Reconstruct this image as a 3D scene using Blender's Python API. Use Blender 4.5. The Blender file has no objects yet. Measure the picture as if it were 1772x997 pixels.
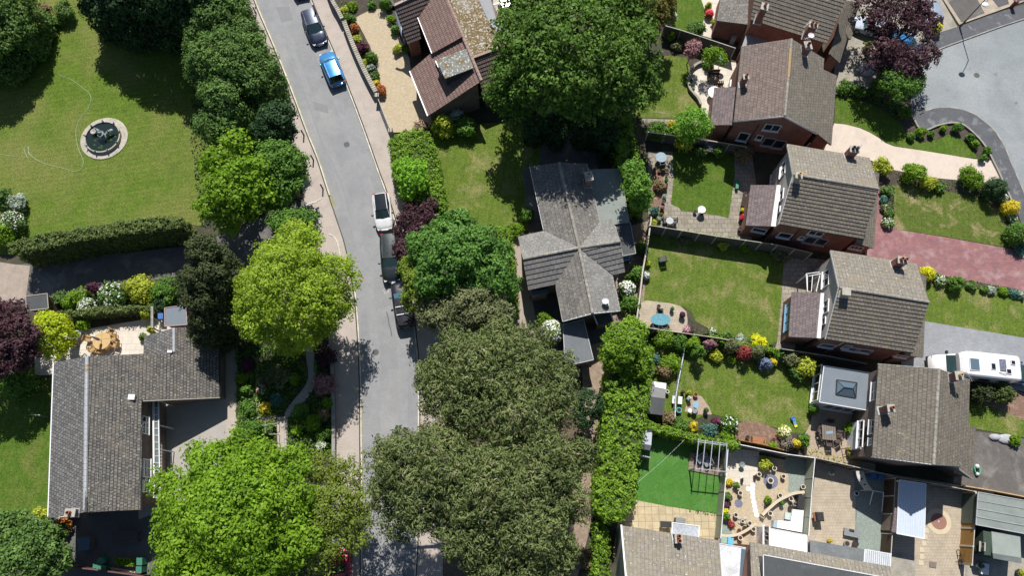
import bpy, math, random
import numpy as np
from mathutils import Vector, Matrix
random.seed(7)
S = bpy.context.scene
COL = S.collection
R = math.radians
# ---------------------------------------------------------------- camera, sky, sun, exposure
FPX = 1229.0; CX = 886.0; CY = 498.5; CAMH = 64.0; TILT = math.atan(392 / FPX)
cam_d = bpy.data.cameras.new('camera'); cam = bpy.data.objects.new('camera', cam_d); COL.objects.link(cam)
cam.location = (0, 0, CAMH); cam.rotation_euler = (TILT, 0, 0)
cam_d.sensor_width = 36; cam_d.lens = FPX / 1772 * 36; cam_d.clip_end = 2000
S.camera = cam
SUN_EL = 52.0; SUN_AZ = -2.3            # the sun stands almost due north of the picture (its top), shadows fall down the picture
w = bpy.data.worlds.new('World'); S.world = w; w.use_nodes = True
nt = w.node_tree; nt.nodes.clear()
sky = nt.nodes.new('ShaderNodeTexSky'); sky.sky_type = 'NISHITA'; sky.sun_disc = False
sky.sun_elevation = R(SUN_EL); sky.sun_rotation = R(SUN_AZ); sky.altitude = 50; sky.air_density = 1.0; sky.dust_density = 0.6
bg = nt.nodes.new('ShaderNodeBackground'); bg.inputs[1].default_value = 0.07
wo = nt.nodes.new('ShaderNodeOutputWorld'); nt.links.new(sky.outputs[0], bg.inputs[0]); nt.links.new(bg.outputs[0], wo.inputs[0])
sd = bpy.data.lights.new('sun', 'SUN'); sd.energy = 5.0; sd.angle = R(0.5); sd.color = (1.0, 0.955, 0.89)
sun = bpy.data.objects.new('sun', sd); COL.objects.link(sun)
_a = R(SUN_AZ)
sundir = Vector((math.sin(_a) * math.cos(R(SUN_EL)), math.cos(_a) * math.cos(R(SUN_EL)), math.sin(R(SUN_EL))))
sun.rotation_euler = sundir.to_track_quat('Z', 'Y').to_euler(); sun.location = (0, 60, 90)
S.view_settings.view_transform = 'Standard'; S.view_settings.look = 'None'; S.view_settings.gamma = 1
S.view_settings.exposure = 0.27
# ---------------------------------------------------------------- survey: a point of the photograph at a known height -> its place
_c, _s = math.cos(TILT), math.sin(TILT)
def ray(x, y):
    u = (x - CX) / FPX; v = (CY - y) / FPX
    return Vector((u, v * _c + _s, v * _s - _c))
def G(x, y, h=0.0):
    d = ray(x, y); t = (h - CAMH) / d.z
    return Vector((d.x * t, d.y * t, h))
def mpp(x, y, h=0.0):                    # metres per photo pixel there
    t = (h - CAMH) / ray(x, y).z
    return t / FPX
class Plane:
    def __init__(s, a, b, c):
        s.p = a; s.n = (b - a).cross(c - a).normalized()
        if s.n.z < 0: s.n = -s.n
    def at(s, x, y):
        d = ray(x, y); o = Vector((0, 0, CAMH)); t = (s.p - o).dot(s.n) / d.dot(s.n)
        return o + d * t
    def z(s, X, Y):
        return s.p.z - (s.n.x * (X - s.p.x) + s.n.y * (Y - s.p.y)) / s.n.z
# ---------------------------------------------------------------- objects
def props(o, label=None, cat=None, group=None, kind=None):
    if label: o['label'] = label
    if cat: o['category'] = cat
    if group: o['group'] = group
    if kind: o['kind'] = kind
    return o
def thing(name, label, cat, loc=(0, 0, 0), rz=0.0, group=None):
    o = bpy.data.objects.new(name, None); COL.objects.link(o); o.empty_display_size = .3
    o.location = loc; o.rotation_euler = (0, 0, rz)
    return props(o, label, cat, group)
def copy_tree(o, parent=None):
    c = o.copy(); COL.objects.link(c)
    for k in ('label', 'group'):
        if parent is None and k in c: del c[k]
    if parent is not None: c.parent = parent
    for ch in list(o.children): copy_tree(ch, c)
    return c
def place(o, loc, rz=0.0, label=None, group=None, scale=None):
    o.location = loc; o.rotation_euler = (0, 0, rz)
    if label: o['label'] = label
    if group: o['group'] = group
    if scale: o.scale = (scale, scale, scale) if not hasattr(scale, '__len__') else scale
    return o
def rootoff(parent):
    v = Vector((0, 0, 0)); p = parent
    while p is not None: v += p.location; p = p.parent
    return v
class MB:
    """collects shapes for ONE mesh; world=True on build() means the vertices are in world space"""
    def __init__(s): s.v = []; s.f = []; s.uv = []; s.m = []; s.sm = []
    def face(s, pts, uv=None, m=0, smooth=False):
        i = len(s.v); s.v += [tuple(p) for p in pts]; s.f.append(tuple(range(i, i + len(pts))))
        s.uv.append(uv if uv else [(p[0], p[1]) for p in pts]); s.m.append(m); s.sm.append(smooth); return s
    def box(s, c, size, rz=0.0, m=0, M_=None, taper=1.0):
        hx, hy, hz = size[0] / 2, size[1] / 2, size[2] / 2
        P8 = []
        for z in (-1, 1):
            t = taper if z > 0 else 1.0
            for (x, y) in ((-1, -1), (1, -1), (1, 1), (-1, 1)):
                p = Vector((x * hx * t, y * hy * t, z * hz))
                if M_ is not None: p = M_ @ p
                elif rz: p = Vector((p.x * math.cos(rz) - p.y * math.sin(rz), p.x * math.sin(rz) + p.y * math.cos(rz), p.z))
                P8.append(p + Vector(c))
        for a in ((3, 2, 1, 0), (4, 5, 6, 7), (0, 1, 5, 4), (1, 2, 6, 5), (2, 3, 7, 6), (3, 0, 4, 7)):
            s.face([P8[k] for k in a], m=m)
        return s
    def beam(s, a, b, wd, ht, m=0):
        a = Vector(a); b = Vector(b); d = b - a
        if d.length < 1e-5: return s
        x = d.normalized(); up = Vector((0, 0, 1)) if abs(x.z) < .95 else Vector((0, 1, 0))
        y = up.cross(x).normalized(); z = x.cross(y)
        M_ = Matrix((x, y, z)).transposed()
        return s.box((a + b) / 2, (d.length, wd, ht), M_=M_, m=m)
    def cyl(s, a, b, r0, r1=None, n=10, m=0, caps=True, smooth=True):
        r1 = r0 if r1 is None else r1
        a = Vector(a); b = Vector(b); d = (b - a).normalized()
        up = Vector((0, 0, 1)) if abs(d.z) < .9 else Vector((1, 0, 0))
        x = up.cross(d).normalized(); y = d.cross(x)
        A = [a + (x * math.cos(k * 2 * math.pi / n) + y * math.sin(k * 2 * math.pi / n)) * r0 for k in range(n)]
        B = [b + (x * math.cos(k * 2 * math.pi / n) + y * math.sin(k * 2 * math.pi / n)) * r1 for k in range(n)]
        for k in range(n):
            j = (k + 1) % n; s.face([A[k], A[j], B[j], B[k]], m=m, smooth=smooth)
        if caps: s.face(A[::-1], m=m); s.face(B, m=m)
        return s
    def tube(s, pts, r, n=6, m=0):
        rr = r if hasattr(r, '__len__') else [r] * len(pts)
        for k in range(len(pts) - 1): s.cyl(pts[k], pts[k + 1], rr[k], rr[k + 1], n, m, caps=(k == 0 or k == len(pts) - 2))
        return s
    def lathe(s, c, prof, n=16, m=0, ang=None, smooth=True):
        c = Vector(c)
        ring = lambda r, z: [c + Vector((r * math.cos(k * 2 * math.pi / n), r * math.sin(k * 2 * math.pi / n), z)) for k in range(n)]
        for (r0, z0), (r1, z1) in zip(prof[:-1], prof[1:]):
            A = ring(r0, z0); B = ring(r1, z1)
            for k in range(n):
                j = (k + 1) % n
                if r0 < 1e-6: s.face([A[0], B[j], B[k]][::-1], m=m, smooth=smooth)
                elif r1 < 1e-6: s.face([A[k], A[j], B[0]], m=m, smooth=smooth)
                else: s.face([A[k], A[j], B[j], B[k]], m=m, smooth=smooth)
        return s
    def ball(s, c, r, n=12, m=0, k=8):
        rx, ry, rz_ = (r if hasattr(r, '__len__') else (r, r, r))
        c = Vector(c)
        def pt(i, j):
            a = math.pi * i / k; b = 2 * math.pi * j / n
            return c + Vector((rx * math.sin(a) * math.cos(b), ry * math.sin(a) * math.sin(b), rz_ * math.cos(a)))
        for i in range(k):
            for j in range(n):
                q = [pt(i, j), pt(i + 1, j), pt(i + 1, j + 1), pt(i, j + 1)]
                if i == 0: q = [q[0], q[1], q[2]]
                elif i == k - 1: q = [q[0], q[1], q[3]]
                s.face(q, m=m, smooth=True)
        return s
    def prism(s, poly, z0, z1, m=0, mside=None, bottom=False):
        """poly: list of (X,Y) or Vectors; z0,z1 numbers or lists"""
        n = len(poly); poly = [Vector((p[0], p[1], 0)) for p in poly]
        area = sum(poly[i].x * poly[(i + 1) % n].y - poly[(i + 1) % n].x * poly[i].y for i in range(n))
        Z0 = z0 if hasattr(z0, '__len__') else [z0] * n; Z1 = z1 if hasattr(z1, '__len__') else [z1] * n
        idx = list(range(n)) if area > 0 else list(range(n))[::-1]
        top = [Vector((poly[i].x, poly[i].y, Z1[i])) for i in idx]; bot = [Vector((poly[i].x, poly[i].y, Z0[i])) for i in idx]
        s.face(top, m=m)
        if bottom: s.face(bot[::-1], m=m)
        u = 0
        for k in range(n):
            j = (k + 1) % n; L = (bot[j] - bot[k]).length
            s.face([bot[k], bot[j], top[j], top[k]], uv=[(u, bot[k].z), (u + L, bot[j].z), (u + L, top[j].z), (u, top[k].z)], m=m if mside is None else mside); u += L
        return s
    def build(s, name, mats, parent=None, world=False, merge=False, bevel=0.0):
        if not hasattr(mats, '__len__'): mats = [mats]
        V = np.array(s.v, dtype=float).reshape(-1, 3)
        loc = Vector((0, 0, 0))
        if world:
            if parent is not None: V = V - np.array(rootoff(parent))
            else:
                loc = Vector(((V[:, 0].min() + V[:, 0].max()) / 2, (V[:, 1].min() + V[:, 1].max()) / 2, V[:, 2].min())); V = V - np.array(loc)
        me = bpy.data.meshes.new(name); me.from_pydata(V.tolist(), [], s.f)
        for mm in mats: me.materials.append(mm)
        uvl = me.uv_layers.new(name='UVMap')
        flat = [c for f in s.uv for t in f for c in (t[0], t[1])]
        uvl.data.foreach_set('uv', flat)
        me.polygons.foreach_set('material_index', s.m); me.polygons.foreach_set('use_smooth', s.sm)
        me.update()
        o = bpy.data.objects.new(name, me); COL.objects.link(o); o.location = loc
        if parent is not None: o.parent = parent; o.location = (0, 0, 0)
        if merge or bevel:
            import bmesh
            bm = bmesh.new(); bm.from_mesh(me); bmesh.ops.remove_doubles(bm, verts=bm.verts, dist=1e-4); bm.to_mesh(me); bm.free()
        if bevel:
            md = o.modifiers.new('bevel', 'BEVEL'); md.width = bevel; md.segments = 2; md.limit_method = 'ANGLE'
        return o
# ---------------------------------------------------------------- materials
MT = {}
def _new(name):
    m = bpy.data.materials.new(name); m.use_nodes = True; n = m.node_tree; n.nodes.clear()
    out = n.nodes.new('ShaderNodeOutputMaterial'); b = n.nodes.new('ShaderNodeBsdfPrincipled'); n.links.new(b.outputs[0], out.inputs[0])
    return m, n, b, out
def _mix(n, fac, a, b, blend='MIX'):
    x = n.nodes.new('ShaderNodeMix'); x.data_type = 'RGBA'; x.blend_type = blend
    for sock, val in ((x.inputs[0], fac), (x.inputs[6], a), (x.inputs[7], b)):
        if hasattr(val, 'links'): n.links.new(val, sock)
        elif isinstance(val, (int, float)): sock.default_value = val
        else: sock.default_value = (*val[:3], 1)
    return x.outputs[2]
def _ramp(n, src, p0, p1, v0=0.0, v1=1.0):
    r = n.nodes.new('ShaderNodeMapRange'); r.inputs[1].default_value = p0; r.inputs[2].default_value = p1
    r.inputs[3].default_value = v0; r.inputs[4].default_value = v1; n.links.new(src, r.inputs[0]); return r.outputs[0]
def _noise(n, vec, scale, detail=3, rough=.6, dist=0.0):
    t = n.nodes.new('ShaderNodeTexNoise'); t.inputs['Scale'].default_value = scale; t.inputs['Detail'].default_value = detail
    t.inputs['Roughness'].default_value = rough; t.inputs['Distortion'].default_value = dist; n.links.new(vec, t.inputs['Vector']); return t.outputs[0]
def _vec(n, kind='Object', scale=None, rot=None):
    if kind == 'World':
        g = n.nodes.new('ShaderNodeNewGeometry'); o = g.outputs['Position']
    else:
        g = n.nodes.new('ShaderNodeTexCoord'); o = g.outputs[kind]
    if scale or rot:
        mp = n.nodes.new('ShaderNodeMapping'); n.links.new(o, mp.inputs[0])
        if scale: mp.inputs['Scale'].default_value = scale
        if rot: mp.inputs['Rotation'].default_value = rot
        o = mp.outputs[0]
    return o
def _bump(n, b, h, strength, dist=.02):
    bp = n.nodes.new('ShaderNodeBump'); bp.inputs['Strength'].default_value = strength; bp.inputs['Distance'].default_value = dist
    n.links.new(h, bp.inputs['Height']); n.links.new(bp.outputs[0], b.inputs['Normal'])
def mat(name, c1, c2=None, scale=2.0, rough=.8, c3=None, s3=.4, t3=(.5, .7), speck=None, sps=25, spt=(.68, .74), bump=0.0, bs=30, metal=0.0, coord='World', fine=.25, detail=4, spec=None, mow=None):
    """surface with two mottled colours, a third in larger patches, and specks"""
    if name in MT: return MT[name]
    m, n, b, out = _new(name)
    v = _vec(n, coord); c2 = c2 or tuple(x * .8 for x in c1)
    f = _ramp(n, _noise(n, v, scale, detail), .3, .7)
    col = _mix(n, f, c1, c2)
    if c3: col = _mix(n, _ramp(n, _noise(n, v, s3, 5, .65, .4), t3[0], t3[1]), col, c3)
    if fine:
        g = _ramp(n, _noise(n, v, scale * 9, 2), .25, .75, 1 - fine, 1 + fine)
        hsv = n.nodes.new('ShaderNodeHueSaturation'); n.links.new(col, hsv.inputs['Color']); n.links.new(g, hsv.inputs['Value']); col = hsv.outputs[0]
    if mow is not None:
        wv = n.nodes.new('ShaderNodeTexWave'); wv.inputs['Scale'].default_value = .55; wv.inputs['Distortion'].default_value = 1.2; wv.inputs['Detail Scale'].default_value = .6
        n.links.new(_vec(n, coord, rot=(0, 0, mow)), wv.inputs['Vector']); hv = n.nodes.new('ShaderNodeHueSaturation'); n.links.new(col, hv.inputs['Color']); n.links.new(_ramp(n, wv.outputs[1], 0, 1, .955, 1.045), hv.inputs['Value']); col = hv.outputs[0]
    if speck: col = _mix(n, _ramp(n, _noise(n, v, sps, 1, .4), spt[0], spt[1]), col, speck)
    n.links.new(col, b.inputs['Base Color']); b.inputs['Roughness'].default_value = rough; b.inputs['Metallic'].default_value = metal
    if spec is not None: b.inputs['Specular IOR Level'].default_value = spec
    if bump: _bump(n, b, _noise(n, v, bs, 3), bump, .03)
    MT[name] = m; return m
def plain(name, c, rough=.5, metal=0.0, coat=0.0, spec=None):
    if name in MT: return MT[name]
    m, n, b, out = _new(name)
    v = _vec(n, 'Object'); f = _ramp(n, _noise(n, v, 3, 4), .3, .7)
    n.links.new(_mix(n, f, c, tuple(x * .86 for x in c)), b.inputs['Base Color'])
    n.links.new(_ramp(n, _noise(n, v, 8, 3), .3, .7, rough * .85, min(1, rough * 1.15)), b.inputs['Roughness'])
    b.inputs['Metallic'].default_value = metal; b.inputs['Coat Weight'].default_value = coat; b.inputs['Coat Roughness'].default_value = .06
    if spec is not None: b.inputs['Specular IOR Level'].default_value = spec
    MT[name] = m; return m
def glass(name, c=(.02, .03, .035), rough=.04):
    if name in MT: return MT[name]
    m, n, b, out = _new(name); b.inputs['Base Color'].default_value = (*c, 1); b.inputs['Roughness'].default_value = rough
    b.inputs['Specular IOR Level'].default_value = .9; MT[name] = m; return m
def brick(name, c1, c2, mortar, bw=.225, bh=.075, ms=.012, coord='UV', rough=.9, stain=None, bump=.3, off=.5, tint=.3):
    if name in MT: return MT[name]
    m, n, b, out = _new(name); v = _vec(n, coord)
    t = n.nodes.new('ShaderNodeTexBrick'); t.inputs['Scale'].default_value = 1; t.inputs['Brick Width'].default_value = bw; t.inputs['Row Height'].default_value = bh
    t.inputs['Mortar Size'].default_value = ms; t.inputs['Mortar Smooth'].default_value = .3; t.offset = off; t.inputs['Bias'].default_value = 0
    t.inputs['Color1'].default_value = (*c1, 1); t.inputs['Color2'].default_value = (*c2, 1); t.inputs['Mortar'].default_value = (*mortar, 1)
    n.links.new(v, t.inputs['Vector'])
    vw = _vec(n, 'World'); g = _ramp(n, _noise(n, vw, 1.2, 5), .25, .75, 1 - tint, 1 + tint)
    hsv = n.nodes.new('ShaderNodeHueSaturation'); n.links.new(t.outputs[0], hsv.inputs['Color']); n.links.new(g, hsv.inputs['Value']); col = hsv.outputs[0]
    if stain: col = _mix(n, _ramp(n, _noise(n, vw, .9, 5), .5, .75), col, stain)
    n.links.new(col, b.inputs['Base Color']); b.inputs['Roughness'].default_value = rough
    if bump: _bump(n, b, t.outputs[1], -bump, .02)
    MT[name] = m; return m
def tiles(name, c1, c2, gap, tw=.33, course=.33, lichen=(.5, .5, .44), lt=(.70, .735), moss=None, mt=(.58, .7), rib=0.0, patch=None, off=0.5, jit=.35, ms=.022):
    """roof tiles: UV in metres, u along the eaves, v up the slope"""
    if name in MT: return MT[name]
    m, n, b, out = _new(name); v = _vec(n, 'UV'); vw = _vec(n, 'World')
    t = n.nodes.new('ShaderNodeTexBrick'); t.inputs['Scale'].default_value = 1; t.inputs['Brick Width'].default_value = tw; t.inputs['Row Height'].default_value = course
    t.inputs['Mortar Size'].default_value = ms; t.inputs['Mortar Smooth'].default_value = .6; t.offset = off
    t.inputs['Color1'].default_value = (*c1, 1); t.inputs['Color2'].default_value = (*c2, 1); t.inputs['Mortar'].default_value = (*gap, 1)
    n.links.new(v, t.inputs['Vector']); col = t.outputs[0]
    g = _ramp(n, _noise(n, vw, 3.5, 6, .75), .25, .75, 1 - jit, 1 + jit)
    hsv = n.nodes.new('ShaderNodeHueSaturation'); n.links.new(col, hsv.inputs['Color']); n.links.new(g, hsv.inputs['Value']); col = hsv.outputs[0]
    if patch: col = _mix(n, _ramp(n, _noise(n, vw, .7, 6, .7), .48, .72, 0, .75), col, patch)
    if moss: col = _mix(n, _ramp(n, _noise(n, vw, 1.6, 7, .75), mt[0], mt[1]), col, moss)
    lf = _ramp(n, _noise(n, vw, 7.5, 2, .5), lt[0] + .015, lt[1] + .02)
    col = _mix(n, lf, col, lichen)
    n.links.new(col, b.inputs['Base Color']); b.inputs['Roughness'].default_value = .85
    if rib:
        wv = n.nodes.new('ShaderNodeTexWave'); wv.bands_direction = 'X'; wv.inputs['Scale'].default_value = 1 / tw / 3.1416 * 3.1416 / 2 / 3.1416 * 3.1416; n.links.new(v, wv.inputs['Vector'])
        _bump(n, b, wv.outputs[1], rib, .05)
    else: _bump(n, b, t.outputs[1], -.5, .03)
    MT[name] = m; return m
LB = 1.62
def leafmat(name, dark, light, hi=None, trans=.25, rough=.6, spec=.22):
    if name in MT: return MT[name]
    m, n, b, out = _new(name); a = n.nodes.new('ShaderNodeAttribute'); a.attribute_name = 'tint'
    r = n.nodes.new('ShaderNodeValToRGB'); n.links.new(a.outputs['Fac'], r.inputs[0])
    dark = tuple(c * LB * .9 for c in dark); light = tuple(min(.8, c * LB) for c in light); hi = tuple(min(.85, c * LB) for c in (hi or light))
    e = r.color_ramp.elements; e[0].position = 0.05; e[0].color = (*dark, 1); e[1].position = .8; e[1].color = (*light, 1)
    x = e.new(.97); x.color = (*(hi or light), 1)
    n.links.new(r.outputs[0], b.inputs['Base Color']); b.inputs['Roughness'].default_value = rough; b.inputs['Specular IOR Level'].default_value = spec
    tr = n.nodes.new('ShaderNodeBsdfTranslucent'); n.links.new(_mix(n, .5, r.outputs[0], (light[0] * 1.2, light[1] * 1.3, light[2] * .6)), tr.inputs[0])
    ms = n.nodes.new('ShaderNodeMixShader'); ms.inputs[0].default_value = trans
    n.links.new(b.outputs[0], ms.inputs[1]); n.links.new(tr.outputs[0], ms.inputs[2]); n.links.new(ms.outputs[0], out.inputs[0])
    MT[name] = m; return m
# ---------------------------------------------------------------- foliage
rng = np.random.default_rng(11)
def leaf_mesh(name, C, N, size, tint, mats, parent=None, aspect=1.0, loc=None, extra=None, world=True):
    """C (n,3) leaf centres, N (n,3) leaf normals -> one mesh of leaf-sized faces"""
    n = len(C); up = rng.normal(size=(n, 3))
    N = N / (np.linalg.norm(N, axis=1, keepdims=True) + 1e-9)
    T = np.cross(N, up); T /= (np.linalg.norm(T, axis=1, keepdims=True) + 1e-9); B = np.cross(N, T)
    sz = (size * rng.uniform(.65, 1.35, n))[:, None]
    a = T * sz; b = B * sz * aspect
    bend = N * sz * .25
    V = np.empty((n, 4, 3)); V[:, 0] = C - a; V[:, 1] = C + b * .62 + bend; V[:, 2] = C + a; V[:, 3] = C - b * .62 + bend
    V = V.reshape(-1, 3)
    if world and parent is not None: V = V - np.array(rootoff(parent))
    o_loc = Vector((0, 0, 0))
    if world and parent is None:
        o_loc = Vector(((V[:, 0].min() + V[:, 0].max()) / 2, (V[:, 1].min() + V[:, 1].max()) / 2, max(0, V[:, 2].min()))); V = V - np.array(o_loc)
    me = bpy.data.meshes.new(name)
    me.vertices.add(4 * n); me.loops.add(4 * n); me.polygons.add(n)
    me.vertices.foreach_set('co', V.astype(np.float32).ravel())
    me.loops.foreach_set('vertex_index', np.arange(4 * n, dtype=np.int32))
    me.polygons.foreach_set('loop_start', np.arange(0, 4 * n, 4, dtype=np.int32)); me.polygons.foreach_set('loop_total', np.full(n, 4, dtype=np.int32))
    at = me.attributes.new('tint', 'FLOAT', 'POINT'); at.data.foreach_set('value', np.repeat(np.clip(tint, 0, 1), 4).astype(np.float32))
    if not hasattr(mats, '__len__'): mats = [mats]
    for mm in mats: me.materials.append(mm)
    me.update(calc_edges=True); me.validate()
    o = bpy.data.objects.new(name, me); COL.objects.link(o); o.location = o_loc
    if parent is not None: o.parent = parent; o.location = (0, 0, 0)
    return o
def sphere_dirs(n, up=0.0):
    d = rng.normal(size=(n, 3)); d /= np.linalg.norm(d, axis=1, keepdims=True)
    if up: d[:, 2] += up; d /= np.linalg.norm(d, axis=1, keepdims=True)
    return d
def crown_pts(lobes, clump, dens, leaf, up=.35, gap=.0, ragged=.25, cl_var=.35, flat=.7):
    """lobes: (centre, (rx,ry,rz)); leaf clumps sit over each lobe's outer shell; returns leaf centres, normals, tints"""
    Cs = []; Ns = []; Ts = []
    cents = [np.array(l[0]) for l in lobes]; rads = [np.array(l[1]) for l in lobes]
    for i, (c, r) in enumerate(zip(cents, rads)):
        area = 2 * math.pi * ((r[0] * r[1]) + r[2] * (r[0] + r[1]) / 2)
        nc = max(6, int(area / (clump * clump) * .95 * (1 - gap)))
        d = sphere_dirs(nc, .25)
        wob = 1 + ragged * (rng.random(nc) - .55)
        pc = c + d * r * wob[:, None] * (1 - .25 * rng.random(nc)[:, None] ** 2)
        keep = np.ones(nc, bool)
        for j in range(len(lobes)):
            if j != i: keep &= (((pc - cents[j]) / rads[j]) ** 2).sum(1) > .55
        pc = pc[keep]; d = d[keep]; nc = len(pc)
        if nc == 0: continue
        cr = clump * rng.uniform(1 - cl_var, 1 + cl_var, nc)
        nl = max(5, int(dens * (clump / leaf) ** 2))
        off = sphere_dirs(nc * nl, .35).reshape(nc, nl, 3)
        rad = (rng.random((nc, nl, 1)) ** .45)
        P_ = pc[:, None, :] + off * rad * cr[:, None, None] * np.array([1, 1, flat])
        nn = off * .9 + d[:, None, :] * .5 + np.array([0, 0, up]) + rng.normal(size=(nc, nl, 3)) * .45
        t = .28 * rng.random() + .36 * rng.random((nc, 1)) + .36 * rng.random((nc, nl))
        Cs.append(P_.reshape(-1, 3)); Ns.append(nn.reshape(-1, 3)); Ts.append(t.ravel())
    C = np.concatenate(Cs); N = np.concatenate(Ns); T = np.concatenate(Ts)
    ok = C[:, 2] > .05
    return C[ok], N[ok], T[ok]
def lobes_px(L, fl=.85):
    out = []
    for l in L:
        x, y, rpx, h = l[:4]; vz = l[4] if len(l) > 4 else fl
        c = G(x, y, h); r = rpx * mpp(x, y, h); rz_ = min(r * vz, h * .95)
        out.append(((c.x, c.y, c.z), (r, r, rz_)))
    return out
BARK = COREM = TWIG = None
def split_lobes(lb, big=1.5, skirt=False):
    out = []
    for c, r in lb:
        R0 = r[0]
        if R0 < big: out.append((c, r)); continue
        out.append((c, (r[0] * .64, r[1] * .64, r[2] * .6)))
        n = int(6 + R0 * 2.2); d = sphere_dirs(n, .45); ph = rng.random() * 6.28
        for k in range(n):
            z = 1 - (k + .5) / n * 1.25; a = k * 2.39996 + ph; q = math.sqrt(max(0, 1 - z * z))
            dd = (q * math.cos(a), q * math.sin(a), z); sr = R0 * rng.uniform(.26, .42); m = rng.uniform(.52, .70)
            cz = c[2] + dd[2] * r[2] * m
            out.append(((c[0] + dd[0] * r[0] * m, c[1] + dd[1] * r[1] * m, cz), (sr, sr, min(sr * .8, cz * .9))))
    if skirt:
        for c, r in lb:
            z = c[2] - r[2] * .6
            while z > 1.2:
                z -= r[0] * .7
                if z < .6: z = .8
                out.append(((c[0], c[1], z), (r[0] * .8, r[1] * .8, max(.5, min(r[0] * .6, z)))))
                if z <= .8: break
    return out
def tree(name, label, cat, L, m, clump=.7, leaf=.16, dens=1.1, group=None, trunk_r=.22, base=None, vz=.85, limbs=True, skirt=False, big=1.5, hs=1.0, aspect=1.0, twig=0, **kw):
    lb = lobes_px([(l[0], l[1], l[2], l[3] * hs) for l in L], vz); cx = sum(l[0][0] for l in lb) / len(lb); cy = sum(l[0][1] for l in lb) / len(lb)
    cz = sum(l[0][2] for l in lb) / len(lb)
    if base is not None: g = G(*base); cx, cy = g.x, g.y
    root = thing(name, label, cat, (cx, cy, 0), group=group)
    C, N, T = crown_pts(split_lobes(lb, big, skirt), clump, dens, leaf, **kw)
    leaf_mesh('crown', C, N, leaf, T, m, root, aspect=aspect)
    if twig:
        k = rng.choice(len(C), int(len(C) * twig)); nn = N[k] + np.array([0, 0, 1.5]); leaf_mesh('twigs', C[k] + np.array([0, 0, .04]), nn, .3, T[k], TWIG, root, aspect=.09)['kind'] = 'stuff'
    mb = MB(); top = Vector((cx, cy, cz))
    mb.tube([Vector((cx, cy, -.1)), Vector((cx + .05, cy, cz * .35)), top], [trunk_r * 1.25, trunk_r, trunk_r * .55], 9)
    if limbs:
        for l in lb:
            e = Vector(l[0]); s0 = Vector((cx, cy, cz * (.3 + .3 * random.random())))
            md = (s0 + e) / 2 + Vector((0, 0, .25))
            mb.tube([s0, md, e], [trunk_r * .5, trunk_r * .33, trunk_r * .15], 6)
            for q in range(4):
                d = sphere_dirs(1, .3)[0]; mb.tube([md, md + Vector(d) * l[1][0] * .75], [trunk_r * .2, .02], 5)
    mb.build('trunk', BARK, root, world=True)
    return root
def bush(name, label, cat, x, y, rpx, h, m, clump=None, leaf=.09, dens=1.5, group=None, squash=1.0, **kw):
    """rounded shrub: (x,y) centre of its crown in the photograph, rpx its radius there, h its height"""
    zc = h * .5; c = G(x, y, zc); r = rpx * mpp(x, y, zc)
    clump = clump or max(.12, r * .3)
    lb = [((c.x, c.y, zc), (r * .92, r * .92 * squash, h * .5)), ((c.x, c.y, zc * .6), (r * .8, r * .8 * squash, h * .35))]
    if name not in ('box_ball', 'lollipop_tree'):
        a0 = rng.random() * 6.28; lb = [((c.x, c.y, zc * .9), (r * .6, r * .6, h * .45))]
        for k in range(4 + int(rng.random() * 3)):
            a = a0 + k * 1.35 + rng.normal() * .25; q = r * rng.uniform(.4, .62); sr = r * rng.uniform(.34, .56); z = h * rng.uniform(.32, .66)
            lb.append(((c.x + math.cos(a) * q, c.y + math.sin(a) * q * squash, z), (sr, sr, min(sr * .9, z))))
        kw.setdefault('ragged', .5)
    C, N, T = crown_pts(lb, clump, dens, leaf, **kw)
    o = leaf_mesh(name, C, N, leaf, T, m)
    return props(o, label, cat, group)
def in_poly(px, py, poly):
    n = len(poly); ins = np.zeros(len(px), bool); j = n - 1
    for i in range(n):
        xi, yi = poly[i][0], poly[i][1]; xj, yj = poly[j][0], poly[j][1]
        c = ((yi > py) != (yj > py)) & (px < (xj - xi) * (py - yi) / (yj - yi + 1e-12) + xi)
        ins ^= c; j = i
    return ins
def poly_pts(poly, n):
    xs = [p[0] for p in poly]; ys = [p[1] for p in poly]; out = []
    a, b, c, d = min(xs), max(xs), min(ys), max(ys); got = 0
    while got < n:
        X = rng.uniform(a, b, n * 2); Y = rng.uniform(c, d, n * 2); k = in_poly(X, Y, poly)
        out.append(np.stack([X[k], Y[k]], 1)); got += k.sum()
    return np.concatenate(out)[:n]
def parea(poly):
    return abs(sum(poly[i][0] * poly[(i + 1) % len(poly)][1] - poly[(i + 1) % len(poly)][0] * poly[i][1] for i in range(len(poly)))) / 2
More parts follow.
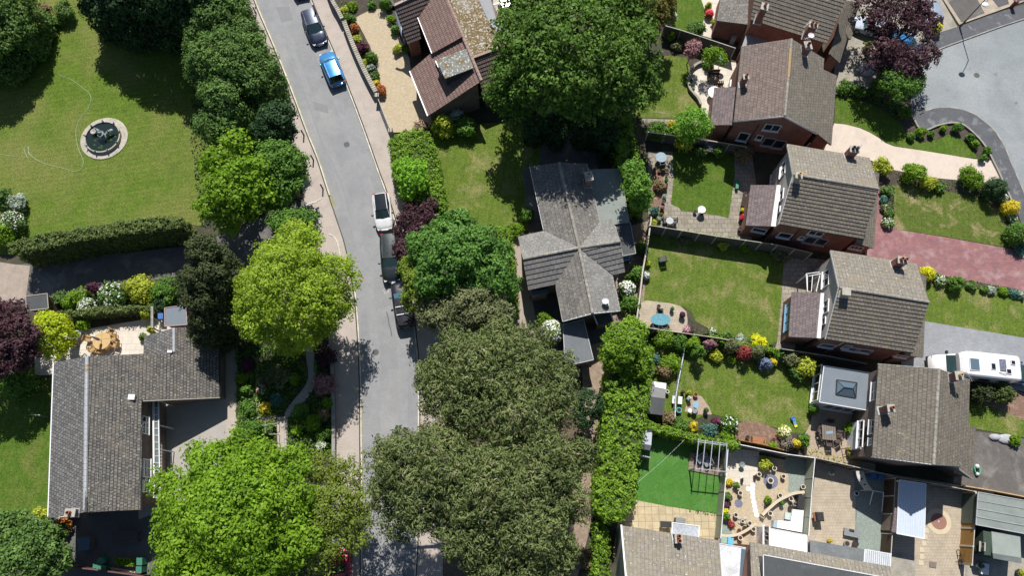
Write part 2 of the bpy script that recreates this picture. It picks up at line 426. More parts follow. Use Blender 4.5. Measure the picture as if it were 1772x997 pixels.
def hedge(name, label, pxpoly, h, m, leaf=.12, clump=.35, dens=1.0, rough=.25, cat='hedge', z0=0.0, group=None, core=True):
    """clipped hedge: pxpoly outlines its top in the photograph at height h"""
    P_ = [G(x, y, h) for x, y in pxpoly]; poly = [(p.x, p.y) for p in P_]; A = parea(poly)
    c = Vector((sum(p[0] for p in poly) / len(poly), sum(p[1] for p in poly) / len(poly), 0))
    root = thing(name, label, cat, c, group=group)
    leaf *= .8; n1 = int(A / clump ** 2 * 2.0)
    q = poly_pts(poly, n1); Zt = h - clump * .3 + rng.normal(size=n1) * rough * .35
    cl = [np.column_stack([q, Zt])]; dn = [np.tile([0, 0, 1.], (n1, 1))]
    n = len(poly); ar = sum(poly[i][0] * poly[(i + 1) % n][1] - poly[(i + 1) % n][0] * poly[i][1] for i in range(n))
    for i in range(n):
        a = np.array(poly[i]); b = np.array(poly[(i + 1) % n]); L = np.linalg.norm(b - a); k = int(L * (h - z0) / clump ** 2 * 1.0) + 2
        t = rng.random(k)[:, None]; z = z0 + rng.random(k) * (h - z0 - .1); e = (b - a) / (L + 1e-9); nrm = np.array([e[1], -e[0]]) * (1 if ar > 0 else -1)
        p = a + (b - a) * t + nrm * rng.normal(size=(k, 1)) * rough * .3 - nrm * clump * .3
        cl.append(np.column_stack([p, z])); dn.append(np.tile([nrm[0], nrm[1], .3], (k, 1)))
    cl = np.concatenate(cl); dn = np.concatenate(dn); nc = len(cl); nl = max(5, int(dens * (clump / leaf) ** 2 * 1.1))
    off = sphere_dirs(nc * nl, .3).reshape(nc, nl, 3)
    C = cl[:, None, :] + off * (rng.random((nc, nl, 1)) ** .5) * clump * .8
    N = off * .8 + dn[:, None, :] * .6 + rng.normal(size=(nc, nl, 3)) * .4 + np.array([0, 0, .25])
    T = .5 * rng.random((nc, 1)) + .5 * rng.random((nc, nl))
    C = C.reshape(-1, 3); N = N.reshape(-1, 3); T = T.ravel(); ok = C[:, 2] > .02
    leaf_mesh('foliage', C[ok], N[ok], leaf, T[ok], m, root)
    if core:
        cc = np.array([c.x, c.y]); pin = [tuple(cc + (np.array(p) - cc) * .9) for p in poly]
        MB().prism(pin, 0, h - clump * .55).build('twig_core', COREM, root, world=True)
    return root
def cover(name, label, pxpoly, h, m, leaf=.1, per=40, kind='stuff', cat='plants', jitter=.6):
    P_ = [G(x, y, 0) for x, y in pxpoly]; poly = [(p.x, p.y) for p in P_]; n = int(parea(poly) * per)
    q = poly_pts(poly, n); fx = np.sin(q[:, 0] * 2.1) * np.cos(q[:, 1] * 2.7) * .5 + .5
    z = rng.random(n) * h * (.35 + .65 * fx)
    C = np.column_stack([q, z + .02]); N = rng.normal(size=(n, 3)) * .7 + np.array([0, 0, .8])
    T = .6 * (np.sin(q[:, 0] * 5) * np.sin(q[:, 1] * 4.3) * .5 + .5) + .4 * rng.random(n)
    o = leaf_mesh(name, C, N, leaf, T, m); return props(o, label, cat, None, kind)
BARK = mat('bark', (.16, .12, .09), (.07, .055, .045), 6, .95, bump=.5)
BARKD = mat('twig_dark', (.03, .028, .015), (.015, .018, .008), 5, .95)
ASPH = mat('road_asphalt', (.25, .255, .265), (.21, .215, .225), .9, .9, c3=(.29, .29, .29), s3=.22, t3=(.45, .7), fine=.12, bump=.15, bs=60)
ASPHW = mat('cul_de_sac_asphalt', (.25, .275, .285), (.205, .225, .235), .5, .9, c3=(.30, .32, .33), s3=.12, t3=(.45, .7), fine=.10, speck=(.14, .15, .16), sps=1.2, spt=(.7, .8))
PAVED = mat('dark_footway', (.105, .11, .12), (.08, .085, .095), 1.2, .9, c3=(.17, .175, .18), s3=.8, t3=(.55, .62), fine=.18)
PAVE = mat('footway', (.43, .375, .33), (.36, .315, .28), .8, .9, c3=(.29, .25, .215), s3=.5, t3=(.55, .8), fine=.1)
KERB = brick('kerb_stone', (.58, .55, .47), (.5, .48, .42), (.3, .28, .25), .9, 5, .02, 'UV', bump=0)
KERBD = brick('old_kerb', (.33, .32, .28), (.27, .26, .24), (.15, .15, .14), .9, 5, .02, 'UV', bump=0)
SOIL = mat('soil', (.075, .06, .045), (.045, .037, .03), 3, .95, c3=(.11, .09, .065), s3=1.2, fine=.4, bump=.5, bs=12)
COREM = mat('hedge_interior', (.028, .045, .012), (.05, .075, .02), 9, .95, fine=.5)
GROUND = mat('rough_ground', (.06, .065, .035), (.035, .035, .022), 1.5, .95, c3=(.09, .075, .05), s3=.3, fine=.4)
def lawn(name, a, b, dry, t3=(.5, .72), s3=.35, mow=.15):
    return mat(name, a, b, 1.1, .9, c3=dry, s3=s3, t3=t3, fine=.55, bump=.9, bs=11, detail=7, spec=.15, mow=mow)
LAWN1 = lawn('lawn_big', (.105, .165, .02), (.07, .12, .014), (.165, .17, .05), (.42, .7), .13, 1.4)
LAWN2 = lawn('lawn_green', (.085, .145, .018), (.055, .105, .012), (.125, .145, .035))
LAWN3 = lawn('lawn_dry', (.115, .16, .024), (.078, .125, .018), (.24, .215, .095), (.5, .74), .4)
LAWN4 = lawn('lawn_patchy', (.10, .135, .025), (.07, .105, .018), (.24, .205, .10), (.52, .66), .55)
TURF = mat('artificial_turf', (.07, .19, .035), (.055, .155, .028), 1.6, .85, c3=(.09, .2, .05), s3=.5, fine=.3, bump=.3, bs=40, spec=.1)
GRAV = mat('cream_gravel', (.50, .42, .29), (.36, .295, .20), 5, .9, c3=(.42, .34, .22), s3=.8, fine=.35, bump=.5, bs=25)
GRAVB = mat('brown_gravel', (.42, .335, .26), (.30, .235, .18), 6, .9, c3=(.36, .28, .2), s3=1, fine=.35, bump=.5, bs=25)
SLATE = mat('green_slate_chips', (.28, .33, .29), (.17, .205, .19), 7, .85, fine=.4, bump=.6, bs=25)
SLATEB = mat('blue_slate_chips', (.19, .2, .27), (.10, .11, .16), 10, .8, fine=.4)
BARKCH = mat('bark_chippings', (.25, .155, .11), (.13, .08, .06), 9, .95, c3=(.32, .22, .16), s3=2, fine=.5, bump=.6, bs=25)
SLAB = brick('buff_slabs', (.50, .42, .27), (.42, .345, .22), (.22, .18, .12), .6, .6, .02, 'World', off=0, stain=(.30, .24, .15), bump=.1, tint=.2)
SLABG = brick('grey_slabs', (.31, .28, .225), (.25, .225, .185), (.12, .11, .09), .6, .45, .025, 'World', off=.5, stain=(.19, .165, .125), bump=.1, tint=.25)
SLABW = brick('pale_slabs', (.62, .57, .49), (.55, .505, .43), (.4, .37, .32), .9, .6, .02, 'World', bump=.1, tint=.1)
SLABT = brick('sand_slabs', (.43, .365, .275), (.38, .325, .25), (.31, .26, .2), .24, .24, .02, 'World', bump=.1, tint=.2)
SETTS = brick('grey_block_paving', (.30, .315, .335), (.25, .265, .285), (.16, .165, .175), .21, .105, .012, 'World', bump=.1, tint=.12)
TERR = mat('terrace_concrete', (.37, .345, .32), (.33, .31, .285), 1, .85, fine=.08)
REDP = brick('red_block_paving', (.31, .13, .125), (.22, .11, .125), (.17, .10, .10), .4, .2, .016, 'World', bump=.1, tint=.15, stain=(.36, .25, .245))
CREAM = mat('imprinted_concrete', (.60, .51, .43), (.54, .46, .39), 1.5, .85, c3=(.48, .41, .345), s3=.7, fine=.1)
TARM = mat('drive_tarmac', (.125, .115, .108), (.09, .084, .08), .8, .9, c3=(.23, .22, .2), s3=.4, fine=.15)
TARMD = mat('dark_tarmac', (.10, .10, .105), (.075, .075, .08), .8, .9, fine=.15)
CONC = mat('old_concrete', (.36, .33, .275), (.27, .25, .21), 1.5, .9, c3=(.21, .2, .165), s3=.6, fine=.2)
BEIGE = mat('hoggin_drive', (.36, .30, .25), (.28, .235, .195), 2, .95, fine=.2)
EARTH = mat('bare_earth', (.32, .25, .19), (.2, .15, .11), 2.5, .95, fine=.3)
def sheet(name, pts, z, m, top=None):
    """flat surface laid on the ground; pts are photo pixels"""
    P_ = [G(x, y, z) for x, y in pts]
    mb = MB(); ar = sum(P_[i].x * P_[(i + 1) % len(P_)].y - P_[(i + 1) % len(P_)].x * P_[i].y for i in range(len(P_)))
    if ar < 0: P_ = P_[::-1]
    mb.prism(P_, 0 if z < .1 else 0, z, 0)
    o = mb.build(name, m); return props(o, kind='structure')
def smooth(pts, k=5, closed=False):
    out = []; n = len(pts)
    rngi = range(n if closed else n - 1)
    for i in rngi:
        p0 = pts[(i - 1) % n] if closed or i > 0 else pts[0]; p1 = pts[i]; p2 = pts[(i + 1) % n]; p3 = pts[(i + 2) % n] if closed or i + 2 < n else pts[-1]
        for q in range(k):
            t = q / k; a = []
            for d in range(len(p1)):
                a.append(.5 * ((2 * p1[d]) + (-p0[d] + p2[d]) * t + (2 * p0[d] - 5 * p1[d] + 4 * p2[d] - p3[d]) * t * t + (-p0[d] + 3 * p1[d] - 3 * p2[d] + p3[d]) * t ** 3))
            out.append(tuple(a))
    if not closed: out.append(pts[-1])
    return out
def strip(name, pts, wd, z0, z1, m, kind='structure', label=None, cat=None, side=0.0, world_pts=False, group=None):
    """ribbon of rectangular section along a line of photo pixels"""
    P_ = pts if world_pts else [G(x, y, z1) for x, y in pts]
    L = []; Rr = []; n = len(P_)
    for i in range(n):
        d = (P_[min(i + 1, n - 1)] - P_[max(i - 1, 0)]); d.z = 0; d.normalize(); nn = Vector((-d.y, d.x, 0))
        L.append(P_[i] + nn * wd * (.5 + side)); Rr.append(P_[i] - nn * wd * (.5 - side))
    mb = MB(); u = 0
    for i in range(n - 1):
        l = (P_[i + 1] - P_[i]).length
        a, b, c, d = Rr[i], Rr[i + 1], L[i + 1], L[i]
        t = lambda p, z: Vector((p.x, p.y, z))
        mb.face([t(a, z1), t(b, z1), t(c, z1), t(d, z1)], uv=[(u, 0), (u + l, 0), (u + l, wd), (u, wd)])
        mb.face([t(b, z0), t(b, z1), t(a, z1), t(a, z0)], uv=[(u + l, z0), (u + l, z1), (u, z1), (u, z0)])
        mb.face([t(d, z0), t(d, z1), t(c, z1), t(c, z0)], uv=[(u, z0), (u, z1), (u + l, z1), (u + l, z0)])
        u += l
    for i, fl in ((0, 1), (n - 1, 0)):
        q = [t(Rr[i], z0), t(Rr[i], z1), t(L[i], z1), t(L[i], z0)]
        mb.face(q if fl else q[::-1])
    o = mb.build(name, m, world=True)
    return props(o, label, cat, group, kind)
mb = MB(); mb.face([(-400, -400, 0), (400, -400, 0), (400, 500, 0), (-400, 500, 0)]); props(mb.build('ground', GROUND), kind='structure')
# main road
RL = smooth([(415, -80), (440, 0), (473, 79), (506, 162), (529, 225), (549, 275), (566, 328), (582, 376), (598, 426), (612, 500), (619, 580), (622.5, 660), (623.5, 766), (624, 822), (624, 997), (622, 1100)])
RR = smooth([(512, -80), (539, 0), (575, 84), (602, 150), (630, 224), (655, 295), (668, 330), (684, 382), (700, 450), (712, 520), (721, 595), (725, 650), (725, 800), (722, 948), (719, 1000), (716, 1100)])
sheet('road', RL + RR[::-1], .012, ASPH)
KZ = .115
strip('kerb', RL[:32], .13, 0, KZ + .005, KERB, side=.5)
strip('kerb', RL[44:], .13, 0, KZ + .005, KERB, side=.5)
strip('kerb', RR, .13, 0, KZ + .005, KERB, side=-.5)
wallL = [(572, 560), (575, 600), (577, 660), (577, 720), (577, 800), (577, 900), (577, 1100)]
pavL = [(360, -80), (395, 0), (430, 60), (468, 150), (498, 230), (518, 300), (526, 345), (540, 400), (552, 440), (565, 500)] + wallL
sheet('pavement', [(x - 2, y) for x, y in RL] + pavL[::-1], KZ, PAVE)
pavR = smooth([(545, -80), (572, 0), (597, 48), (626, 112), (652, 165), (676, 229), (692, 290), (712, 345), (735, 420), (752, 500), (762, 580), (770, 650), (768, 800), (765, 1100)], 3)
sheet('pavement', [(x + 2, y) for x, y in RR] + pavR[::-1], KZ, PAVE)
# dropped-kerb flare of the driveway and its paler edging
sheet('driveway', [(512, 338), (532, 352), (545, 395), (552, 445), (430, 470), (310, 478), (45, 522), (-60, 530), (-60, 445), (30, 458), (330, 425), (420, 395), (500, 350)], .128, TARM)
sheet('driveway', [(-60, 445), (28, 458), (52, 460), (45, 512), (40, 522), (-60, 530)], .134, BEIGE)
strip('kerb', smooth([(569, 405), (577, 409), (584, 420), (588, 440), (590, 452)], 4), .14, 0, .145, KERB)
strip('kerb', smooth([(527, 357), (535, 352), (546, 349), (556, 343)], 4), .14, 0, .145, KERB)
# pale line of grit and weeds beside the left kerb, a worn seam and repair in the asphalt
GRIT = mat('gutter_grit', (.33, .30, .2), (.25, .24, .19), 2.5, .95, c3=(.2, .23, .08), s3=.8, t3=(.5, .65), fine=.3)
strip('gutter', [(x + 3.4, y) for x, y in RL[3:30]], .17, .0, .016, GRIT, side=-.2)
strip('gutter', [(x + 4.5, y) for x, y in RL[30:34]], .3, .0, .016, GRIT, side=-.3)
strip('gutter', [(x + 3.4, y) for x, y in RL[52:70]], .2, .0, .016, GRIT, side=-.2)
for t_ in (.27, .73): strip('road', [((a[0] * (1 - t_) + b[0] * t_), (a[1] * (1 - t_) + b[1] * t_)) for a, b in ((RL[round(i * (len(RL) - 1) / 40)], RR[round(i * (len(RR) - 1) / 40)]) for i in range(41))], .8, .0, .0145, mat('tyre_track', (.27, .275, .285), (.225, .23, .24), 1.1, .9, fine=.1))
for x_, y_ in ((600, 250), (650, 610), (1690, 130)): props(MB().lathe(G(x_, y_, 0), [(.3, .0), (.3, .022), (0, .024)], 16).build('manhole_cover', mat('iron_cover', (.10, .10, .10)), world=True), kind='structure')
REP = mat('asphalt_repair', (.222, .227, .236), (.2, .204, .212), 2, .9, fine=.2)
sheet('road', [(541, 175), (566, 182), (569, 196), (545, 190)], .0165, REP); sheet('road', [(672, 640), (700, 638), (702, 672), (674, 674)], .0165, mat('asphalt_repair_pale', (.265, .268, .272), (.235, .24, .245), 2, .9, fine=.2)); sheet('road', [(478, 12), (500, 10), (507, 34), (487, 38)], .0165, REP)
CRK = mat('sealed_crack', (.10, .10, .105), (.13, .13, .135), 5, .9)
strip('road', smooth([(669, 540), (672, 552), (673, 560), (676, 570), (678, 582)], 3), .10, .0, .017, CRK)
strip('road', smooth([(505, 95), (530, 170), (553, 235), (583, 300), (595, 330), (607, 380)], 4), .05, .0, .017, mat('road_seam', (.19, .195, .2), (.22, .22, .23), 2, .9))
PAINT = mat('worn_paint', (.42, .42, .42), (.33, .33, .335), 4, .8, c3=(.28, .28, .285), s3=2)
mb = MB(); t3 = [G(662, 500, .018), G(668, 510, .018), G(674, 501, .018)]
for a, b in ((0, 1), (1, 2), (2, 0)):
    d = (t3[b] - t3[a]).normalized(); nn = Vector((-d.y, d.x, 0)) * .045
    mb.face([t3[a] - nn, t3[b] - nn, t3[b] + nn, t3[a] + nn])
props(mb.build('road_marking', PAINT, world=True), kind='structure')
sheet('road', [(621, 477), (630, 476), (632, 487), (623, 488)], .017, mat('red_patch', (.30, .24, .235), (.27, .225, .22), 3, .9))
# cul-de-sac on the right
cds = smooth([(1860, 10), (1772, 31), (1666, 68), (1616, 88), (1590, 110), (1583, 150), (1588, 175), (1597, 186), (1603, 192), (1614, 188), (1633, 186), (1652, 187), (1669, 191), (1687, 198), (1702, 209), (1717, 222), (1729, 238), (1740, 258), (1749, 281), (1758, 301), (1766, 320), (1776, 345), (1800, 410), (1850, 540)], 3)
sheet('road', [(1950, -30)] + cds + [(1950, 560)], .012, ASPHW)
foot = smooth([(1578, 195), (1585, 208), (1592, 220), (1603, 223), (1620, 216), (1640, 211), (1658, 211), (1673, 217), (1696, 238), (1710, 257), (1720, 276), (1731, 298), (1741, 321), (1752, 345), (1765, 380), (1785, 440), (1820, 540)], 3)
sheet('pavement', cds[15:] + foot[::-1] + [(1575, 150)], .11, PAVED)
sheet('pavement', cds[:12] + [(1560, 120), (1600, 62), (1620, 58), (1656, 47), (1706, 28), (1772, 7), (1860, -20)], .11, PAVED)
strip('kerb', cds, .13, 0, .118, KERBD, side=.4)
SIDEW = mat('bed_edging', (.33, .31, .27), (.25, .24, .21), 3, .9)
strip('kerb', foot[:40], .16, 0, .24, SIDEW, side=-.5)
# drives north of the cul-de-sac
sheet('driveway', [(1610, -60), (1600, 60), (1622, 57), (1657, 46), (1625, -10), (1600, -60)], .125, CONC)
sheet('driveway', [(1600, -60), (1628, -8), (1660, 42), (1772, 2), (1900, -40), (1900, -100)], .118, SLABT)
sheet('driveway', [(1632, -12), (1664, 38), (1704, 22), (1682, -20)], .129, TARM)
sheet('driveway', [(1709, -12), (1728, 12), (1746, 6), (1740, -20)], .129, TARMD)
sheet('driveway', [(1750, -14), (1755, 4), (1800, -8), (1800, -30)], .129, TARMD)
# fronts of the right-hand houses
sheet('lawn', [(-80, -80), (420, -80), (380, 250), (352, 392), (325, 388), (300, 376), (20, 440), (-80, 445)], .03, LAWN1)
sheet('lawn', [(-80, 660), (95, 655), (88, 905), (-80, 915)], .03, LAWN2)
sheet('driveway', smooth([(1425, 262), (1434, 240), (1444, 213), (1462, 215), (1487, 221), (1505, 229), (1520, 238), (1532, 247), (1547, 253), (1600, 261), (1686, 275), (1722, 278), (1731, 297), (1740, 320), (1700, 315), (1620, 308), (1547, 294), (1504, 276), (1470, 275)], 1, True), .05, CREAM)
sheet('lawn', [(1446, 165), (1480, 168), (1530, 190), (1560, 214), (1573, 240), (1600, 246), (1625, 240), (1642, 232), (1662, 240), (1680, 254), (1691, 274), (1640, 268), (1547, 252), (1532, 246), (1520, 237), (1505, 228), (1487, 220), (1444, 212)], .035, LAWN2)
sheet('garden_soil', [(1546, 200), (1575, 195), (1592, 222), (1603, 226), (1640, 214), (1672, 220), (1696, 241), (1722, 278), (1691, 275), (1680, 255), (1662, 241), (1642, 233), (1600, 247), (1573, 241), (1560, 215)], .02, SOIL)
sheet('driveway', [(1445, -60), (1620, -60), (1600, 62), (1560, 140), (1440, 165), (1445, 110)], .02, CONC)
sheet('driveway', [(1495, 445), (1506, 400), (1515, 330), (1530, 320), (1545, 396), (1640, 411), (1755, 432), (1830, 452), (1830, 520), (1745, 497), (1660, 484), (1600, 468)], .045, REDP)
sheet('lawn', [(1543, 320), (1600, 322), (1700, 345), (1737, 368), (1746, 410), (1750, 430), (1640, 410), (1546, 396), (1548, 350)], .035, LAWN4)
sheet('garden_soil', [(1500, 285), (1547, 294), (1620, 308), (1700, 316), (1742, 322), (1762, 360), (1775, 420), (1752, 432), (1740, 372), (1700, 346), (1600, 324), (1552, 322), (1530, 320), (1500, 315)], .02, SOIL)
sheet('garden_soil', [(1526, 320), (1549, 322), (1546, 396), (1530, 392)], .028, SOIL)
sheet('lawn', [(1598, 486), (1660, 488), (1740, 500), (1850, 524), (1850, 600), (1790, 588), (1600, 556)], .035, LAWN3)
sheet('garden_soil', [(1590, 468), (1660, 484), (1745, 497), (1830, 520), (1850, 528), (1740, 508), (1660, 496), (1598, 490)], .04, SOIL)
sheet('driveway', [(1560, 556), (1600, 556), (1790, 588), (1850, 598), (1850, 700), (1772, 678), (1700, 662), (1560, 640)], .045, SETTS)
sheet('garden_soil', [(1660, 655), (1700, 664), (1772, 680), (1850, 700), (1850, 740), (1772, 728), (1735, 712), (1672, 690)], .02, BARKCH)
sheet('lawn', [(1664, 690), (1735, 710), (1772, 728), (1850, 745), (1850, 790), (1772, 758), (1730, 750), (1664, 738)], .035, LAWN3)
sheet('driveway', [(1650, 742), (1730, 752), (1772, 760), (1850, 780), (1850, 885), (1772, 862), (1650, 836)], .04, TARM)
sheet('garden_soil', [(764, 560), (880, 560), (1005, 700), (1000, 1010), (764, 1010)], .022, mat('needle_litter', (.15, .11, .08), (.09, .07, .05), 2.5, .95, fine=.4))
# gardens behind them
sheet('garden_soil', [(1090, 95), (1200, 80), (1290, 90), (1300, 215), (1230, 225), (1105, 212)], .01, SOIL)
sheet('lawn', [(1098, 110), (1160, 95), (1188, 99), (1194, 119), (1190, 138), (1200, 159), (1213, 177), (1213, 201), (1180, 205), (1100, 203)], .03, LAWN3)
sheet('patio', smooth([(1192, 135), (1195, 122), (1203, 111), (1215, 106), (1240, 105), (1275, 108), (1285, 150), (1240, 152), (1236, 180), (1232, 212), (1214, 204), (1214, 178), (1206, 164), (1195, 152)], 1, True), .04, SLABW)
sheet('garden_soil', [(1040, -60), (1180, -60), (1250, 0), (1300, 40), (1290, 100), (1150, 60), (1060, 60)], .008, SOIL)
sheet('lawn', [(1155, -60), (1200, -60), (1222, 16), (1213, 58), (1190, 56), (1162, 46), (1158, 10)], .03, LAWN2)
sheet('path', [(1200, -60), (1240, -60), (1249, 5), (1240, 38), (1232, 66), (1212, 60), (1221, 20), (1214, 0)], .035, SLABW)
sheet('patio', [(1122, 250), (1300, 258), (1310, 330), (1300, 425), (1122, 392)], .02, SLABG)
sheet('path', [(1110, 205), (1222, 208), (1245, 248), (1120, 225)], .024, SLABG)
sheet('garden_soil', [(1110, 212), (1225, 218), (1290, 235), (1290, 262), (1120, 262)], .03, SOIL)
sheet('garden_soil', [(1126, 290), (1148, 296), (1150, 375), (1126, 385)], .03, BARKCH)
sheet('lawn', [(1164, 262), (1270, 262), (1272, 300), (1261, 377), (1238, 372), (1199, 367), (1179, 365), (1175, 359), (1161, 353), (1166, 306), (1164, 288)], .035, LAWN2)
sheet('lawn', [(1124, 400), (1250, 420), (1357, 445), (1352, 520), (1345, 592), (1325, 596), (1240, 577), (1225, 568), (1203, 556), (1197, 540), (1183, 531), (1160, 527), (1114, 522)], .03, LAWN3)
sheet('patio', smooth([(1100, 530), (1118, 520), (1160, 525), (1178, 530), (1188, 540), (1190, 556), (1187, 580), (1140, 574), (1100, 568)], 1, True), .038, SLABT)
sheet('path', [(1357, 440), (1440, 452), (1440, 520), (1380, 540), (1375, 614), (1340, 606), (1345, 592), (1352, 520)], .034, SLABG)
sheet('garden_soil', [(1185, 556), (1240, 577), (1340, 598), (1340, 610), (1185, 582)], .036, SOIL)
sheet('lawn', [(1118, 590), (1200, 588), (1330, 610), (1425, 632), (1420, 660), (1404, 700), (1400, 740), (1385, 756), (1340, 740), (1270, 728), (1230, 716), (1180, 735), (1118, 745)], .03, LAWN3)
sheet('patio', [(1410, 690), (1515, 700), (1515, 820), (1395, 800), (1388, 760), (1402, 735)], .034, GRAVB)
sheet('garden_soil', [(1118, 720), (1230, 742), (1280, 738), (1400, 752), (1400, 800), (1250, 775), (1118, 752)], .033, SOIL)
sheet('patio', smooth([(1185, 712), (1190, 690), (1202, 684), (1214, 686), (1228, 706), (1232, 718), (1205, 718)], 1, True), .039, GRAVB)
sheet('garden_soil', smooth([(1272, 740), (1285, 731), (1312, 731), (1335, 740), (1348, 750), (1345, 776), (1275, 768)], 2, True), .042, BARKCH)
sheet('lawn', [(1095, 752), (1250, 772), (1240, 889), (1150, 876), (1080, 863), (1084, 800)], .03, TURF)
sheet('patio', [(1078, 862), (1150, 876), (1240, 890), (1245, 960), (1060, 960), (1070, 900)], .035, SLAB)
sheet('garden_gravel', [(1246, 776), (1412, 806), (1395, 950), (1242, 940)], .03, GRAV)
sheet('garden_gravel', smooth([(1360, 790), (1412, 800), (1403, 850), (1375, 856), (1362, 852), (1365, 838), (1364, 820), (1357, 812)], 1, True), .035, SLATE)
sheet('patio', [(1246, 772), (1314, 782), (1311, 826), (1300, 836), (1293, 842), (1284, 838), (1255, 830)], .04, SLABW)
sheet('patio', [(1325, 870), (1345, 862), (1400, 852), (1395, 950), (1290, 940), (1300, 915), (1312, 902)], .036, SLABT)
sheet('garden_gravel', smooth([(1247, 898), (1258, 905), (1264, 915), (1266, 927), (1247, 927)], 2, True), .036, SLATE)
sheet('patio', [(1405, 800), (1478, 815), (1481, 860), (1480, 962), (1395, 945)], .03, SLABT)
sheet('garden_gravel', [(1476, 815), (1535, 825), (1530, 965), (1480, 960), (1482, 880)], .034, SLATE)
sheet('patio', [(1535, 820), (1720, 850), (1700, 1000), (1530, 1000)], .028, SLABT)
sheet('patio', [(1540, 955), (1585, 962), (1583, 1010), (1535, 1010)], .034, CONC)
sheet('patio', [(1670, 850), (1850, 880), (1850, 1040), (1670, 1040)], .032, CONC)
# bungalow plot, top house plot, the strip beside the long hedge
sheet('lawn', [(745, 205), (800, 215), (900, 210), (1000, 215), (1000, 290), (935, 300), (935, 395), (890, 400), (840, 395), (765, 372)], .03, LAWN3)
sheet('path', [(876, 405), (905, 408), (918, 500), (930, 570), (945, 640), (880, 640), (880, 500)], .03, mat('paved_drive', (.36, .3, .25), (.31, .26, .215), 2, .9, fine=.1))
sheet('patio', [(905, 290), (940, 290), (950, 400), (915, 405)], .034, TARM)
sheet('patio', [(935, 225), (1030, 230), (1035, 300), (935, 300)], .036, TARM)
sheet('path', [(905, 480), (1110, 470), (1110, 640), (940, 660)], .026, TARMD)
sheet('path', [(1060, 400), (1130, 380), (1115, 550), (1060, 560)], .028, EARTH)
sheet('path', [(1005, 600), (1055, 590), (1050, 700), (1030, 880), (1000, 997), (985, 997), (1005, 800), (1010, 700)], .03, EARTH)
sheet('driveway', smooth([(600, 20), (612, 10), (640, 14), (668, 10), (688, 40), (706, 80), (724, 130), (750, 200), (740, 225), (712, 228), (678, 229), (664, 196), (650, 160), (658, 150), (652, 120), (638, 75), (622, 45)], 1, True), .125, GRAV)
sheet('garden_soil', [(575, -60), (700, -60), (690, 20), (665, 14), (640, 17), (622, 26), (612, 32), (640, 78), (654, 122), (660, 152), (650, 162), (626, 112), (597, 46)], .13, SOIL)
sheet('garden_soil', [(665, 12), (690, 8), (725, 60), (735, 128), (712, 126), (708, 100), (690, 60), (672, 30)], .13, SOIL)
sheet('lawn', [(880, 25), (915, 25), (915, 60), (890, 62)], .03, LAWN2)
# left plot: beds, patio, terrace, paths of the terraced garden
sheet('garden_soil', [(40, 512), (320, 480), (330, 560), (255, 545), (90, 560), (40, 560)], .02, SOIL)
sheet('patio', [(60, 560), (120, 575), (255, 552), (320, 560), (320, 640), (60, 650)], .032, SLABW)
sheet('patio', [(225, 660), (412, 590), (408, 780), (380, 840), (240, 900)], .03, TERR)
sheet('path', [(391, 600), (409, 596), (409, 770), (392, 770)], .034, mat('sand_path', (.42, .37, .32), (.38, .33, .28), 1.5, .9, fine=.08))
sheet('patio', [(85, 885), (290, 880), (290, 1060), (85, 1060)], .028, mat('dark_yard_paving', (.13, .125, .125), (.10, .10, .10), 2, .9))
sheet('garden_soil', [(409, 560), (574, 560), (576, 800), (480, 800), (409, 780)], .02, SOIL)
PGRAV = mat('garden_path_gravel', (.40, .38, .34), (.30, .285, .26), 4, .95, fine=.2)
sheet('path', smooth([(528, 600), (533, 640), (530, 665), (510, 690), (493, 714), (497, 725), (507, 716), (528, 694), (545, 668), (548, 640), (544, 600)], 2, True), .03, PGRAV)
sheet('path', [(479, 722), (498, 722), (498, 800), (481, 800)], .034, mat('sand_path', (.42, .37, .32)))
TWIG = leafmat('twig_wood', (.10, .08, .06), (.2, .165, .125), (.28, .23, .18), 0)
TIMB = mat('weathered_timber', (.36, .30, .2), (.27, .22, .15), 3, .9, fine=.2)
strip('path', [(443, 618), (446, 670), (447, 722)], .35, 0, .04, TIMB)
strip('path', [(409, 727), (455, 720), (478, 722)], .3, 0, .044, TIMB)
T_BROWN = tiles('brown_interlocking_tiles', (.13, .115, .095), (.17, .15, .122), (.05, .045, .038), .30, .33, lichen=(.5, .49, .42), lt=(.69, .72), moss=(.25, .21, .13), mt=(.55, .75))  # browns deepened to carry the shade of south slopes
T_BROWNR = tiles('red_brown_tiles', (.135, .105, .095), (.20, .15, .13), (.05, .042, .038), .30, .33, lt=(.70, .73))
T_TAN = tiles('tan_lichened_tiles', (.195, .178, .148), (.235, .213, .178), (.10, .09, .075), .30, .42, lichen=(.62, .60, .52), lt=(.66, .70), patch=(.24, .2, .13), off=0)
T_GREY = tiles('grey_brown_tiles', (.125, .118, .11), (.19, .18, .165), (.05, .048, .045), .36, .36, lichen=(.5, .49, .45), lt=(.66, .70), patch=(.20, .18, .155), jit=.5)
T_GREYSH = tiles('shaded_grey_tiles', (.12, .118, .118), (.165, .16, .158), (.05, .05, .05), .45, .45, lichen=(.42, .42, .38), lt=(.66, .70), patch=(.16, .155, .14))  # bungalow tile colour darkened for slopes turned from the sun
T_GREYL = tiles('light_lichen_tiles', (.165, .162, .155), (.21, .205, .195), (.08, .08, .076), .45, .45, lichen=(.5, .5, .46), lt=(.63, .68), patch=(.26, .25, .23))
T_LEFT = tiles('grey_concrete_tiles', (.095, .09, .085), (.185, .175, .155), (.028, .027, .026), .26, .26, lichen=(.5, .48, .43), lt=(.65, .70), patch=(.17, .145, .11), jit=.4, ms=.04)
T_LEFTD = tiles('grey_plain_tiles', (.10, .10, .10), (.19, .185, .175), (.03, .03, .032), .30, .30, ms=.04, lichen=(.5, .48, .43), lt=(.68, .72), jit=.45)
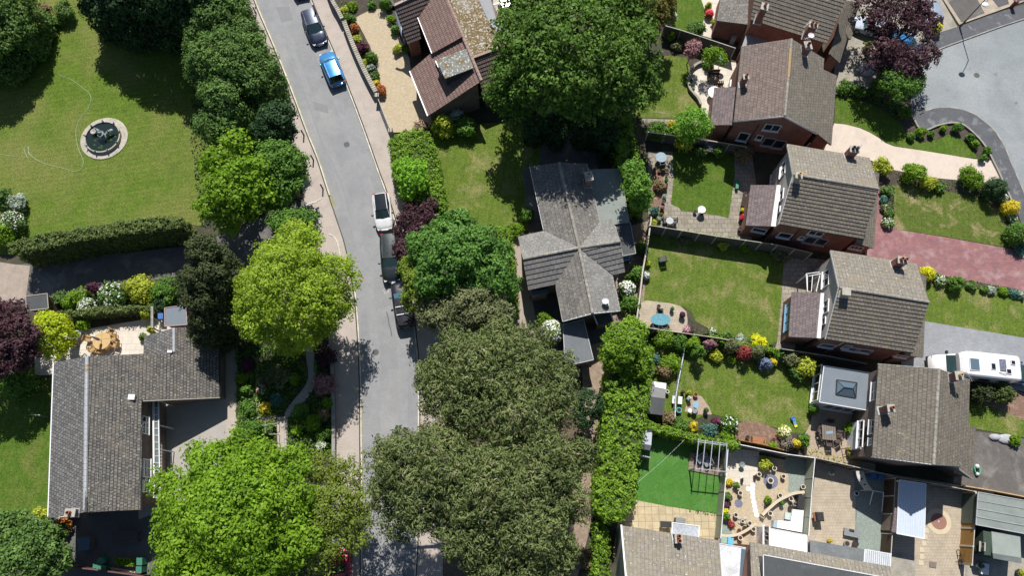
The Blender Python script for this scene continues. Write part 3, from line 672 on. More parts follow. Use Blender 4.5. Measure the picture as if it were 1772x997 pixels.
T_PINK = tiles('pink_brown_pantiles', (.18, .115, .098), (.235, .15, .13), (.06, .038, .034), .22, .36, lichen=(.5, .45, .38), lt=(.71, .74), off=0, ms=.035)
T_PSHADE = tiles('shaded_pantiles', (.115, .085, .078), (.165, .12, .11), (.035, .028, .028), .22, .36, lt=(.72, .76), off=0, ms=.035)  # pantile colour with the shade of sunless slopes painted in
T_SMALL = tiles('plum_plain_tiles', (.13, .10, .105), (.20, .155, .155), (.06, .055, .06), .24, .27, lt=(.69, .73))
RIDGE = mat('ridge_tiles', (.30, .285, .25), (.2, .19, .165), 4, .9, c3=(.42, .40, .35), s3=1.5, fine=.3)
RIDGEO = mat('ridge_lichen', (.42, .25, .08), (.3, .27, .2), 4, .9, fine=.3)
BRICKR = brick('red_brick', (.20, .072, .05), (.26, .10, .07), (.24, .19, .16), ms=.009)
BRICKD = brick('brown_brick', (.145, .10, .085), (.19, .135, .115), (.2, .17, .15), ms=.009)
RENDER = mat('pebbledash', (.50, .46, .44), (.43, .40, .385), 3, .9, fine=.12)
RENDG = mat('grey_render', (.33, .33, .33), (.29, .29, .29), 3, .9)
WHITE = plain('white_upvc', (.78, .79, .8), .4)
LEAD = mat('lead_flashing', (.42, .44, .46), (.34, .355, .37), 3, .5, fine=.1)
LEADW = mat('white_flashing', (.75, .76, .77), (.62, .63, .64), 3, .6, fine=.1)
GUT = plain('black_gutter', (.03, .03, .032), .4)
GLASS = glass('window_glass')
GLASSB = glass('reflective_glass', (.10, .15, .2), .08)
FLATG = mat('pale_green_felt', (.24, .27, .25), (.21, .235, .22), 1.2, .85, c3=(.17, .2, .19), s3=.5, fine=.1)
FLATD = mat('dark_felt', (.075, .082, .085), (.06, .066, .07), 1.5, .8, c3=(.12, .125, .125), s3=.7, t3=(.55, .75), fine=.15)
FLATB = mat('blue_grey_felt', (.17, .20, .235), (.15, .18, .21), 1.2, .75, fine=.08)
FLATS = mat('slate_felt', (.15, .165, .18), (.12, .135, .15), 1.0, .8, c3=(.17, .10, .075), s3=.6, t3=(.62, .7), fine=.12)
MOSS = mat('mossy_flat_roof', (.22, .15, .065), (.10, .08, .035), 5, .95, c3=(.27, .25, .21), s3=.5, speck=(.42, .40, .37), sps=6.5, spt=(.56, .61), fine=.4, bump=.6, bs=15)
ROOFGREY = mat('grey_membrane', (.29, .30, .32), (.24, .25, .265), .8, .8, c3=(.35, .35, .35), s3=.3, fine=.1)
POT = mat('terracotta', (.28, .11, .06), (.2, .08, .045), 6, .85)
POTY = mat('buff_pot', (.52, .40, .2), (.42, .32, .17), 6, .8)
CEMENT = mat('cement', (.42, .39, .34), (.33, .31, .27), 5, .9, fine=.2)
def clip(poly, lo, hi):
    for sgn, lim in ((1, lo), (-1, -hi)):
        out = []
        for i in range(len(poly)):
            a = poly[i]; b = poly[(i + 1) % len(poly)]; da = sgn * a[1] - lim; db = sgn * b[1] - lim
            if da >= 0: out.append(a)
            if (da >= 0) != (db >= 0):
                t = da / (da - db); out.append((a[0] + (b[0] - a[0]) * t, a[1] + (b[1] - a[1]) * t))
        poly = out
        if not poly: return []
    return poly
def tiled(name, pts, e, m, parent, course=.33, step=.035, thick=.12, lift=0.0):
    """real overlapping courses of tiles on a planar roof face; e = (i,j) the eaves edge"""
    pts = [Vector(p) + Vector((0, 0, lift)) for p in pts]
    pl = Plane(pts[e[0]], pts[e[1]], max(pts, key=lambda p: p.z)); N = pl.n
    U = (pts[e[1]] - pts[e[0]]).normalized(); V = N.cross(U)
    if V.z < 0: U = -U; V = -V
    o = pts[e[0]]; loc = [((p - o).dot(U), (p - o).dot(V)) for p in pts]
    ar = sum(loc[i][0] * loc[(i + 1) % len(loc)][1] - loc[(i + 1) % len(loc)][0] * loc[i][1] for i in range(len(loc)))
    if ar < 0: loc = loc[::-1]
    W = lambda u, v, w_=0: o + U * u + V * v + N * w_
    mb = MB(); n = len(loc)
    mb.face([W(u, v, -thick) for u, v in loc][::-1], m=0)
    for i in range(n):
        a = loc[i]; b = loc[(i + 1) % n]
        mb.face([W(*a, -thick), W(*b, -thick), W(*b, .012), W(*a, .012)], uv=[(0, 0), (1, 0), (1, .1), (0, .1)])
    v0 = min(v for u, v in loc); v1 = max(v for u, v in loc); k = 0; v = v0
    while v < v1 - 1e-4:
        q = clip(loc, v, min(v + course, v1))
        if len(q) >= 3:
            h_ = lambda vv: .014 + step * (1 - (vv - v) / course)
            mb.face([W(a, b, h_(b)) for a, b in q], uv=[(a, b - v0) for a, b in q])
            lo = [a for a, b in q if abs(b - v) < 1e-5]
            if len(lo) >= 2:
                a, b = min(lo), max(lo); mb.face([W(a, v, .008), W(b, v, .008), W(b, v, .014 + step), W(a, v, .014 + step)], uv=[(a, v - v0 + .16), (b, v - v0 + .16), (b, v - v0 + .18), (a, v - v0 + .18)])
        v += course
    return mb.build(name, m, parent, world=True)
def ridge(parent, a, b, r=.13, m=None, name='ridge'):
    a = Vector(a); b = Vector(b); L = (b - a).length; n = max(2, int(L / .45)); mb = MB(); d = (b - a) / n
    for i in range(n):
        mb.cyl(a + d * i, a + d * (i + .96), r * (1 + .06 * random.random()), r * .93, 8)
    return mb.build(name, m or RIDGE, parent, world=True)
def inset(poly, d):
    n = len(poly); P2 = [Vector((p[0], p[1])) for p in poly]
    ar = sum(P2[i].x * P2[(i + 1) % n].y - P2[(i + 1) % n].x * P2[i].y for i in range(n)); s = 1 if ar > 0 else -1
    out = []
    for i in range(n):
        p0, p1, p2 = P2[i - 1], P2[i], P2[(i + 1) % n]
        d1 = (p1 - p0).normalized(); d2 = (p2 - p1).normalized()
        n1 = Vector((-d1.y, d1.x)) * s; n2 = Vector((-d2.y, d2.x)) * s
        b = n1 + n2
        if b.length < 1e-3: out.append(p1 + n1 * d); continue
        b.normalize(); k = max(.35, b.dot(n1)); out.append(p1 + b * (d / k))
    return out
def walls(parent, outline, m, ins=.28, z0=0.0, name='wall', dz=None, world=False, pl='auto'):
    P_ = [Vector(p) if world else G(*p) for p in outline]
    q = inset(P_, ins)
    zt = [p.z + (dz[i] if dz else -.02) for i, p in enumerate(P_)]
    if pl == 'auto': pl = [Plane(P_[0], P_[1], P_[2])] if world and dz is None else None
    if pl: zt = [min(s.z(p.x, p.y) for s in pl) - .13 for p in q]
    mb = MB(); mb.prism(q, z0, zt); mb.build(name, m, parent, world=True); return q
def gable(parent, A, B, C, D, r0, r1, he, hr, m1, m2, mw, ins=.3, course=.33, step=.035, rm=None):
    pA, pB, pC, pD = [G(p[0], p[1], he) for p in (A, B, C, D)]; q0 = G(*r0, hr); q1 = G(*r1, hr)
    s1 = Plane(pA, pD, (q0 + q1) / 2); s2 = Plane(pB, pC, (q0 + q1) / 2)
    tiled('roof', [pA, pD, s1.at(*r1), s1.at(*r0)], (0, 1), m1, parent, course, step)
    tiled('roof', [pB, pC, s2.at(*r1), s2.at(*r0)], (0, 1), m2, parent, course, step)
    ridge(parent, q0 + Vector((0, 0, .02)), q1 + Vector((0, 0, .02)), m=rm)
    q = walls(parent, [(*A, he), (*r0, hr), (*B, he), (*C, he), (*r1, hr), (*D, he)], mw, ins, pl=[s1, s2])
    for a, b in ((pA, pD), (pB, pC)): mb = MB(); mb.cyl(a + Vector((0, 0, -.06)), b + Vector((0, 0, -.06)), .07, n=6); mb.build('gutter', GUT, parent, world=True)
    for a, c_, b in ((pA, q0, pB), (pC, q1, pD)):
        mb = MB(); mb.beam(a + Vector((0, 0, -.1)), c_ + Vector((0, 0, -.1)), .035, .2); mb.beam(c_ + Vector((0, 0, -.1)), b + Vector((0, 0, -.1)), .035, .2); mb.build('barge_board', WHITE, parent, world=True)
    return s1, s2, q
def slab(parent, pts, m, mw=None, ins=.12, thick=.14, name='flat_roof', wname='wall', trim=None, world=False, z0=0.0):
    P_ = [Vector(p) if world else G(*p) for p in pts]
    mb = MB(); mb.prism(P_, [p.z - thick for p in P_], [p.z for p in P_], bottom=True); o = mb.build(name, m, parent, world=True)
    if mw: walls(parent, P_, mw, ins, z0, wname, dz=[-.1] * len(P_), world=True)
    if trim:
        mb = MB(); n = len(P_)
        for i in range(n): mb.beam(P_[i] + Vector((0, 0, .01)), P_[(i + 1) % n] + Vector((0, 0, .01)), .06, .07)
        mb.build('roof_trim', trim, parent, world=True)
    return o
def lean(parent, pts, e, m, mw, ins=.2, course=.3, step=.03, world=False, wall=True):
    P_ = [Vector(p) if world else G(*p) for p in pts]
    pl = Plane(P_[0], P_[1], P_[2])
    if len(P_) > 3: P_ = P_[:3] + [Vector((p.x, p.y, pl.z(p.x, p.y))) for p in P_[3:]]
    tiled('extension_roof', P_, e, m, parent, course, step)
    if wall: return walls(parent, P_, mw, ins, name='extension_wall', world=True)
def onwall(x, y, a, b):
    a = Vector((a[0], a[1], 0)); b = Vector((b[0], b[1], 0)); n = (b - a).cross(Vector((0, 0, 1))).normalized()
    d = ray(x, y); o = Vector((0, 0, CAMH)); t = (a - o).dot(n) / d.dot(n); p = o + d * t
    if n.dot(d) > 0: n = -n
    return p, n, (b - a).normalized()
def window(parent, a, b, x, y, w_, h_, cols=2, rows=1, fm=None, gm=None, name='window', sill=True):
    """window in the wall over ground line a-b, centred where the photograph shows it"""
    p, n, u = onwall(x, y, a, b); up = Vector((0, 0, 1))
    if p.z - h_ / 2 < .15: p.z = h_ / 2 + .15
    M_ = Matrix((u, -n, up)).transposed(); mb = MB(); t = .07
    bx = lambda c, s: mb.box(p + u * c[0] + up * c[1] + n * .035, s, M_=M_)
    bx((0, h_ / 2 - t / 2), (w_, .09, t)); bx((0, -h_ / 2 + t / 2), (w_, .09, t))
    for k in range(cols + 1):
        c = -w_ / 2 + t / 2 + (w_ - t) * k / cols; bx((c, 0), (t * (1 if k in (0, cols) else .7), .085, h_ - 2 * t))
    for k in range(1, rows): bx((0, -h_ / 2 + h_ * k / rows), (w_ - 2 * t, .08, t * .6))
    if sill: mb.box(p - up * (h_ / 2 + .04) + n * .09, (w_ + .12, .18, .06), M_=M_)
    o = mb.build(name, fm or WHITE, parent, world=True)
    g = MB(); g.box(p + n * .016, (w_ - .06, .02, h_ - .06), M_=M_); g.build('pane', gm or GLASS, o, world=True)
    return o
def chimney(parent, pl, x, y, w_, l_, h_, rz=0.0, pots=1, m=None, potm=None, flash=True, cap=.08):
    b = pl.at(x, y) if isinstance(pl, Plane) else G(x, y, pl)
    mb = MB(); z0 = b.z - .8; mb2 = MB()
    M_ = Matrix.Rotation(rz, 3, 'Z')
    def ubox(mb, c, s):
        hx, hy = s[0] / 2, s[1] / 2; q = [c + M_ @ Vector((i * hx, j * hy, 0)) for i, j in ((-1, -1), (1, -1), (1, 1), (-1, 1))]
        mb.prism(q, c.z - s[2] / 2, c.z + s[2] / 2, bottom=True)
    ubox(mb, Vector((b.x, b.y, b.z - .4 + h_ / 2)), (w_, l_, h_ + .8))
    o = mb.build('chimney', m or BRICKR, parent, world=True)
    c2 = MB(); ubox(c2, Vector((b.x, b.y, b.z + h_ + cap / 2)), (w_ + .12, l_ + .12, cap)); c2.build('chimney_cap', CEMENT, o, world=True)
    for k in range(pots):
        off = M_ @ Vector((((k - (pots - 1) / 2) * .34) if w_ >= l_ else 0, ((k - (pots - 1) / 2) * .34) if l_ > w_ else 0, 0))
        c3 = MB(); c3.lathe((b.x + off.x, b.y + off.y, b.z + h_ + cap), [(.15, 0), (.12, .28), (.15, .3), (.15, .36), (.10, .36), (.09, .05), (0, .05)], 12); c3.build('chimney_pot', potm or POT, o, world=True)
    if flash and isinstance(pl, Plane):
        f = MB(); q = []
        for i, j in ((-1, -1), (1, -1), (1, 1), (-1, 1)):
            c = Vector((b.x, b.y, 0)) + M_ @ Vector((i * (w_ / 2 + .1), j * (l_ / 2 + .1), 0)); q.append(Vector((c.x, c.y, pl.z(c.x, c.y) + .075)))
        f.prism(q, [p.z - .05 for p in q], [p.z for p in q]); f.build('flashing', LEAD, o, world=True)
    return o, b
def rod(name, parent, pts, r, m): mb = MB(); mb.tube([Vector(p) for p in pts], r, 6); return mb.build(name, m, parent, world=True)
ALU = plain('aluminium', (.6, .6, .62), .4, .6)
def aerial(parent, b, h=1.3, rz=.6):
    mb = MB(); b = Vector(b); h *= .75; mb.cyl(b, b + Vector((0, 0, h)), .018, n=6)
    d = Vector((math.cos(rz), math.sin(rz), 0)); p = Vector((-d.y, d.x, 0)); t = b + Vector((0, 0, h))
    mb.beam(t - d * .5, t + d * .5, .018, .018)
    for k in range(6): q = t + d * (-.45 + k * .18); mb.beam(q - p * .16, q + p * .16, .01, .01)
    return mb.build('aerial', ALU, parent, world=True)
def house(name, label, A, B, C, D, r0, r1, he, hr, m1, m2, mw, cat='house', **k):
    c = (G(*A, he) + G(*C, he)) / 2
    root = thing(name, label, cat, (c.x, c.y, 0)); s = gable(root, A, B, C, D, r0, r1, he, hr, m1, m2, mw, **k); return root, s
# H1: ridge runs up the picture
h1, (s1, s2, q) = house('brick_house', 'brick house with brown tiled roof whose dark red gable faces the cream curving driveway', (1270.2, 209.5), (1415.6, 231.5), (1425.7, 101), (1283.3, 80), (1358, 200.4), (1369.5, 67), 5, 7.25, T_BROWNR, T_BROWN, BRICKR, course=.3)
ridge(h1, s1.at(1367.6, 85) + Vector((0, 0, .04)), s1.at(1364, 135) + Vector((0, 0, .04)), .14, RIDGEO)
pts = [s2.at(*p) for p in ((1414.5, 231), (1438.7, 250.6), (1447.7, 130), (1424, 119))]
tiled('extension_roof', pts, (1, 2), T_BROWN, h1, .3, lift=-.06); walls(h1, pts, BRICKR, .25, name='extension_wall', world=True)
ew = lean(h1, [(1229, 216.5, 2.6), (1236, 151.3, 2.6), (1274, 150.8, 3.7), (1269.6, 216.8, 3.7)], (0, 1), T_SMALL, BRICKR)
a, b = q[0], q[2]
for wx, wy, ww, wh, cc, fm_ in ((1336, 220, 1.5, 1.1, 2, 0), (1314, 237, .6, .8, 1, 0), (1330, 245, 1.1, 1.5, 1, 1), (1348, 249, 1.1, 1.5, 1, 1), (1286, 236, 1.0, 1.5, 1, 0), (1408, 252, 1.2, .9, 2, 0)):
    p_, p2_ = onwall(wx, wy, q[0], q[1])[0], q[1]; k_ = 0 if p_.x + ww / 2 < p2_.x else 1
    window(h1, q[k_], q[k_ + 1], wx, wy, ww, wh, cc, fm=LEAD if fm_ else None)
rod('downpipe', h1, [(*onwall(1316, 211, q[0], q[1])[0].xy, 4.8), (*onwall(1316, 211, q[0], q[1])[0].xy, .1)], .05, GUT)
chimney(h1, s2, 1391, 90, .55, .8, 1.0, .1, 1); o_, b_ = chimney(h1, s1, 1284, 146, .45, .45, 1.2, 0, 1)
mb = MB(); mb.lathe(s2.at(1389, 84) + Vector((0, 0, 1.9)), [(.0, 0), (.16, .04), (.27, .11), (.28, .12), (.16, .05), (0, .02)], 16); mb.build('satellite_dish', WHITE, h1, world=True)
aerial(h1, s2.at(1387, 86) + Vector((0, 0, 1.0)), 1.2, .4)
# H2
def h23(label, A, B, C, D, r0, r1, hr, ox, oy, m2, outer, leanp):
    hh, (s1, s2, q) = house('brick_house', label, A, B, C, D, r0, r1, 5, hr, T_TAN, m2, BRICKR, step=.055)  # tan sunward slope, darker far slope: sun and shade in tile colour
    e = G(*C, 5); f = G(*D, 5); dv = (f - e).normalized(); ex = Vector((dv.y, -dv.x, 0)); ex = ex if ex.x > 0 else -ex
    o0 = G(*outer[0], 2.5); o1 = G(*outer[1], 2.5)
    i0 = f - dv * 0.0; i1 = e
    lean(hh, [(o0.x, o0.y, 2.5), (o1.x, o1.y, 2.5), (i1.x - ex.x * .15, i1.y - ex.y * .15, 3.9), (i0.x - ex.x * .15, i0.y - ex.y * .15, 3.9)], (0, 1), T_BROWN, BRICKR, world=True)
    lq = lean(hh, leanp, (0, 3), T_SMALL, BRICKR)
    return hh, s1, s2, q, lq
# A = north-west eaves corner, B = south-west, C = south-east, D = north-east
h2, s1, s2, q, lq = h23('brick house with tan and dark roof slopes between the cream and the red driveway', (1362.3, 249.6), (1348, 387.4), (1493.7, 413.5), (1504.7, 274), (1372.3, 302), (1520.8, 327), 6.95, 0, 0, T_BROWN, [(1521, 300), (1511.8, 430.6)],
    [(1299, 320.2, 2.6), (1351, 320.6, 3.7), (1342, 392, 3.7), (1290, 390.5, 2.6)])
def westface(hh, s1, q, A, B, wins, r0, he, hr):
    """rendered upper west gable over the lean-to, with its windows"""
    a, rr, b = q[0], q[1], q[2]
    mb = MB(); d = (Vector((b[0], b[1])) - Vector((a[0], a[1]))).normalized(); n = Vector((d.y, -d.x)); n = n if n.x < 0 else -n
    P_ = [Vector((a[0], a[1])) + n * .03 + d * .15, Vector((rr[0], rr[1])) + n * .03, Vector((b[0], b[1])) + n * .03 - d * .15]
    zt = [he - .05, hr - .3, he - .05]
    mb.face([(P_[0].x, P_[0].y, .3), (P_[2].x, P_[2].y, 2.6), (P_[2].x, P_[2].y, zt[2]), (P_[1].x, P_[1].y, zt[1]), (P_[0].x, P_[0].y, zt[0])])
    mb.build('rendered_gable', RENDER, hh, world=True)
    a2, b2 = P_[0], P_[2]
    for wx, wy, ww, wh, cc in wins: window(hh, a2, b2, wx, wy, ww, wh, cc)
westface(h2, s1, q, 0, 0, [(1356, 292, 1.5, 1.2, 2), (1353, 338, 1.1, 1.0, 1), (1348, 364, .6, .8, 1)], 0, 5, 6.95)
window(h2, q[0], q[2], 1340, 309, 1.6, 1.6, 3)
a, b = q[2], q[3]
window(h2, a, b, 1358, 407, 1.2, 1.1, 1); window(h2, a, b, 1387, 411, .5, .6, 1); window(h2, a, b, 1412, 403, 1.3, .9, 2); window(h2, a, b, 1402, 415, 1.0, 1.4, 1, 1, LEAD); window(h2, a, b, 1421, 418, 1.0, 1.4, 1, 1, LEAD); window(h2, a, b, 1482, 428, 1.2, .7, 3)
rod('downpipe', h2, [(*onwall(1383, 399, a, b)[0].xy, 4.8), (*onwall(1383, 399, a, b)[0].xy, .1)], .05, GUT)
window(h2, lq[3], lq[2], 1314, 398, 1.3, .8, 1, fm=WHITE)
def lead_top(hh, p):
    P_ = [G(*x) for x in p]; mb = MB(); mb.prism(P_, [v.z - .02 for v in P_], [v.z + .03 for v in P_]); mb.build('lead_apron', LEADW, hh, world=True)
lead_top(h2, [(1344, 320, 3.65), (1351, 320.6, 3.82), (1342, 392, 3.82), (1334, 391.5, 3.65)])
_, cb = chimney(h2, s1, 1468, 270, .75, .55, 1.25, -.15, 2, potm=GUT); aerial(h2, cb + Vector((.3, 0, 1.2)), 1.3, .6)
chimney(h2, s2, 1377, 310, .5, .5, .7, -.15, 1, POTY, POTY)
ridge(h2, s1.at(1378, 300) + Vector((0, 0, .05)), s1.at(1396, 304) + Vector((0, 0, .05)), .14, RIDGEO)
# H3
h3, s1, s2, q, lq = h23('brick house with rendered west gable and tan roof slope, south of the red driveway', (1437.3, 433.7), (1428.5, 586.5), (1580.2, 610.7), (1585.5, 456.9), (1451.7, 498), (1607.6, 523.2), 6.85, 0, 0, T_BROWN, [(1602.5, 478), (1597, 619.5)],
    [(1369.5, 505.3, 2.6), (1426, 507.6, 3.7), (1420, 585.8, 3.7), (1364.2, 583.3, 2.6)])
westface(h3, s1, q, 0, 0, [(1430, 482, 1.6, 1.3, 2), (1430, 531, 1.2, 1.1, 2), (1426, 556, .7, .8, 1)], 0, 5, 6.85)
lead_top(h3, [(1420, 507.2, 3.65), (1426, 507.6, 3.82), (1420, 585.8, 3.82), (1413, 585.3, 3.65)])
a, b = q[2], q[3]
for x, y, ww in ((1432, 598, 1.3), (1466, 600, .6), (1474, 604, 1.3), (1495, 607, 1.3)): window(h3, a, b, x, y, ww, 1.0, 1)
window(h3, a, b, 1560, 616, 1.1, .6, 2)
rod('downpipe', h3, [(*onwall(1452, 597, a, b)[0].xy, 4.8), (*onwall(1452, 597, a, b)[0].xy, .1)], .05, WHITE)
window(h3, lq[0], lq[3], 1364, 549, 2.6, 1.1, 3, fm=plain('blue_frame', (.16, .33, .5), .5))
_, cb = chimney(h3, s1, 1549, 459, .75, .55, 1.25, -.15, 2); aerial(h3, cb + Vector((.2, 0, 1.2)), 1.3, 1.2)
chimney(h3, s2, 1459, 509, .6, .5, .6, -.15, 0, POTY, POTY)
mb = MB()
for x0, y0, x1, y1 in ((1395, 474, 1418, 471), (1399, 478, 1420, 474), (1397, 476, 1397, 503), (1406, 476, 1404, 505), (1419, 474, 1412, 505), (1395, 474, 1397, 505)):
    mb.beam(G(x0, y0, 2.4), G(x1, y1, 2.5), .055, .08)
for x, y in ((1395, 476), (1397, 504), (1419, 474)): g_ = G(x, y, 2.4); mb.beam((g_.x, g_.y, 0), g_, .1, .1)
mb.build('door_canopy_frame', WHITE, h3, world=True)
# H5 (ridge up the picture) with garden room
h5, (s1, s2, q) = house('brick_house', 'brick house with brown roof and grey garden room, beside the white motorhome', (1509, 791.3), (1672.8, 808.2), (1677.6, 657.8), (1520, 630), (1615, 804.6), (1624.7, 638.5), 5, 7.1, T_BROWN, T_BROWN, BRICKD, course=.3)
P_ = [G(1651, 817.8, 2.6), G(1682.4, 829.8, 2.5), G(1687.7, 738.4, 2.5), G(1675.5, 737, 3.4)]
i1 = Vector((G(1672.8, 808.2, 5).x - .2, G(1672.8, 808.2, 5).y + .2, 3.6)); i2 = Vector((G(1675, 737, 5).x - .2, G(1675, 737, 5).y, 3.6))
lean(h5, [P_[1], P_[2], i2, i1], (0, 1), T_BROWN, BRICKD, world=True)
lean(h5, [P_[0], P_[1], i1], (0, 1), T_BROWN, BRICKD, world=True, wall=False)
ridge(h5, P_[1], i1, .08)
a, b = q[0], q[5]
window(h5, a, b, 1515, 677, 1.6, 1.1, 2); window(h5, a, b, 1510.5, 739, 1.2, 1.0, 2); window(h5, a, b, 1508.5, 765, .6, .7, 1)
chimney(h5, s1, 1527, 711, .5, .5, 1.35, 0, 1); _, cb = chimney(h5, s2, 1645, 655, .55, .6, 1.15, 0, 1, potm=POTY)
mb = MB(); mb.ball(cb + Vector((.5, .15, 1.5)), .16); mb.build('chimney_cowl', WHITE, h5, world=True); aerial(h5, cb + Vector((.4, -.1, 1.1)), .9, 1.9)
# bay window and ramp rails on the garden side
by = [(1487, 728, 2.35), (1501, 725, 2.35), (1499, 780, 2.35), (1484, 777, 2.35)]
slab(h5, by, LEAD, None, name='bay_roof'); mbw = walls(h5, by, WHITE, .05, name='bay_window', dz=[-.14] * 4)
window(h5, mbw[3], mbw[0], 1490, 752, 2.3, .95, 3)
gr = [(1425.6, 633.2, 2.7), (1505, 645.7, 2.7), (1501.9, 710.7, 2.7), (1417.7, 696.3, 2.7)]
slab(h5, gr, FLATB, None, name='garden_room_roof', trim=WHITE)
gq = walls(h5, gr, WHITE, .15, name='garden_room_wall', dz=[-.13] * 4)
window(h5, gq[3], gq[0], 1414, 664, 3.3, 1.35, 4); window(h5, gq[2], gq[3], 1460, 711, 4.2, 1.6, 5)
mb = MB(); L4 = [G(*p, 2.72) for p in ((1447.8, 658), (1482.5, 663), (1480.6, 689), (1446.5, 683))]; c = sum(L4, Vector()) / 4; c.z = 3.2
dx = (L4[1] - L4[0]).normalized() * .38; k0 = c - dx; k1 = c + dx
for f in ([L4[0], L4[3], k0], [L4[3], L4[2], k1, k0], [L4[2], L4[1], k1], [L4[1], L4[0], k0, k1]): mb.face(f)
lan = mb.build('roof_lantern', GLASSB, h5, world=True)
mb = MB()
for i in range(4): mb.beam(L4[i], L4[(i + 1) % 4], .1, .12)
for i, k in ((0, k0), (3, k0), (1, k1), (2, k1)): mb.beam(L4[i], k, .05, .05)
mb.beam(k0, k1, .05, .05); mb.build('lantern_frame', GUT, lan, world=True)
mb = MB()
for x0, y0, x1, y1 in ((1464, 776, 1496, 772), (1466, 786, 1494, 789)):
    A_, B_ = G(x0, y0, .95), G(x1, y1, .95); mb.beam(A_, B_, .05, .05)
    for t in (0, .5, 1): g_ = A_.lerp(B_, t); mb.beam((g_.x, g_.y, 0), g_, .05, .05)
mb.build('handrail', GUT, h5, world=True)
# H0 at the top edge
h0 = thing('brick_house', 'brick house with dark stepped roof at the top edge, beside the purple tree', 'house', (*G(1370, 20, 0).xy, 0))
pl = Plane(G(1299, 33.7, 5), G(1430.8, 75, 5), G(1310, -60, 7.2))
tiled('roof', [pl.at(*p) for p in ((1299, 33.7), (1430.8, 75), (1463.8, 0), (1482, -42), (1318, -80))], (0, 1), T_BROWN, h0, .36, .05)
pl0 = pl
walls(h0, [pl.at(*p) for p in ((1299, 33.7), (1430.8, 75), (1463.8, 0), (1482, -42), (1318, -80))], BRICKR, .25, world=True)
lean(h0, [G(1452.5, 108.8, 2.6), G(1484, 4, 2.6), G(1463.8, 0, 3.9), G(1436, 92.7, 3.9)], (0, 1), T_BROWN, BRICKR, world=True)
lean(h0, [G(1484, 4, 2.6), G(1500, -50, 2.6), G(1478, -55, 3.9)], (0, 1), T_BROWN, BRICKR, world=True, wall=False)
for P_ in ([G(1482, 35, 2.65), G(1457, 38, 3.2), G(1478, 51, 2.65)], [G(1478, 51, 2.65), G(1457, 38, 3.2), G(1466, 66, 2.7), G(1472, 68, 2.65)]): tiled('porch_roof', P_, (0, 2) if len(P_) == 3 else (3, 0), T_BROWN, h0, .25, .03)
_, cb = chimney(h0, pl0, 1396, 62, .75, .55, 1.6, -.25, 2); aerial(h0, cb + Vector((-.5, .1, .9)), 1.3, .8)
chimney(h0, pl0, 1312, 34, .6, .7, 1.9, -.3, 1)
slab(h0, [(1250, -20, 2.7), (1311, -20, 3.1), (1296, 42, 3.1), (1240, 35, 2.7)], T_GREY, BRICKR, name='garage_roof', wname='garage_wall')
mb = MB(); mb.beam(G(1313, -25, 3.2), G(1297, 44, 3.2), .3, .12); mb.build('parapet', LEADW, h0, world=True)
slab(h0, [(1283, 82, 2.6), (1347, 70, 2.6), (1302, 48, 2.6), (1291, 60, 2.6)], ROOFGREY, BRICKR, name='link_roof', wname='link_wall')
th = thing('pantiled_house', 'large house with pink-brown pantiled slope, square dormer and moss-covered flat roof', 'house', (*G(790, 60, 0).xy, 0))
E0 = (709, 123); E1 = (740.2, 200.8)
pl = Plane(G(*E0, 2.6), G(*E1, 2.6), G(833.2, 140.2, 5.0))
P1 = [pl.at(*p) for p in (E0, E1, (833.2, 140.2), (799, 60), (746, 92))]
tiled('roof', P1, (0, 1), T_PINK, th, .36, .04)
P2 = [pl.at(*p) for p in ((721.8, 28.7), (748.3, 96), (801, 67.3), (772.5, 0), (750, -50), (720, -20))]
tiled('roof', P2, (0, 1), T_PINK, th, .36, .04, .3, lift=.35)
for a_, b_ in ((P2[0] + Vector((0, 0, .34)), P2[1] + Vector((0, 0, .34))), (P1[0], P1[1])): mb = MB(); mb.beam(a_, b_, .12, .14); mb.build('gutter', WHITE, th, world=True)
ridge(th, pl.at(833.2, 140.2) + Vector((0, 0, .06)), pl.at(757, -40) + Vector((0, 0, .3)), .17, mat('pink_ridge', (.36, .26, .22), (.28, .2, .17), 4, .9))
walls(th, P1, BRICKD, .3, world=True, pl=[pl]); walls(th, P2, BRICKD, .3, world=True, pl=[pl])
plw = Plane(G(705, 76, 2.8), G(727.3, 67.3, 2.8), G(682, 10, 5.2))
tiled('roof', [plw.at(*p) for p in ((705, 76), (729, 66.5), (722, 29), (760, -20), (715, -12), (682, 10))], (0, 1), T_PSHADE, th, .36, .05)
walls(th, [plw.at(*p) for p in ((705, 76), (729, 66.5), (722, 29), (740, -10), (715, -12), (682, 10))], BRICKR, .25, world=True)
mb = MB(); mb.beam(plw.at(682, 9), plw.at(722, -10), .25, .15); mb.beam(plw.at(682, 9), plw.at(670, -16), .2, .15); mb.build('parapet', mat('pinkish_coping', (.45, .36, .32)), th, world=True)
slab(th, [(683, 18, 2.3), (691, 21, 2.3), (701, 58, 2.2), (696, 67, 2.2)], GLASSB, WHITE, name='porch_roof', wname='porch_wall')
fr = [(763, -40, 5.0), (817.8, 99.3, 5.0), (889.5, 72.8, 5.0), (893, 64, 5.0), (880, 50, 5.0), (866, 43, 5.0), (858, 30, 5.0), (838, -40, 5.0)]
fo = slab(th, fr, MOSS, None, thick=.25, name='flat_roof')
mb = MB(); q_ = [G(x, y, 5.02) for x, y in ((826, -40), (829, 0), (840, 25), (852, 48), (866, 60), (884, 66), (892, 64), (880, 50), (866, 43), (858, 30), (838, -40))]; mb.prism(q_, 5.0, 5.03); mb.build('bare_membrane', ROOFGREY, fo, world=True)
mb = MB()
for a_, b_ in zip(fr[1:], fr[2:4]): mb.beam(G(*a_), G(*b_), .25, .1)
mb.build('roof_edge', mat('pink_ridge', (.36, .26, .22)), th, world=True)
ple = Plane(G(837, 165, 2.8), G(910, 137, 2.8), G(855, 87, 4.9))
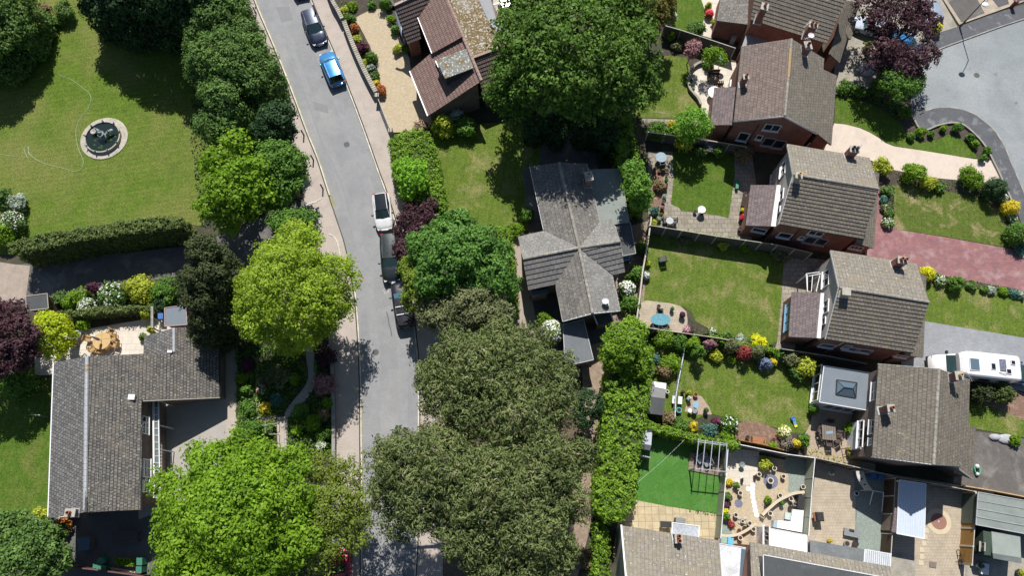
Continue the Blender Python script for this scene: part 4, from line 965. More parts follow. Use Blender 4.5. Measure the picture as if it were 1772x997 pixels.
tiled('roof', [ple.at(*p) for p in ((837, 165), (915, 135), (893, 73.5), (817.8, 101))], (0, 1), T_PSHADE, th, .36, .05)
walls(th, [ple.at(*p) for p in ((837, 165), (915, 135), (893, 73.5), (817.8, 101))], BRICKD, .25, world=True)
walls(th, [(818, 98, 4.8), (889, 71, 4.8), (838, -40, 4.8), (765, -40, 4.8)], BRICKD, .3)
dm = [(757, 104.8, 4.95), (805.6, 87.2, 5.2), (817.8, 117, 5.2), (771.4, 134.6, 4.95)]
P_ = [G(*p) for p in dm]; mb = MB(); mb.prism(P_, 3.2, [p.z for p in P_]); dmr = mb.build('dormer', mat('dormer_cheek', (.05, .052, .06), (.035, .036, .04), 3), th, world=True)
mb = MB(); q_ = inset(P_, -.1); mb.prism(q_, [p.z for p in P_], [p.z + .1 for p in P_], bottom=True); mb.build('dormer_roof', mat('lichened_felt', (.22, .23, .21), (.15, .155, .14), 2, .9, c3=(.17, .12, .06), s3=1.1, t3=(.5, .6), speck=(.5, .5, .46), sps=6, spt=(.6, .64)), dmr, world=True)
a, b = P_[0], P_[3]; window(th, a, b, 760, 120, 1.6, .9, 3)
# white balcony and glass behind
bal = thing('balcony', 'white railed balcony on the north-east corner of the pantiled house', 'balcony', (*G(866, 20, 0).xy, 0))
bp = [(854, -20, 3.2), (866, 4, 3.2), (878, 38, 3.2), (862, 44, 3.2), (853, 8, 3.2)]
slab(bal, bp, mat('balcony_floor', (.5, .47, .4)), WHITE, name='deck', wname='base')
mb = MB(); Q = [G(x, y, 4.1) for x, y in ((866, 4), (878, 38), (862, 44), (853, 8), (866, 4))]
for i in range(4):
    mb.beam(Q[i], Q[i + 1], .07, .07)
    for t in np.linspace(0, 1, 7): g_ = Q[i].lerp(Q[i + 1], t); mb.beam((g_.x, g_.y, 3.2), g_, .035, .035)
mb.build('railing', WHITE, bal, world=True)
cg = thing('greenhouse', 'white framed glasshouse at the top edge behind the balcony', 'greenhouse', (*G(878, -8, 0).xy, 0))
slab(cg, [(863, -30, 2.3), (890, -30, 2.3), (888, 8, 2.3), (868, 14, 2.3)], GLASSB, WHITE, name='glass_roof', wname='frame', trim=WHITE)
HB_, HR_ = 3.6, 4.75
bg_ = thing('bungalow', 'cross-shaped bungalow with four grey gabled roof wings meeting at one point', 'bungalow', (*G(1002, 429, 0).xy, 0))
cc = (1002, 429)
def wing(a, b, rid, ma, e0=None, course=.45, step=.04):
    pl = Plane(G(*a, HB_), G(*b, HB_), (G(*cc, HR_) + G(*rid, HR_)) / 2)
    tiled('roof', [pl.at(*p) for p in (a, b, cc, rid)], (0, 1), ma, bg_, course, step); return pl
N_, W_, S_, E_ = (967.7, 281.4), (904.8, 448.2), (1025.4, 542.3), (1073.4, 417.7)
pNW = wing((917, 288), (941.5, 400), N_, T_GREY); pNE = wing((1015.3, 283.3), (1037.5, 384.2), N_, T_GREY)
wing((896.2, 410), (943, 399.6), W_, T_GREYL); wing((914, 502.2), (961.2, 492), W_, T_GREYSH, step=.06)  # lighter north and darker south tiles paint sun and shade on one wing
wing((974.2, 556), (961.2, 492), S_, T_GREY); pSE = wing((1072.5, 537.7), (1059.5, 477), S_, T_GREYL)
wing((1060, 379.2), (1037.5, 384.2), E_, T_GREYL); wing((1081.5, 471), (1061, 476), E_, T_GREYSH, step=.06)
for p in (N_, W_, S_, E_): ridge(bg_, G(*p, HR_ + .03), G(*cc, HR_ + .03), .15)
walls(bg_, [(917, 288, 3.6), (*N_, 4.75), (1015.3, 283.3, 3.6), (1037.2, 384.3, 3.6), (1060, 379.2, 3.6), (*E_, 4.75), (1081.5, 471, 3.6), (1060, 476.5, 3.6), (1072.5, 537.7, 3.6), (*S_, 4.75), (974.2, 556, 3.6), (961.2, 492, 3.6), (914, 502.2, 3.6), (*W_, 4.75), (896.2, 410, 3.6), (942, 399.6, 3.6)], BRICKD, .3,
      dz=[0, -.13, 0, 0, 0, -.13, 0, 0, 0, -.13, 0, 0, 0, -.13, 0, 0])
mb = MB()
for a_, b_ in (((1025.4, 542.3, 4.75), (974.2, 556, 3.6)), ((1025.4, 542.3, 4.75), (1072.5, 537.7, 3.6)), ((974.2, 556, 3.6), (962, 494, 3.6)), ((1072.5, 537.7, 3.6), (1059.5, 478, 3.6)), ((1015.3, 283.3, 3.6), (1037, 383, 3.6)), ((917, 288, 3.6), (941, 398, 3.6))):
    mb.beam(G(*a_) + Vector((0, 0, -.08)), G(*b_) + Vector((0, 0, -.08)), .1, .18)
mb.build('fascia', WHITE, bg_, world=True)
slab(bg_, [(1017, 293, 3.0), (1074, 291, 3.0), (1089.6, 384.3, 3.0), (1040, 392, 3.0)], FLATG, BRICKD, name='flat_roof')
bf = [(1063.9, 388, 2.8), (1090.6, 385.3, 2.8), (1100, 438.6, 2.8), (1078, 443, 2.8)]
slab(bg_, bf, FLATD, BRICKD, name='flat_roof', trim=CEMENT)
fq = [(G(*p).x, G(*p).y) for p in (bf[3], bf[2])]; window(bg_, fq[0], fq[1], 1081, 446, 1.0, .8, 1, fm=plain('blue_frame', (.16, .33, .5), .5))
chimney(bg_, pNE, 1016, 318, .62, .8, 1.5, .15, 1, BRICKD, CEMENT, cap=.15)
mb = MB(); p_ = pSE.at(1050, 528); mb.box(p_ + Vector((0, 0, .15)), (.35, .35, .3)); mb.build('roof_vent', LEAD, bg_, world=True)
mb = MB(); p_ = pSE.at(1046, 524); mb.lathe(p_ + Vector((0, 0, .5)), [(0, 0), (.2, .04), (.3, .14), (.2, .05), (0, .02)], 16); mb.cyl(p_, p_ + Vector((0, 0, .5)), .03, n=6); mb.build('satellite_dish', WHITE, bg_, world=True)
gar = thing('garage', 'flat slate-grey garage roof under the south wing of the bungalow', 'garage', (*G(1000, 600, 0).xy, 0))
slab(gar, [(974, 562, 2.5), (1010, 553, 2.5), (1027, 623, 2.5), (978, 634, 2.5)], FLATS, BRICKD, name='roof', wname='wall', trim=LEAD)
dk = thing('lean_to', 'small dark lean-to with white rail between the bungalow and the garage', 'lean-to', (*G(1045, 560, 0).xy, 0))
slab(dk, [(1028, 548, 2.2), (1058, 540, 2.2), (1062, 556, 2.1), (1033, 564, 2.1)], FLATD, BRICKD, name='roof', wname='wall')
mb = MB(); mb.beam(G(1026, 543, 2.8), G(1034, 562, 2.4), .1, .1); mb.beam(G(1056, 540, 2.6), G(1062, 557, 2.3), .1, .1); mb.build('rail', WHITE, dk, world=True)
pr = thing('porch', 'small dark porch in the angle below the west wing of the bungalow', 'porch', (*G(925, 505, 0).xy, 0))
slab(pr, [(918, 505, 2.4), (948, 500, 2.4), (951, 506, 2.4), (920, 512, 2.4)], GLASSB, BRICKD, name='roof', wname='wall')
lh = thing('tiled_house', 'large house with L-shaped grey tiled roof beside the round-table patio', 'house', (*G(200, 750, 0).xy, 0))
plW = Plane(G(84.4, 898, 4.8), G(94.3, 628, 4.8), G(150, 750, 6.7))
tiled('roof', [plW.at(*p) for p in ((84.4, 898), (94.3, 628), (151.2, 617.2), (148, 887))], (0, 1), T_LEFTD, lh, .3, .035)
plE = Plane(G(244.9, 882.7, 4.8), G(244.9, 693.5, 4.8), G(150, 750, 6.7))
plE = Plane(G(244.9, 788, 4.8), G(379, 640, 2.1), G(150, 750, 6.7))
poly = [plE.at(*p) for p in ((244.9, 882.7), (244.9, 693.5), (379, 687.5), (379, 585), (322, 566), (301, 568), (301, 611), (250, 612.5), (151.2, 617.2), (148, 887))]
tiled('roof', poly, (2, 3), T_LEFT, lh, .3, .03)
plN = Plane(plE.at(301, 568), plE.at(301, 611), G(250, 595, 2.6))
tiled('roof', [plN.at(*p) for p in ((249, 613), (250, 582.5), (301, 568), (301, 612))], (0, 1), T_LEFTD, lh, .3, .035)
ridge(lh, plE.at(151.2, 617.2) + Vector((0, 0, .04)), plE.at(148, 887) + Vector((0, 0, .04)), .16, LEAD); ridge(lh, plE.at(301, 568), plE.at(301, 610), .13, LEAD)
ridge(lh, plE.at(151, 632) + Vector((0, 0, .06)), plE.at(151, 644) + Vector((0, 0, .06)), .15, RIDGEO)
walls(lh, [(84.4, 898, 4.8), (94.3, 628, 4.8), (151.2, 617.2, 6.7), (249, 612.5, 4.8), (244.9, 882.7, 4.8), (148, 887, 6.7)], BRICKD, .3, pl=[plW, plE])
wg = [plE.at(*p) for p in ((252, 693), (379, 687.5), (379, 585), (322, 566), (301, 568), (250, 612))];
walls(lh, wg, BRICKD, .22, pl=[plE, plN], world=True)
wg = [plN.at(*p) for p in ((249, 613), (250, 582.5), (301, 568), (301, 612))]; walls(lh, wg, BRICKD, .25, pl=[plN, plE], world=True)
for a_, b_ in ((G(244, 884, 4.75), G(244.5, 693, 4.75)), (G(380, 689, 2.0), G(380.5, 584, 2.0))): mb = MB(); mb.cyl(a_, b_, .07, n=6); mb.build('gutter', GUT, lh, world=True)
mb = MB(); mb.cyl(G(83.5, 898, 4.72), G(93.2, 628, 4.72), .09, n=6); mb.build('gutter', WHITE, lh, world=True)
mb = MB(); mb.beam(plE.at(246, 694.5) + Vector((0, 0, -.13)), plE.at(379, 688.5) + Vector((0, 0, -.13)), .06, .28); mb.build('barge_board', CEMENT, lh, world=True)
mb = MB(); p_ = plE.at(229.5, 688); mb.box(p_ + Vector((0, 0, .12)), (.55, .45, .2)); mb.build('roof_vent', LEADW, lh, world=True)
mb = MB(); p_ = plE.at(295, 609); mb.box(p_ + Vector((0, 0, .1)), (.4, .22, .12)); mb.build('roof_vent', LEADW, lh, world=True)
wl0 = (G(250, 700, 4.8).x - .3, -10); ea = inset([G(84.4, 898, 4.8), G(94.3, 628, 4.8), G(249, 612.5, 4.8), G(244.9, 882.7, 4.8)], .3)
window(lh, ea[2], ea[3], 250, 736, 1.5, 1.0, 3, fm=WHITE); window(lh, ea[2], ea[3], 252, 811, 1.5, 1.2, 2, 2); window(lh, ea[2], ea[3], 250, 842, 1.0, 1.0, 2)
chimney(lh, plW, 131, 888, .7, .5, .7, 0, 1, BRICKD);
window(lh, ea[3], ea[0], 223, 893, 1.6, .9, 4, gm=GLASSB)
# glazed lean-to along its garden wall, with white rails
gl = thing('glazed_lean_to', 'narrow glazed canopy with white rails along the east wall of the grey tiled house', 'canopy', (*G(272, 760, 0).xy, 0))
slab(gl, [(266, 694, 2.9), (273, 694, 2.8), (277, 862, 2.8), (268, 862, 2.9)], glass('canopy_glass', (.13, .17, .17), .15), None, name='glass_roof', thick=.04)
mb = MB(); mb.beam(G(265.5, 694, 3.0), G(267, 862, 3.0), .14, .12); mb.beam(G(274, 694, 2.85), G(277.5, 862, 2.85), .08, .1)
for t in np.linspace(0, 1, 15): mb.beam(G(266 + t, 694 + 168 * t, 2.95), G(273.5 + 3.5 * t, 694 + 168 * t, 2.86), .04, .05)
for t in (0, .25, .5, .75, 1): g_ = G(273.5 + 3.5 * t, 694 + 168 * t, 2.85); mb.beam((g_.x, g_.y, 0), g_, .08, .08)
mb.build('frame', WHITE, gl, world=True)
lw = thing('retaining_wall', 'low dark wall topped with pale studs beside the glazed canopy', 'wall', (*G(285, 780, 0).xy, 0))
A_, B_ = G(278, 725, .9), G(279, 850, .9); mb = MB(); mb.beam((A_.x, A_.y, .45), (B_.x, B_.y, .45), .2, .9); mb.build('masonry', BRICKD, lw, world=True)
mb = MB()
for t in np.linspace(0.02, .98, 22): g_ = A_.lerp(B_, t); mb.ball(g_ + Vector((0, 0, .03)), .07, 6, k=4)
mb.build('stud', WHITE, lw, world=True)
hb = thing('tiled_house', 'house with pale tan tiled roof at the bottom edge, below the artificial lawn', 'house', (*G(1160, 960, 0).xy, 0))
plb = Plane(G(1075.2, 910.3, 5), G(1244.6, 936.5, 5), G(1166, 1004, 7))
tiled('roof', [plb.at(*p) for p in ((1075.2, 910.3), (1244.6, 936.5), (1250, 1018), (1083, 1000))], (0, 1), T_TAN, hb, .42, .025)
plb2 = Plane(plb.at(1250, 1018), plb.at(1083, 1000), G(1166, 1110, 5))
tiled('roof', [plb2.at(*p) for p in ((1076, 1090), (1250, 1108), (1250, 1018), (1083, 1000))], (0, 1), T_TAN, hb, .42, .03)
walls(hb, [plb.at(1075.2, 910.3), plb.at(1244.6, 936.5), plb.at(1250, 1018), plb2.at(1250, 1108), plb2.at(1076, 1090), plb.at(1083, 1000)], RENDER, .28, world=True, pl=[plb, plb2])
mb = MB(); mb.beam(plb.at(1075, 910) + Vector((0, 0, -.05)), plb.at(1083, 1000) + Vector((0, 0, -.05)), .12, .2); mb.build('barge_board', LEADW, hb, world=True)
chimney(hb, plb, 1170, 932, .5, .6, .85, 0, 2, potm=POT)
slab(hb, [(1163.6, 905, 2.6), (1210, 911, 2.6), (1208.5, 934, 2.8), (1162, 928, 2.8)], mat('polycarbonate', (.36, .39, .43), (.28, .31, .35), .6, .35), None, name='canopy_roof', trim=WHITE)
wh = thing('flat_roofed_extension', 'white flat roof with blue-grey strip beside the pale tan roofed house', 'extension', (*G(1270, 970, 0).xy, 0))
slab(wh, [(1245, 941, 3), (1297, 950, 3), (1291, 1060, 3), (1247, 1060, 3)], mat('white_membrane', (.66, .69, .72), (.58, .61, .65), 1, .7, c3=(.45, .46, .48), s3=.8), RENDER, name='roof', wname='wall', trim=LEADW)
mb = MB(); q_ = [G(*p, 3.05) for p in ((1283, 950), (1292, 952), (1290, 997), (1280, 997))]; mb.prism(q_, 3.0, 3.05); mb.build('rooflight', GLASSB, wh, world=True)
hc = thing('tiled_house', 'house at the bottom edge with dark flat dormer roof above a lichened tile band', 'house', (*G(1420, 990, 0).xy, 0))
plc = Plane(G(1297.6, 938.7, 4.6), G(1400, 957, 4.6), G(1400, 1040, 6.6))
tiled('roof', [plc.at(*p) for p in ((1297.6, 938.7), (1400, 957), (1541, 981.5), (1545, 1090), (1302, 1050))], (0, 1), T_TAN, hc, .42, .025)
walls(hc, [plc.at(*p) for p in ((1297.6, 938.7), (1400, 957), (1541, 981.5), (1545, 1090), (1302, 1050))], BRICKR, .25, world=True)
slab(hc, [(1320.5, 960.8, 6.7), (1541, 1002, 6.7), (1541, 1090, 6.7), (1322, 1060, 6.7)], FLATD, RENDG, name='dormer_roof', wname='dormer_wall', z0=4.8, trim=LEADW)
lt_ = thing('lean_to', 'long grey lean-to roof, part felt and part ribbed sheet, along the paved garden', 'lean-to', (*G(1470, 960, 0).xy, 0))
slab(lt_, [(1402, 935.6, 2.6), (1496, 951.5, 2.6), (1494, 977, 3.1), (1402, 959, 3.1)], mat('grey_felt', (.13, .145, .15), (.1, .11, .115), 1.2, .8, c3=(.17, .185, .19)), RENDG, name='felt_roof', wname='wall')
slab(lt_, [(1496.5, 951.6, 2.6), (1541.4, 959.2, 2.6), (1540, 990, 3.2), (1494.5, 977, 3.2)], mat('ribbed_sheet', (.30, .34, .38), (.24, .27, .31), 2, .45), RENDG, name='sheet_roof', wname='wall', trim=LEADW)
mb = MB()
for t in np.linspace(.05, .95, 12): mb.beam(G(1497 + 44 * t, 951.8 + 7.4 * t, 2.63), G(1495.5 + 44 * t, 977 + 13 * t, 3.23), .03, .03)
mb.build('glazing_bar', WHITE, lt_, world=True)
cv = thing('conservatory', 'white conservatory with translucent roof at the foot of the gravel garden', 'conservatory', (*G(1365, 930, 0).xy, 0))
slab(cv, [(1332, 915, 2.7), (1396, 927, 2.7), (1396, 957, 3.0), (1332, 945, 3.0)], mat('white_polycarbonate', (.78, .78, .74), (.72, .72, .68), .8, .4), None, name='roof', trim=WHITE)
cvq = walls(cv, [(1324, 911, 2.4), (1396, 927, 2.4), (1396, 957, 2.4), (1324, 943, 2.4)], WHITE, .06, name='frame', dz=[-.05] * 4)
window(cv, cvq[3], cvq[0], 1328, 928, 1.5, 1.2, 4)
slab(cv, [(1324, 911, 2.45), (1332, 913, 2.62), (1332, 945, 2.62), (1324, 943, 2.45)], GLASSB, None, thick=.03, name='hip_glass')
st = thing('patio_table', 'big white rectangular table top beside the white conservatory', 'table', (*G(1375, 905, 0).xy, 0))
mb = MB(); q_ = [G(*p, .75) for p in ((1372, 882), (1391, 884), (1388, 922), (1345, 914), (1346, 901), (1368, 903))]; mb.prism(q_, .70, .75, bottom=True); mb.build('table_top', WHITE, st, world=True)
for x, y in ((1374, 885), (1388, 887), (1386, 918), (1348, 911)): mb = MB(); g_ = G(x, y, 0); mb.beam((g_.x, g_.y, 0), (g_.x, g_.y, .7), .07, .07); mb.build('leg', WHITE, st, world=True)
cn = thing('canopy', 'large pale sheet-metal canopy roof beside the concentric paving circle', 'canopy', (*G(1577, 880, 0).xy, 0))
slab(cn, [(1556, 831, 2.4), (1602, 838, 2.4), (1599.4, 933, 2.3), (1551.5, 924, 2.3)], mat('pale_sheet_metal', (.50, .57, .66), (.47, .54, .63), .8, .5, fine=.03), None, thick=.05, name='sheet_roof', trim=LEADW)
mb = MB()
for x, y in ((1557, 833), (1600, 840), (1598, 930), (1553, 921)): g_ = G(x, y, 2.3); mb.beam((g_.x, g_.y, 0), g_, .09, .09)
mb.build('post', WHITE, cn, world=True)
mb = MB()
for t in np.linspace(.06, .94, 11): mb.beam(G(1556 + 46 * t, 831 + 7 * t, 2.43), G(1551.5 + 48 * t, 924 + 9 * t, 2.33), .025, .025)
mb.build('seam', LEADW, cn, world=True)
slab(cn, [(1549, 876, 2.2), (1555, 877, 2.2), (1551.5, 923, 2.2), (1543, 921, 2.2)], T_SMALL, BRICKD, name='side_roof', wname='side_wall')
s_a = thing('shed', 'wide grey-green flat-roofed shed against the right edge', 'shed', (*G(1735, 880, 0).xy, 0))
slab(s_a, [(1692.3, 852.2, 2.4), (1830, 877, 2.4), (1830, 935, 2.3), (1688.5, 908.5, 2.3)], FLATG, mat('green_boards', (.10, .125, .10)), name='roof', wname='wall', trim=LEAD)
mb = MB()
for t in (.25, .5, .75): mb.beam(G(1692.3 - 4 * t, 852.2 + 56 * t, 2.42), G(1830, 877 + 58 * t, 2.42), .03, .02)
mb.build('felt_seam', LEAD, s_a, world=True)
s_b = thing('shed', 'small dark green shed with pale felt roof below the wide grey-green shed', 'shed', (*G(1735, 945, 0).xy, 0))
DG = mat('dark_green_boards', (.035, .06, .04), (.03, .05, .035), 3)
plS = Plane(G(1715.7, 919.8, 2.0), G(1765.5, 928.6, 2.0), G(1741, 962, 2.5));
slab(s_b, [plS.at(*p) for p in ((1715.7, 919.8), (1765.5, 928.6), (1767, 966), (1718, 958))], FLATG, None, name='roof', world=True)
slab(s_b, [plS.at(1718, 958), plS.at(1767, 966), G(1768, 976, 2.3), G(1719, 967, 2.3)], FLATG, None, name='roof', world=True)
sq = walls(s_b, [(1700, 917, 2.0), (1765.5, 928.6, 2.0), (1767, 966, 2.4), (1768, 976, 2.2), (1702, 962, 2.2), (1701, 955, 2.3)], DG, .08)
window(s_b, sq[4], sq[0], 1702, 947, .7, .5, 2, fm=CEMENT)
# sheds in the left gardens
s_c = thing('shed', 'small shed with dark grey felt roof beside the purple tree, below the shaded driveway', 'shed', (*G(65, 525, 0).xy, 0))
slab(s_c, [(45, 513, 2.2), (82, 508, 2.2), (84, 534, 2.1), (46, 538, 2.1)], FLATD, mat('brown_boards', (.12, .07, .045)), name='roof', wname='wall', trim=CEMENT)
s_d = thing('shed', 'shed with blue-grey felt roof tucked under the dark yew tree', 'shed', (*G(303, 547, 0).xy, 0))
slab(s_d, [(285, 533, 2.3), (322, 528, 2.3), (324, 562, 2.2), (285, 565, 2.2)], FLATB, BRICKD, name='roof', wname='wall', trim=mat('pink_trim', (.4, .3, .27)))
s_e = thing('shed', 'black felt roofed shed with a white sheet on it, against the tall hedge', 'shed', (*G(1133, 690, 0).xy, 0))
slab(s_e, [(1121, 686, 2.1), (1151, 690, 2.1), (1147, 719, 1.9), (1115, 715, 1.9)], FLATD, mat('brown_boards', (.12, .07, .045)), name='roof', wname='wall')
slab(s_e, [(1124, 660, 1.9), (1153, 663, 1.9), (1151, 690, 2.1), (1121, 686, 2.1)], mat('grey_board', (.22, .22, .22)), mat('brown_boards', (.12, .07, .045)), name='roof', wname='wall')
mb = MB(); q_ = [G(*p) for p in ((1131, 660.5, 1.94), (1153, 664, 1.94), (1152.5, 674, 2.03), (1134, 670, 2.0))]; mb.prism(q_, [v.z - .03 for v in q_], [v.z for v in q_]); mb.build('white_sheet', WHITE, s_e, world=True)
s_f = thing('playhouse', 'pale grey playhouse with pitched roof on the artificial lawn', 'playhouse', (*G(1108, 768, 0).xy, 0))
PG = mat('pale_grey_paint', (.34, .37, .41), (.31, .34, .38), 1, .7, fine=.04)
pr_ = [(1098, 738, 1.7), (1129, 743, 1.7), (1127, 771, 2.2), (1093, 765, 2.2)]
slab(s_f, pr_, PG, None, name='roof', thick=.06); slab(s_f, [(1093, 765, 2.2), (1127, 771, 2.2), (1125, 780, 1.8), (1091, 774, 1.8)], PG, None, name='roof', thick=.06)
walls(s_f, [(1098, 739, 1.65), (1128, 744, 1.65), (1126, 778, 1.7), (1092, 772, 1.7)], PG, .1)
mb = MB(); A_, B_ = G(1090, 785, .9), G(1124, 793, .9); mb.beam(A_, B_, .08, .9); mb.beam(G(1091, 775, 1.3), A_, .06, .06); mb.beam(G(1125, 781, 1.3), B_, .06, .06); mb.build('veranda', PG, s_f, world=True)
LIME = leafmat('lime_leaf', (.10, .15, .015), (.26, .35, .035), (.40, .46, .11), .4)
BRIGHT = leafmat('bright_leaf', (.055, .115, .008), (.155, .26, .018), (.23, .34, .04), .35)
MID = leafmat('mid_leaf', (.03, .075, .012), (.09, .18, .025), (.14, .24, .05))
OAK = leafmat('oak_leaf', (.028, .065, .010), (.085, .155, .022), (.13, .21, .04))
ROS = leafmat('rosette_leaf', (.028, .08, .015), (.095, .195, .035), (.16, .28, .075))
CYP = leafmat('feathery_leaf', (.033, .068, .018), (.098, .172, .038), (.18, .26, .09))
DARKC = leafmat('dark_conifer_leaf', (.012, .03, .012), (.035, .075, .025), (.06, .11, .04))
YEW = leafmat('yew_leaf', (.016, .024, .009), (.05, .065, .022), (.09, .09, .035), .1)
PINE = leafmat('pine_needle', (.035, .052, .015), (.125, .158, .054), (.27, .215, .125), .12)
OLIVE = leafmat('olive_leaf', (.045, .055, .022), (.13, .145, .065), (.2, .2, .11), .15)
PURPLE = leafmat('purple_leaf', (.02, .009, .013), (.07, .033, .042), (.13, .075, .09), .2)
PLUM = leafmat('plum_leaf', (.03, .01, .02), (.11, .035, .06), (.16, .07, .09), .2)
YELLOW = leafmat('yellow_leaf', (.30, .30, .01), (.62, .56, .02), (.72, .66, .06), .3)
GOLDF = leafmat('gold_leaf', (.28, .20, .02), (.55, .42, .03), (.6, .5, .08), .3)
YG = leafmat('yellow_green_leaf', (.12, .15, .012), (.33, .37, .04), (.5, .5, .12), .3)
SILVER = leafmat('silver_leaf', (.12, .15, .12), (.30, .35, .28), (.45, .48, .42), .2)
REDF = leafmat('red_leaf', (.12, .022, .02), (.28, .06, .06), (.36, .13, .12), .2)
RUST = leafmat('rust_leaf', (.16, .05, .015), (.34, .12, .04), (.4, .2, .08), .2)
PINKL = leafmat('pink_grey_leaf', (.14, .07, .08), (.30, .16, .17), (.36, .22, .22), .2)
BLUEF = leafmat('blue_leaf', (.06, .08, .14), (.17, .21, .32), (.3, .33, .45), .2)
TEAL = leafmat('teal_leaf', (.02, .06, .05), (.07, .15, .12), (.14, .24, .2), .2)
HEDGL = leafmat('hedge_leaf', (.05, .10, .012), (.15, .25, .022), (.23, .33, .05), .3)
HEDGD = leafmat('clipped_hedge_leaf', (.035, .055, .015), (.10, .135, .035), (.17, .19, .07), .2)
BROWNG = leafmat('browned_leaf', (.08, .06, .03), (.2, .15, .08), (.27, .2, .12), .15)
WHITEB = leafmat('white_blossom', (.36, .38, .3), (.56, .57, .5), None, .2)
PINKB = leafmat('pink_blossom', (.45, .16, .25), (.7, .35, .42), None, .2)
REDB = leafmat('red_blossom', (.45, .015, .03), (.65, .04, .07), None, .2)
LAVB = leafmat('lavender_blossom', (.4, .36, .5), (.68, .64, .74), None, .2)
tree('lime_tree', 'big yellow-green round-crowned tree overhanging the road left of the parked cars', 'tree',
     [(510, 505, 82, 9), (515, 428, 52, 8.5), (573, 480, 50, 7.5), (450, 500, 52, 7.5), (462, 560, 48, 6.5), (540, 560, 52, 7), (575, 530, 42, 6.5), (430, 545, 32, 5.5), (505, 590, 30, 5), (497, 465, 55, 10), (470, 450, 38, 8)], LIME, .42, .105, 1.0, ragged=.6, trunk_r=.28, gap=.22, twig=.006)
tree('young_tree', 'small round mid-green tree between the driveway and the big yellow-green tree', 'tree', [(504, 392, 34, 5.5), (480, 385, 20, 4.5), (530, 385, 22, 4.5)], MID, .45, .13, 1.1)
tree('sycamore', 'broad bright green tree beside the driveway mouth on the left verge', 'tree',
     [(398, 330, 50, 6.5), (372, 360, 34, 5.2), (430, 355, 34, 5.5), (378, 285, 34, 6), (430, 300, 38, 6.8), (410, 250, 25, 6), (452, 325, 30, 6), (395, 385, 22, 4)], BRIGHT, .5, .16, 1.0, ragged=.4)
tree('laurel_tree', 'dense dark glossy green tree next to the pavement bollards', 'tree', [(490, 285, 40, 5.8), (500, 320, 34, 5), (478, 340, 30, 4.6), (512, 285, 22, 4.6), (470, 270, 30, 5.6)], MID, .4, .13, 1.2)
tree('dark_conifer', 'darkest bushy conifer on the left verge beside the road', 'tree', [(478, 205, 36, 5.5), (460, 225, 28, 5.5), (495, 228, 18, 4)], DARKC, .4, .11, 1.4, base=(485, 232))
for k, (nm, lab, L) in enumerate([
    ('feathery_tree', 'feathery green tree at the top of the verge nearest the top edge', [(370, 22, 42, 8), (350, 52, 32, 7), (398, 45, 32, 7), (408, 15, 24, 6.5), (365, -15, 40, 8)]),
    ('feathery_tree', 'feathery green tree leaning over the lawn midway along the left verge', [(360, 100, 40, 7.5), (395, 110, 38, 8), (345, 75, 28, 6.5), (350, 130, 28, 6.5), (390, 80, 36, 8)]),
    ('feathery_tree', 'feathery olive tree reaching the kerb opposite the blue car', [(430, 90, 36, 6.5), (446, 125, 32, 6), (425, 140, 34, 6.8), (458, 108, 20, 5), (418, 60, 30, 6.5), (445, 155, 24, 5.5)]),
    ('feathery_tree', 'feathery tree south of the other feathery ones, above the bright sycamore', [(385, 165, 38, 7), (365, 150, 28, 6.5), (400, 190, 30, 6.2), (388, 217, 36, 5.6), (360, 215, 24, 5), (425, 205, 24, 5)])]):
    tree(nm, lab, 'tree', L, CYP, .42, .115, 1.25, ragged=.45, group='feathery trees along the left verge', trunk_r=.2, skirt=True)
tree('shade_tree', 'tall dark tree on the top edge that shades the fountain lawn', 'tree', [(235, -40, 75, 7.5), (165, -30, 52, 6.0), (300, -30, 60, 8.5), (328, 18, 34, 7.2), (275, 0, 50, 6.5), (205, 8, 45, 5.5), (160, 14, 26, 4.6), (345, -42, 60, 9.5)], DARKC, .5, .15, 1.1, trunk_r=.35, skirt=True)
tree('grey_green_tree', 'grey-green tree in the top left corner', 'tree', [(15, 45, 42, 4.2), (-30, 10, 60, 5.5), (25, 12, 40, 4.4), (-20, 75, 45, 4.5), (38, 62, 22, 3.2), (-70, 60, 50, 5.5)], CYP, .4, .12, 1.2, skirt=True)
tree('purple_beech', 'dark purple tree on the left edge beside the small shed', 'tree', [(25, 585, 46, 6.5), (-15, 560, 44, 6.5), (40, 615, 34, 5.5), (0, 625, 44, 6), (20, 545, 26, 5.5), (-45, 600, 50, 7)], PURPLE, .36, .11, 1.2, hs=.8, gap=.1, twig=.006)
tree('golden_tree', 'small bright yellow-green tree between the purple tree and the round patio table', 'tree', [(95, 568, 26, 4), (108, 585, 20, 3.6), (85, 590, 22, 3.6), (80, 555, 18, 3.8), (98, 605, 18, 3)], leafmat('acid_leaf', (.14, .19, .01), (.36, .42, .02), (.5, .52, .06), .35), .32, .11, 1.2)
tree('yew_tree', 'tall very dark yew leaning between the shaded driveway and the grey tiled house', 'tree', [(352, 432, 32, 9.5), (362, 470, 42, 8.5), (355, 505, 44, 7.3), (368, 540, 38, 6.0), (355, 570, 28, 5), (378, 500, 36, 7), (335, 490, 28, 6.5)], YEW, .38, .10, 1.5, ragged=.4, base=(390, 560), trunk_r=.3, skirt=True)
tree('maple_tree', 'largest bright green tree, filling the lower left beside the road', 'tree',
     [(410, 890, 92, 10), (330, 880, 58, 8), (375, 820, 55, 8), (450, 810, 52, 8), (490, 860, 60, 8.5), (345, 950, 66, 8.5), (430, 965, 70, 9.5), (500, 930, 60, 8.5), (300, 930, 40, 6.5), (285, 835, 26, 5.5), (510, 800, 34, 6.5), (540, 880, 40, 7), (400, 1010, 80, 9), (310, 990, 46, 7), (420, 775, 30, 6.5), (350, 790, 26, 6)], BRIGHT, .55, .135, 1.0, ragged=.5, trunk_r=.4, gap=.06)
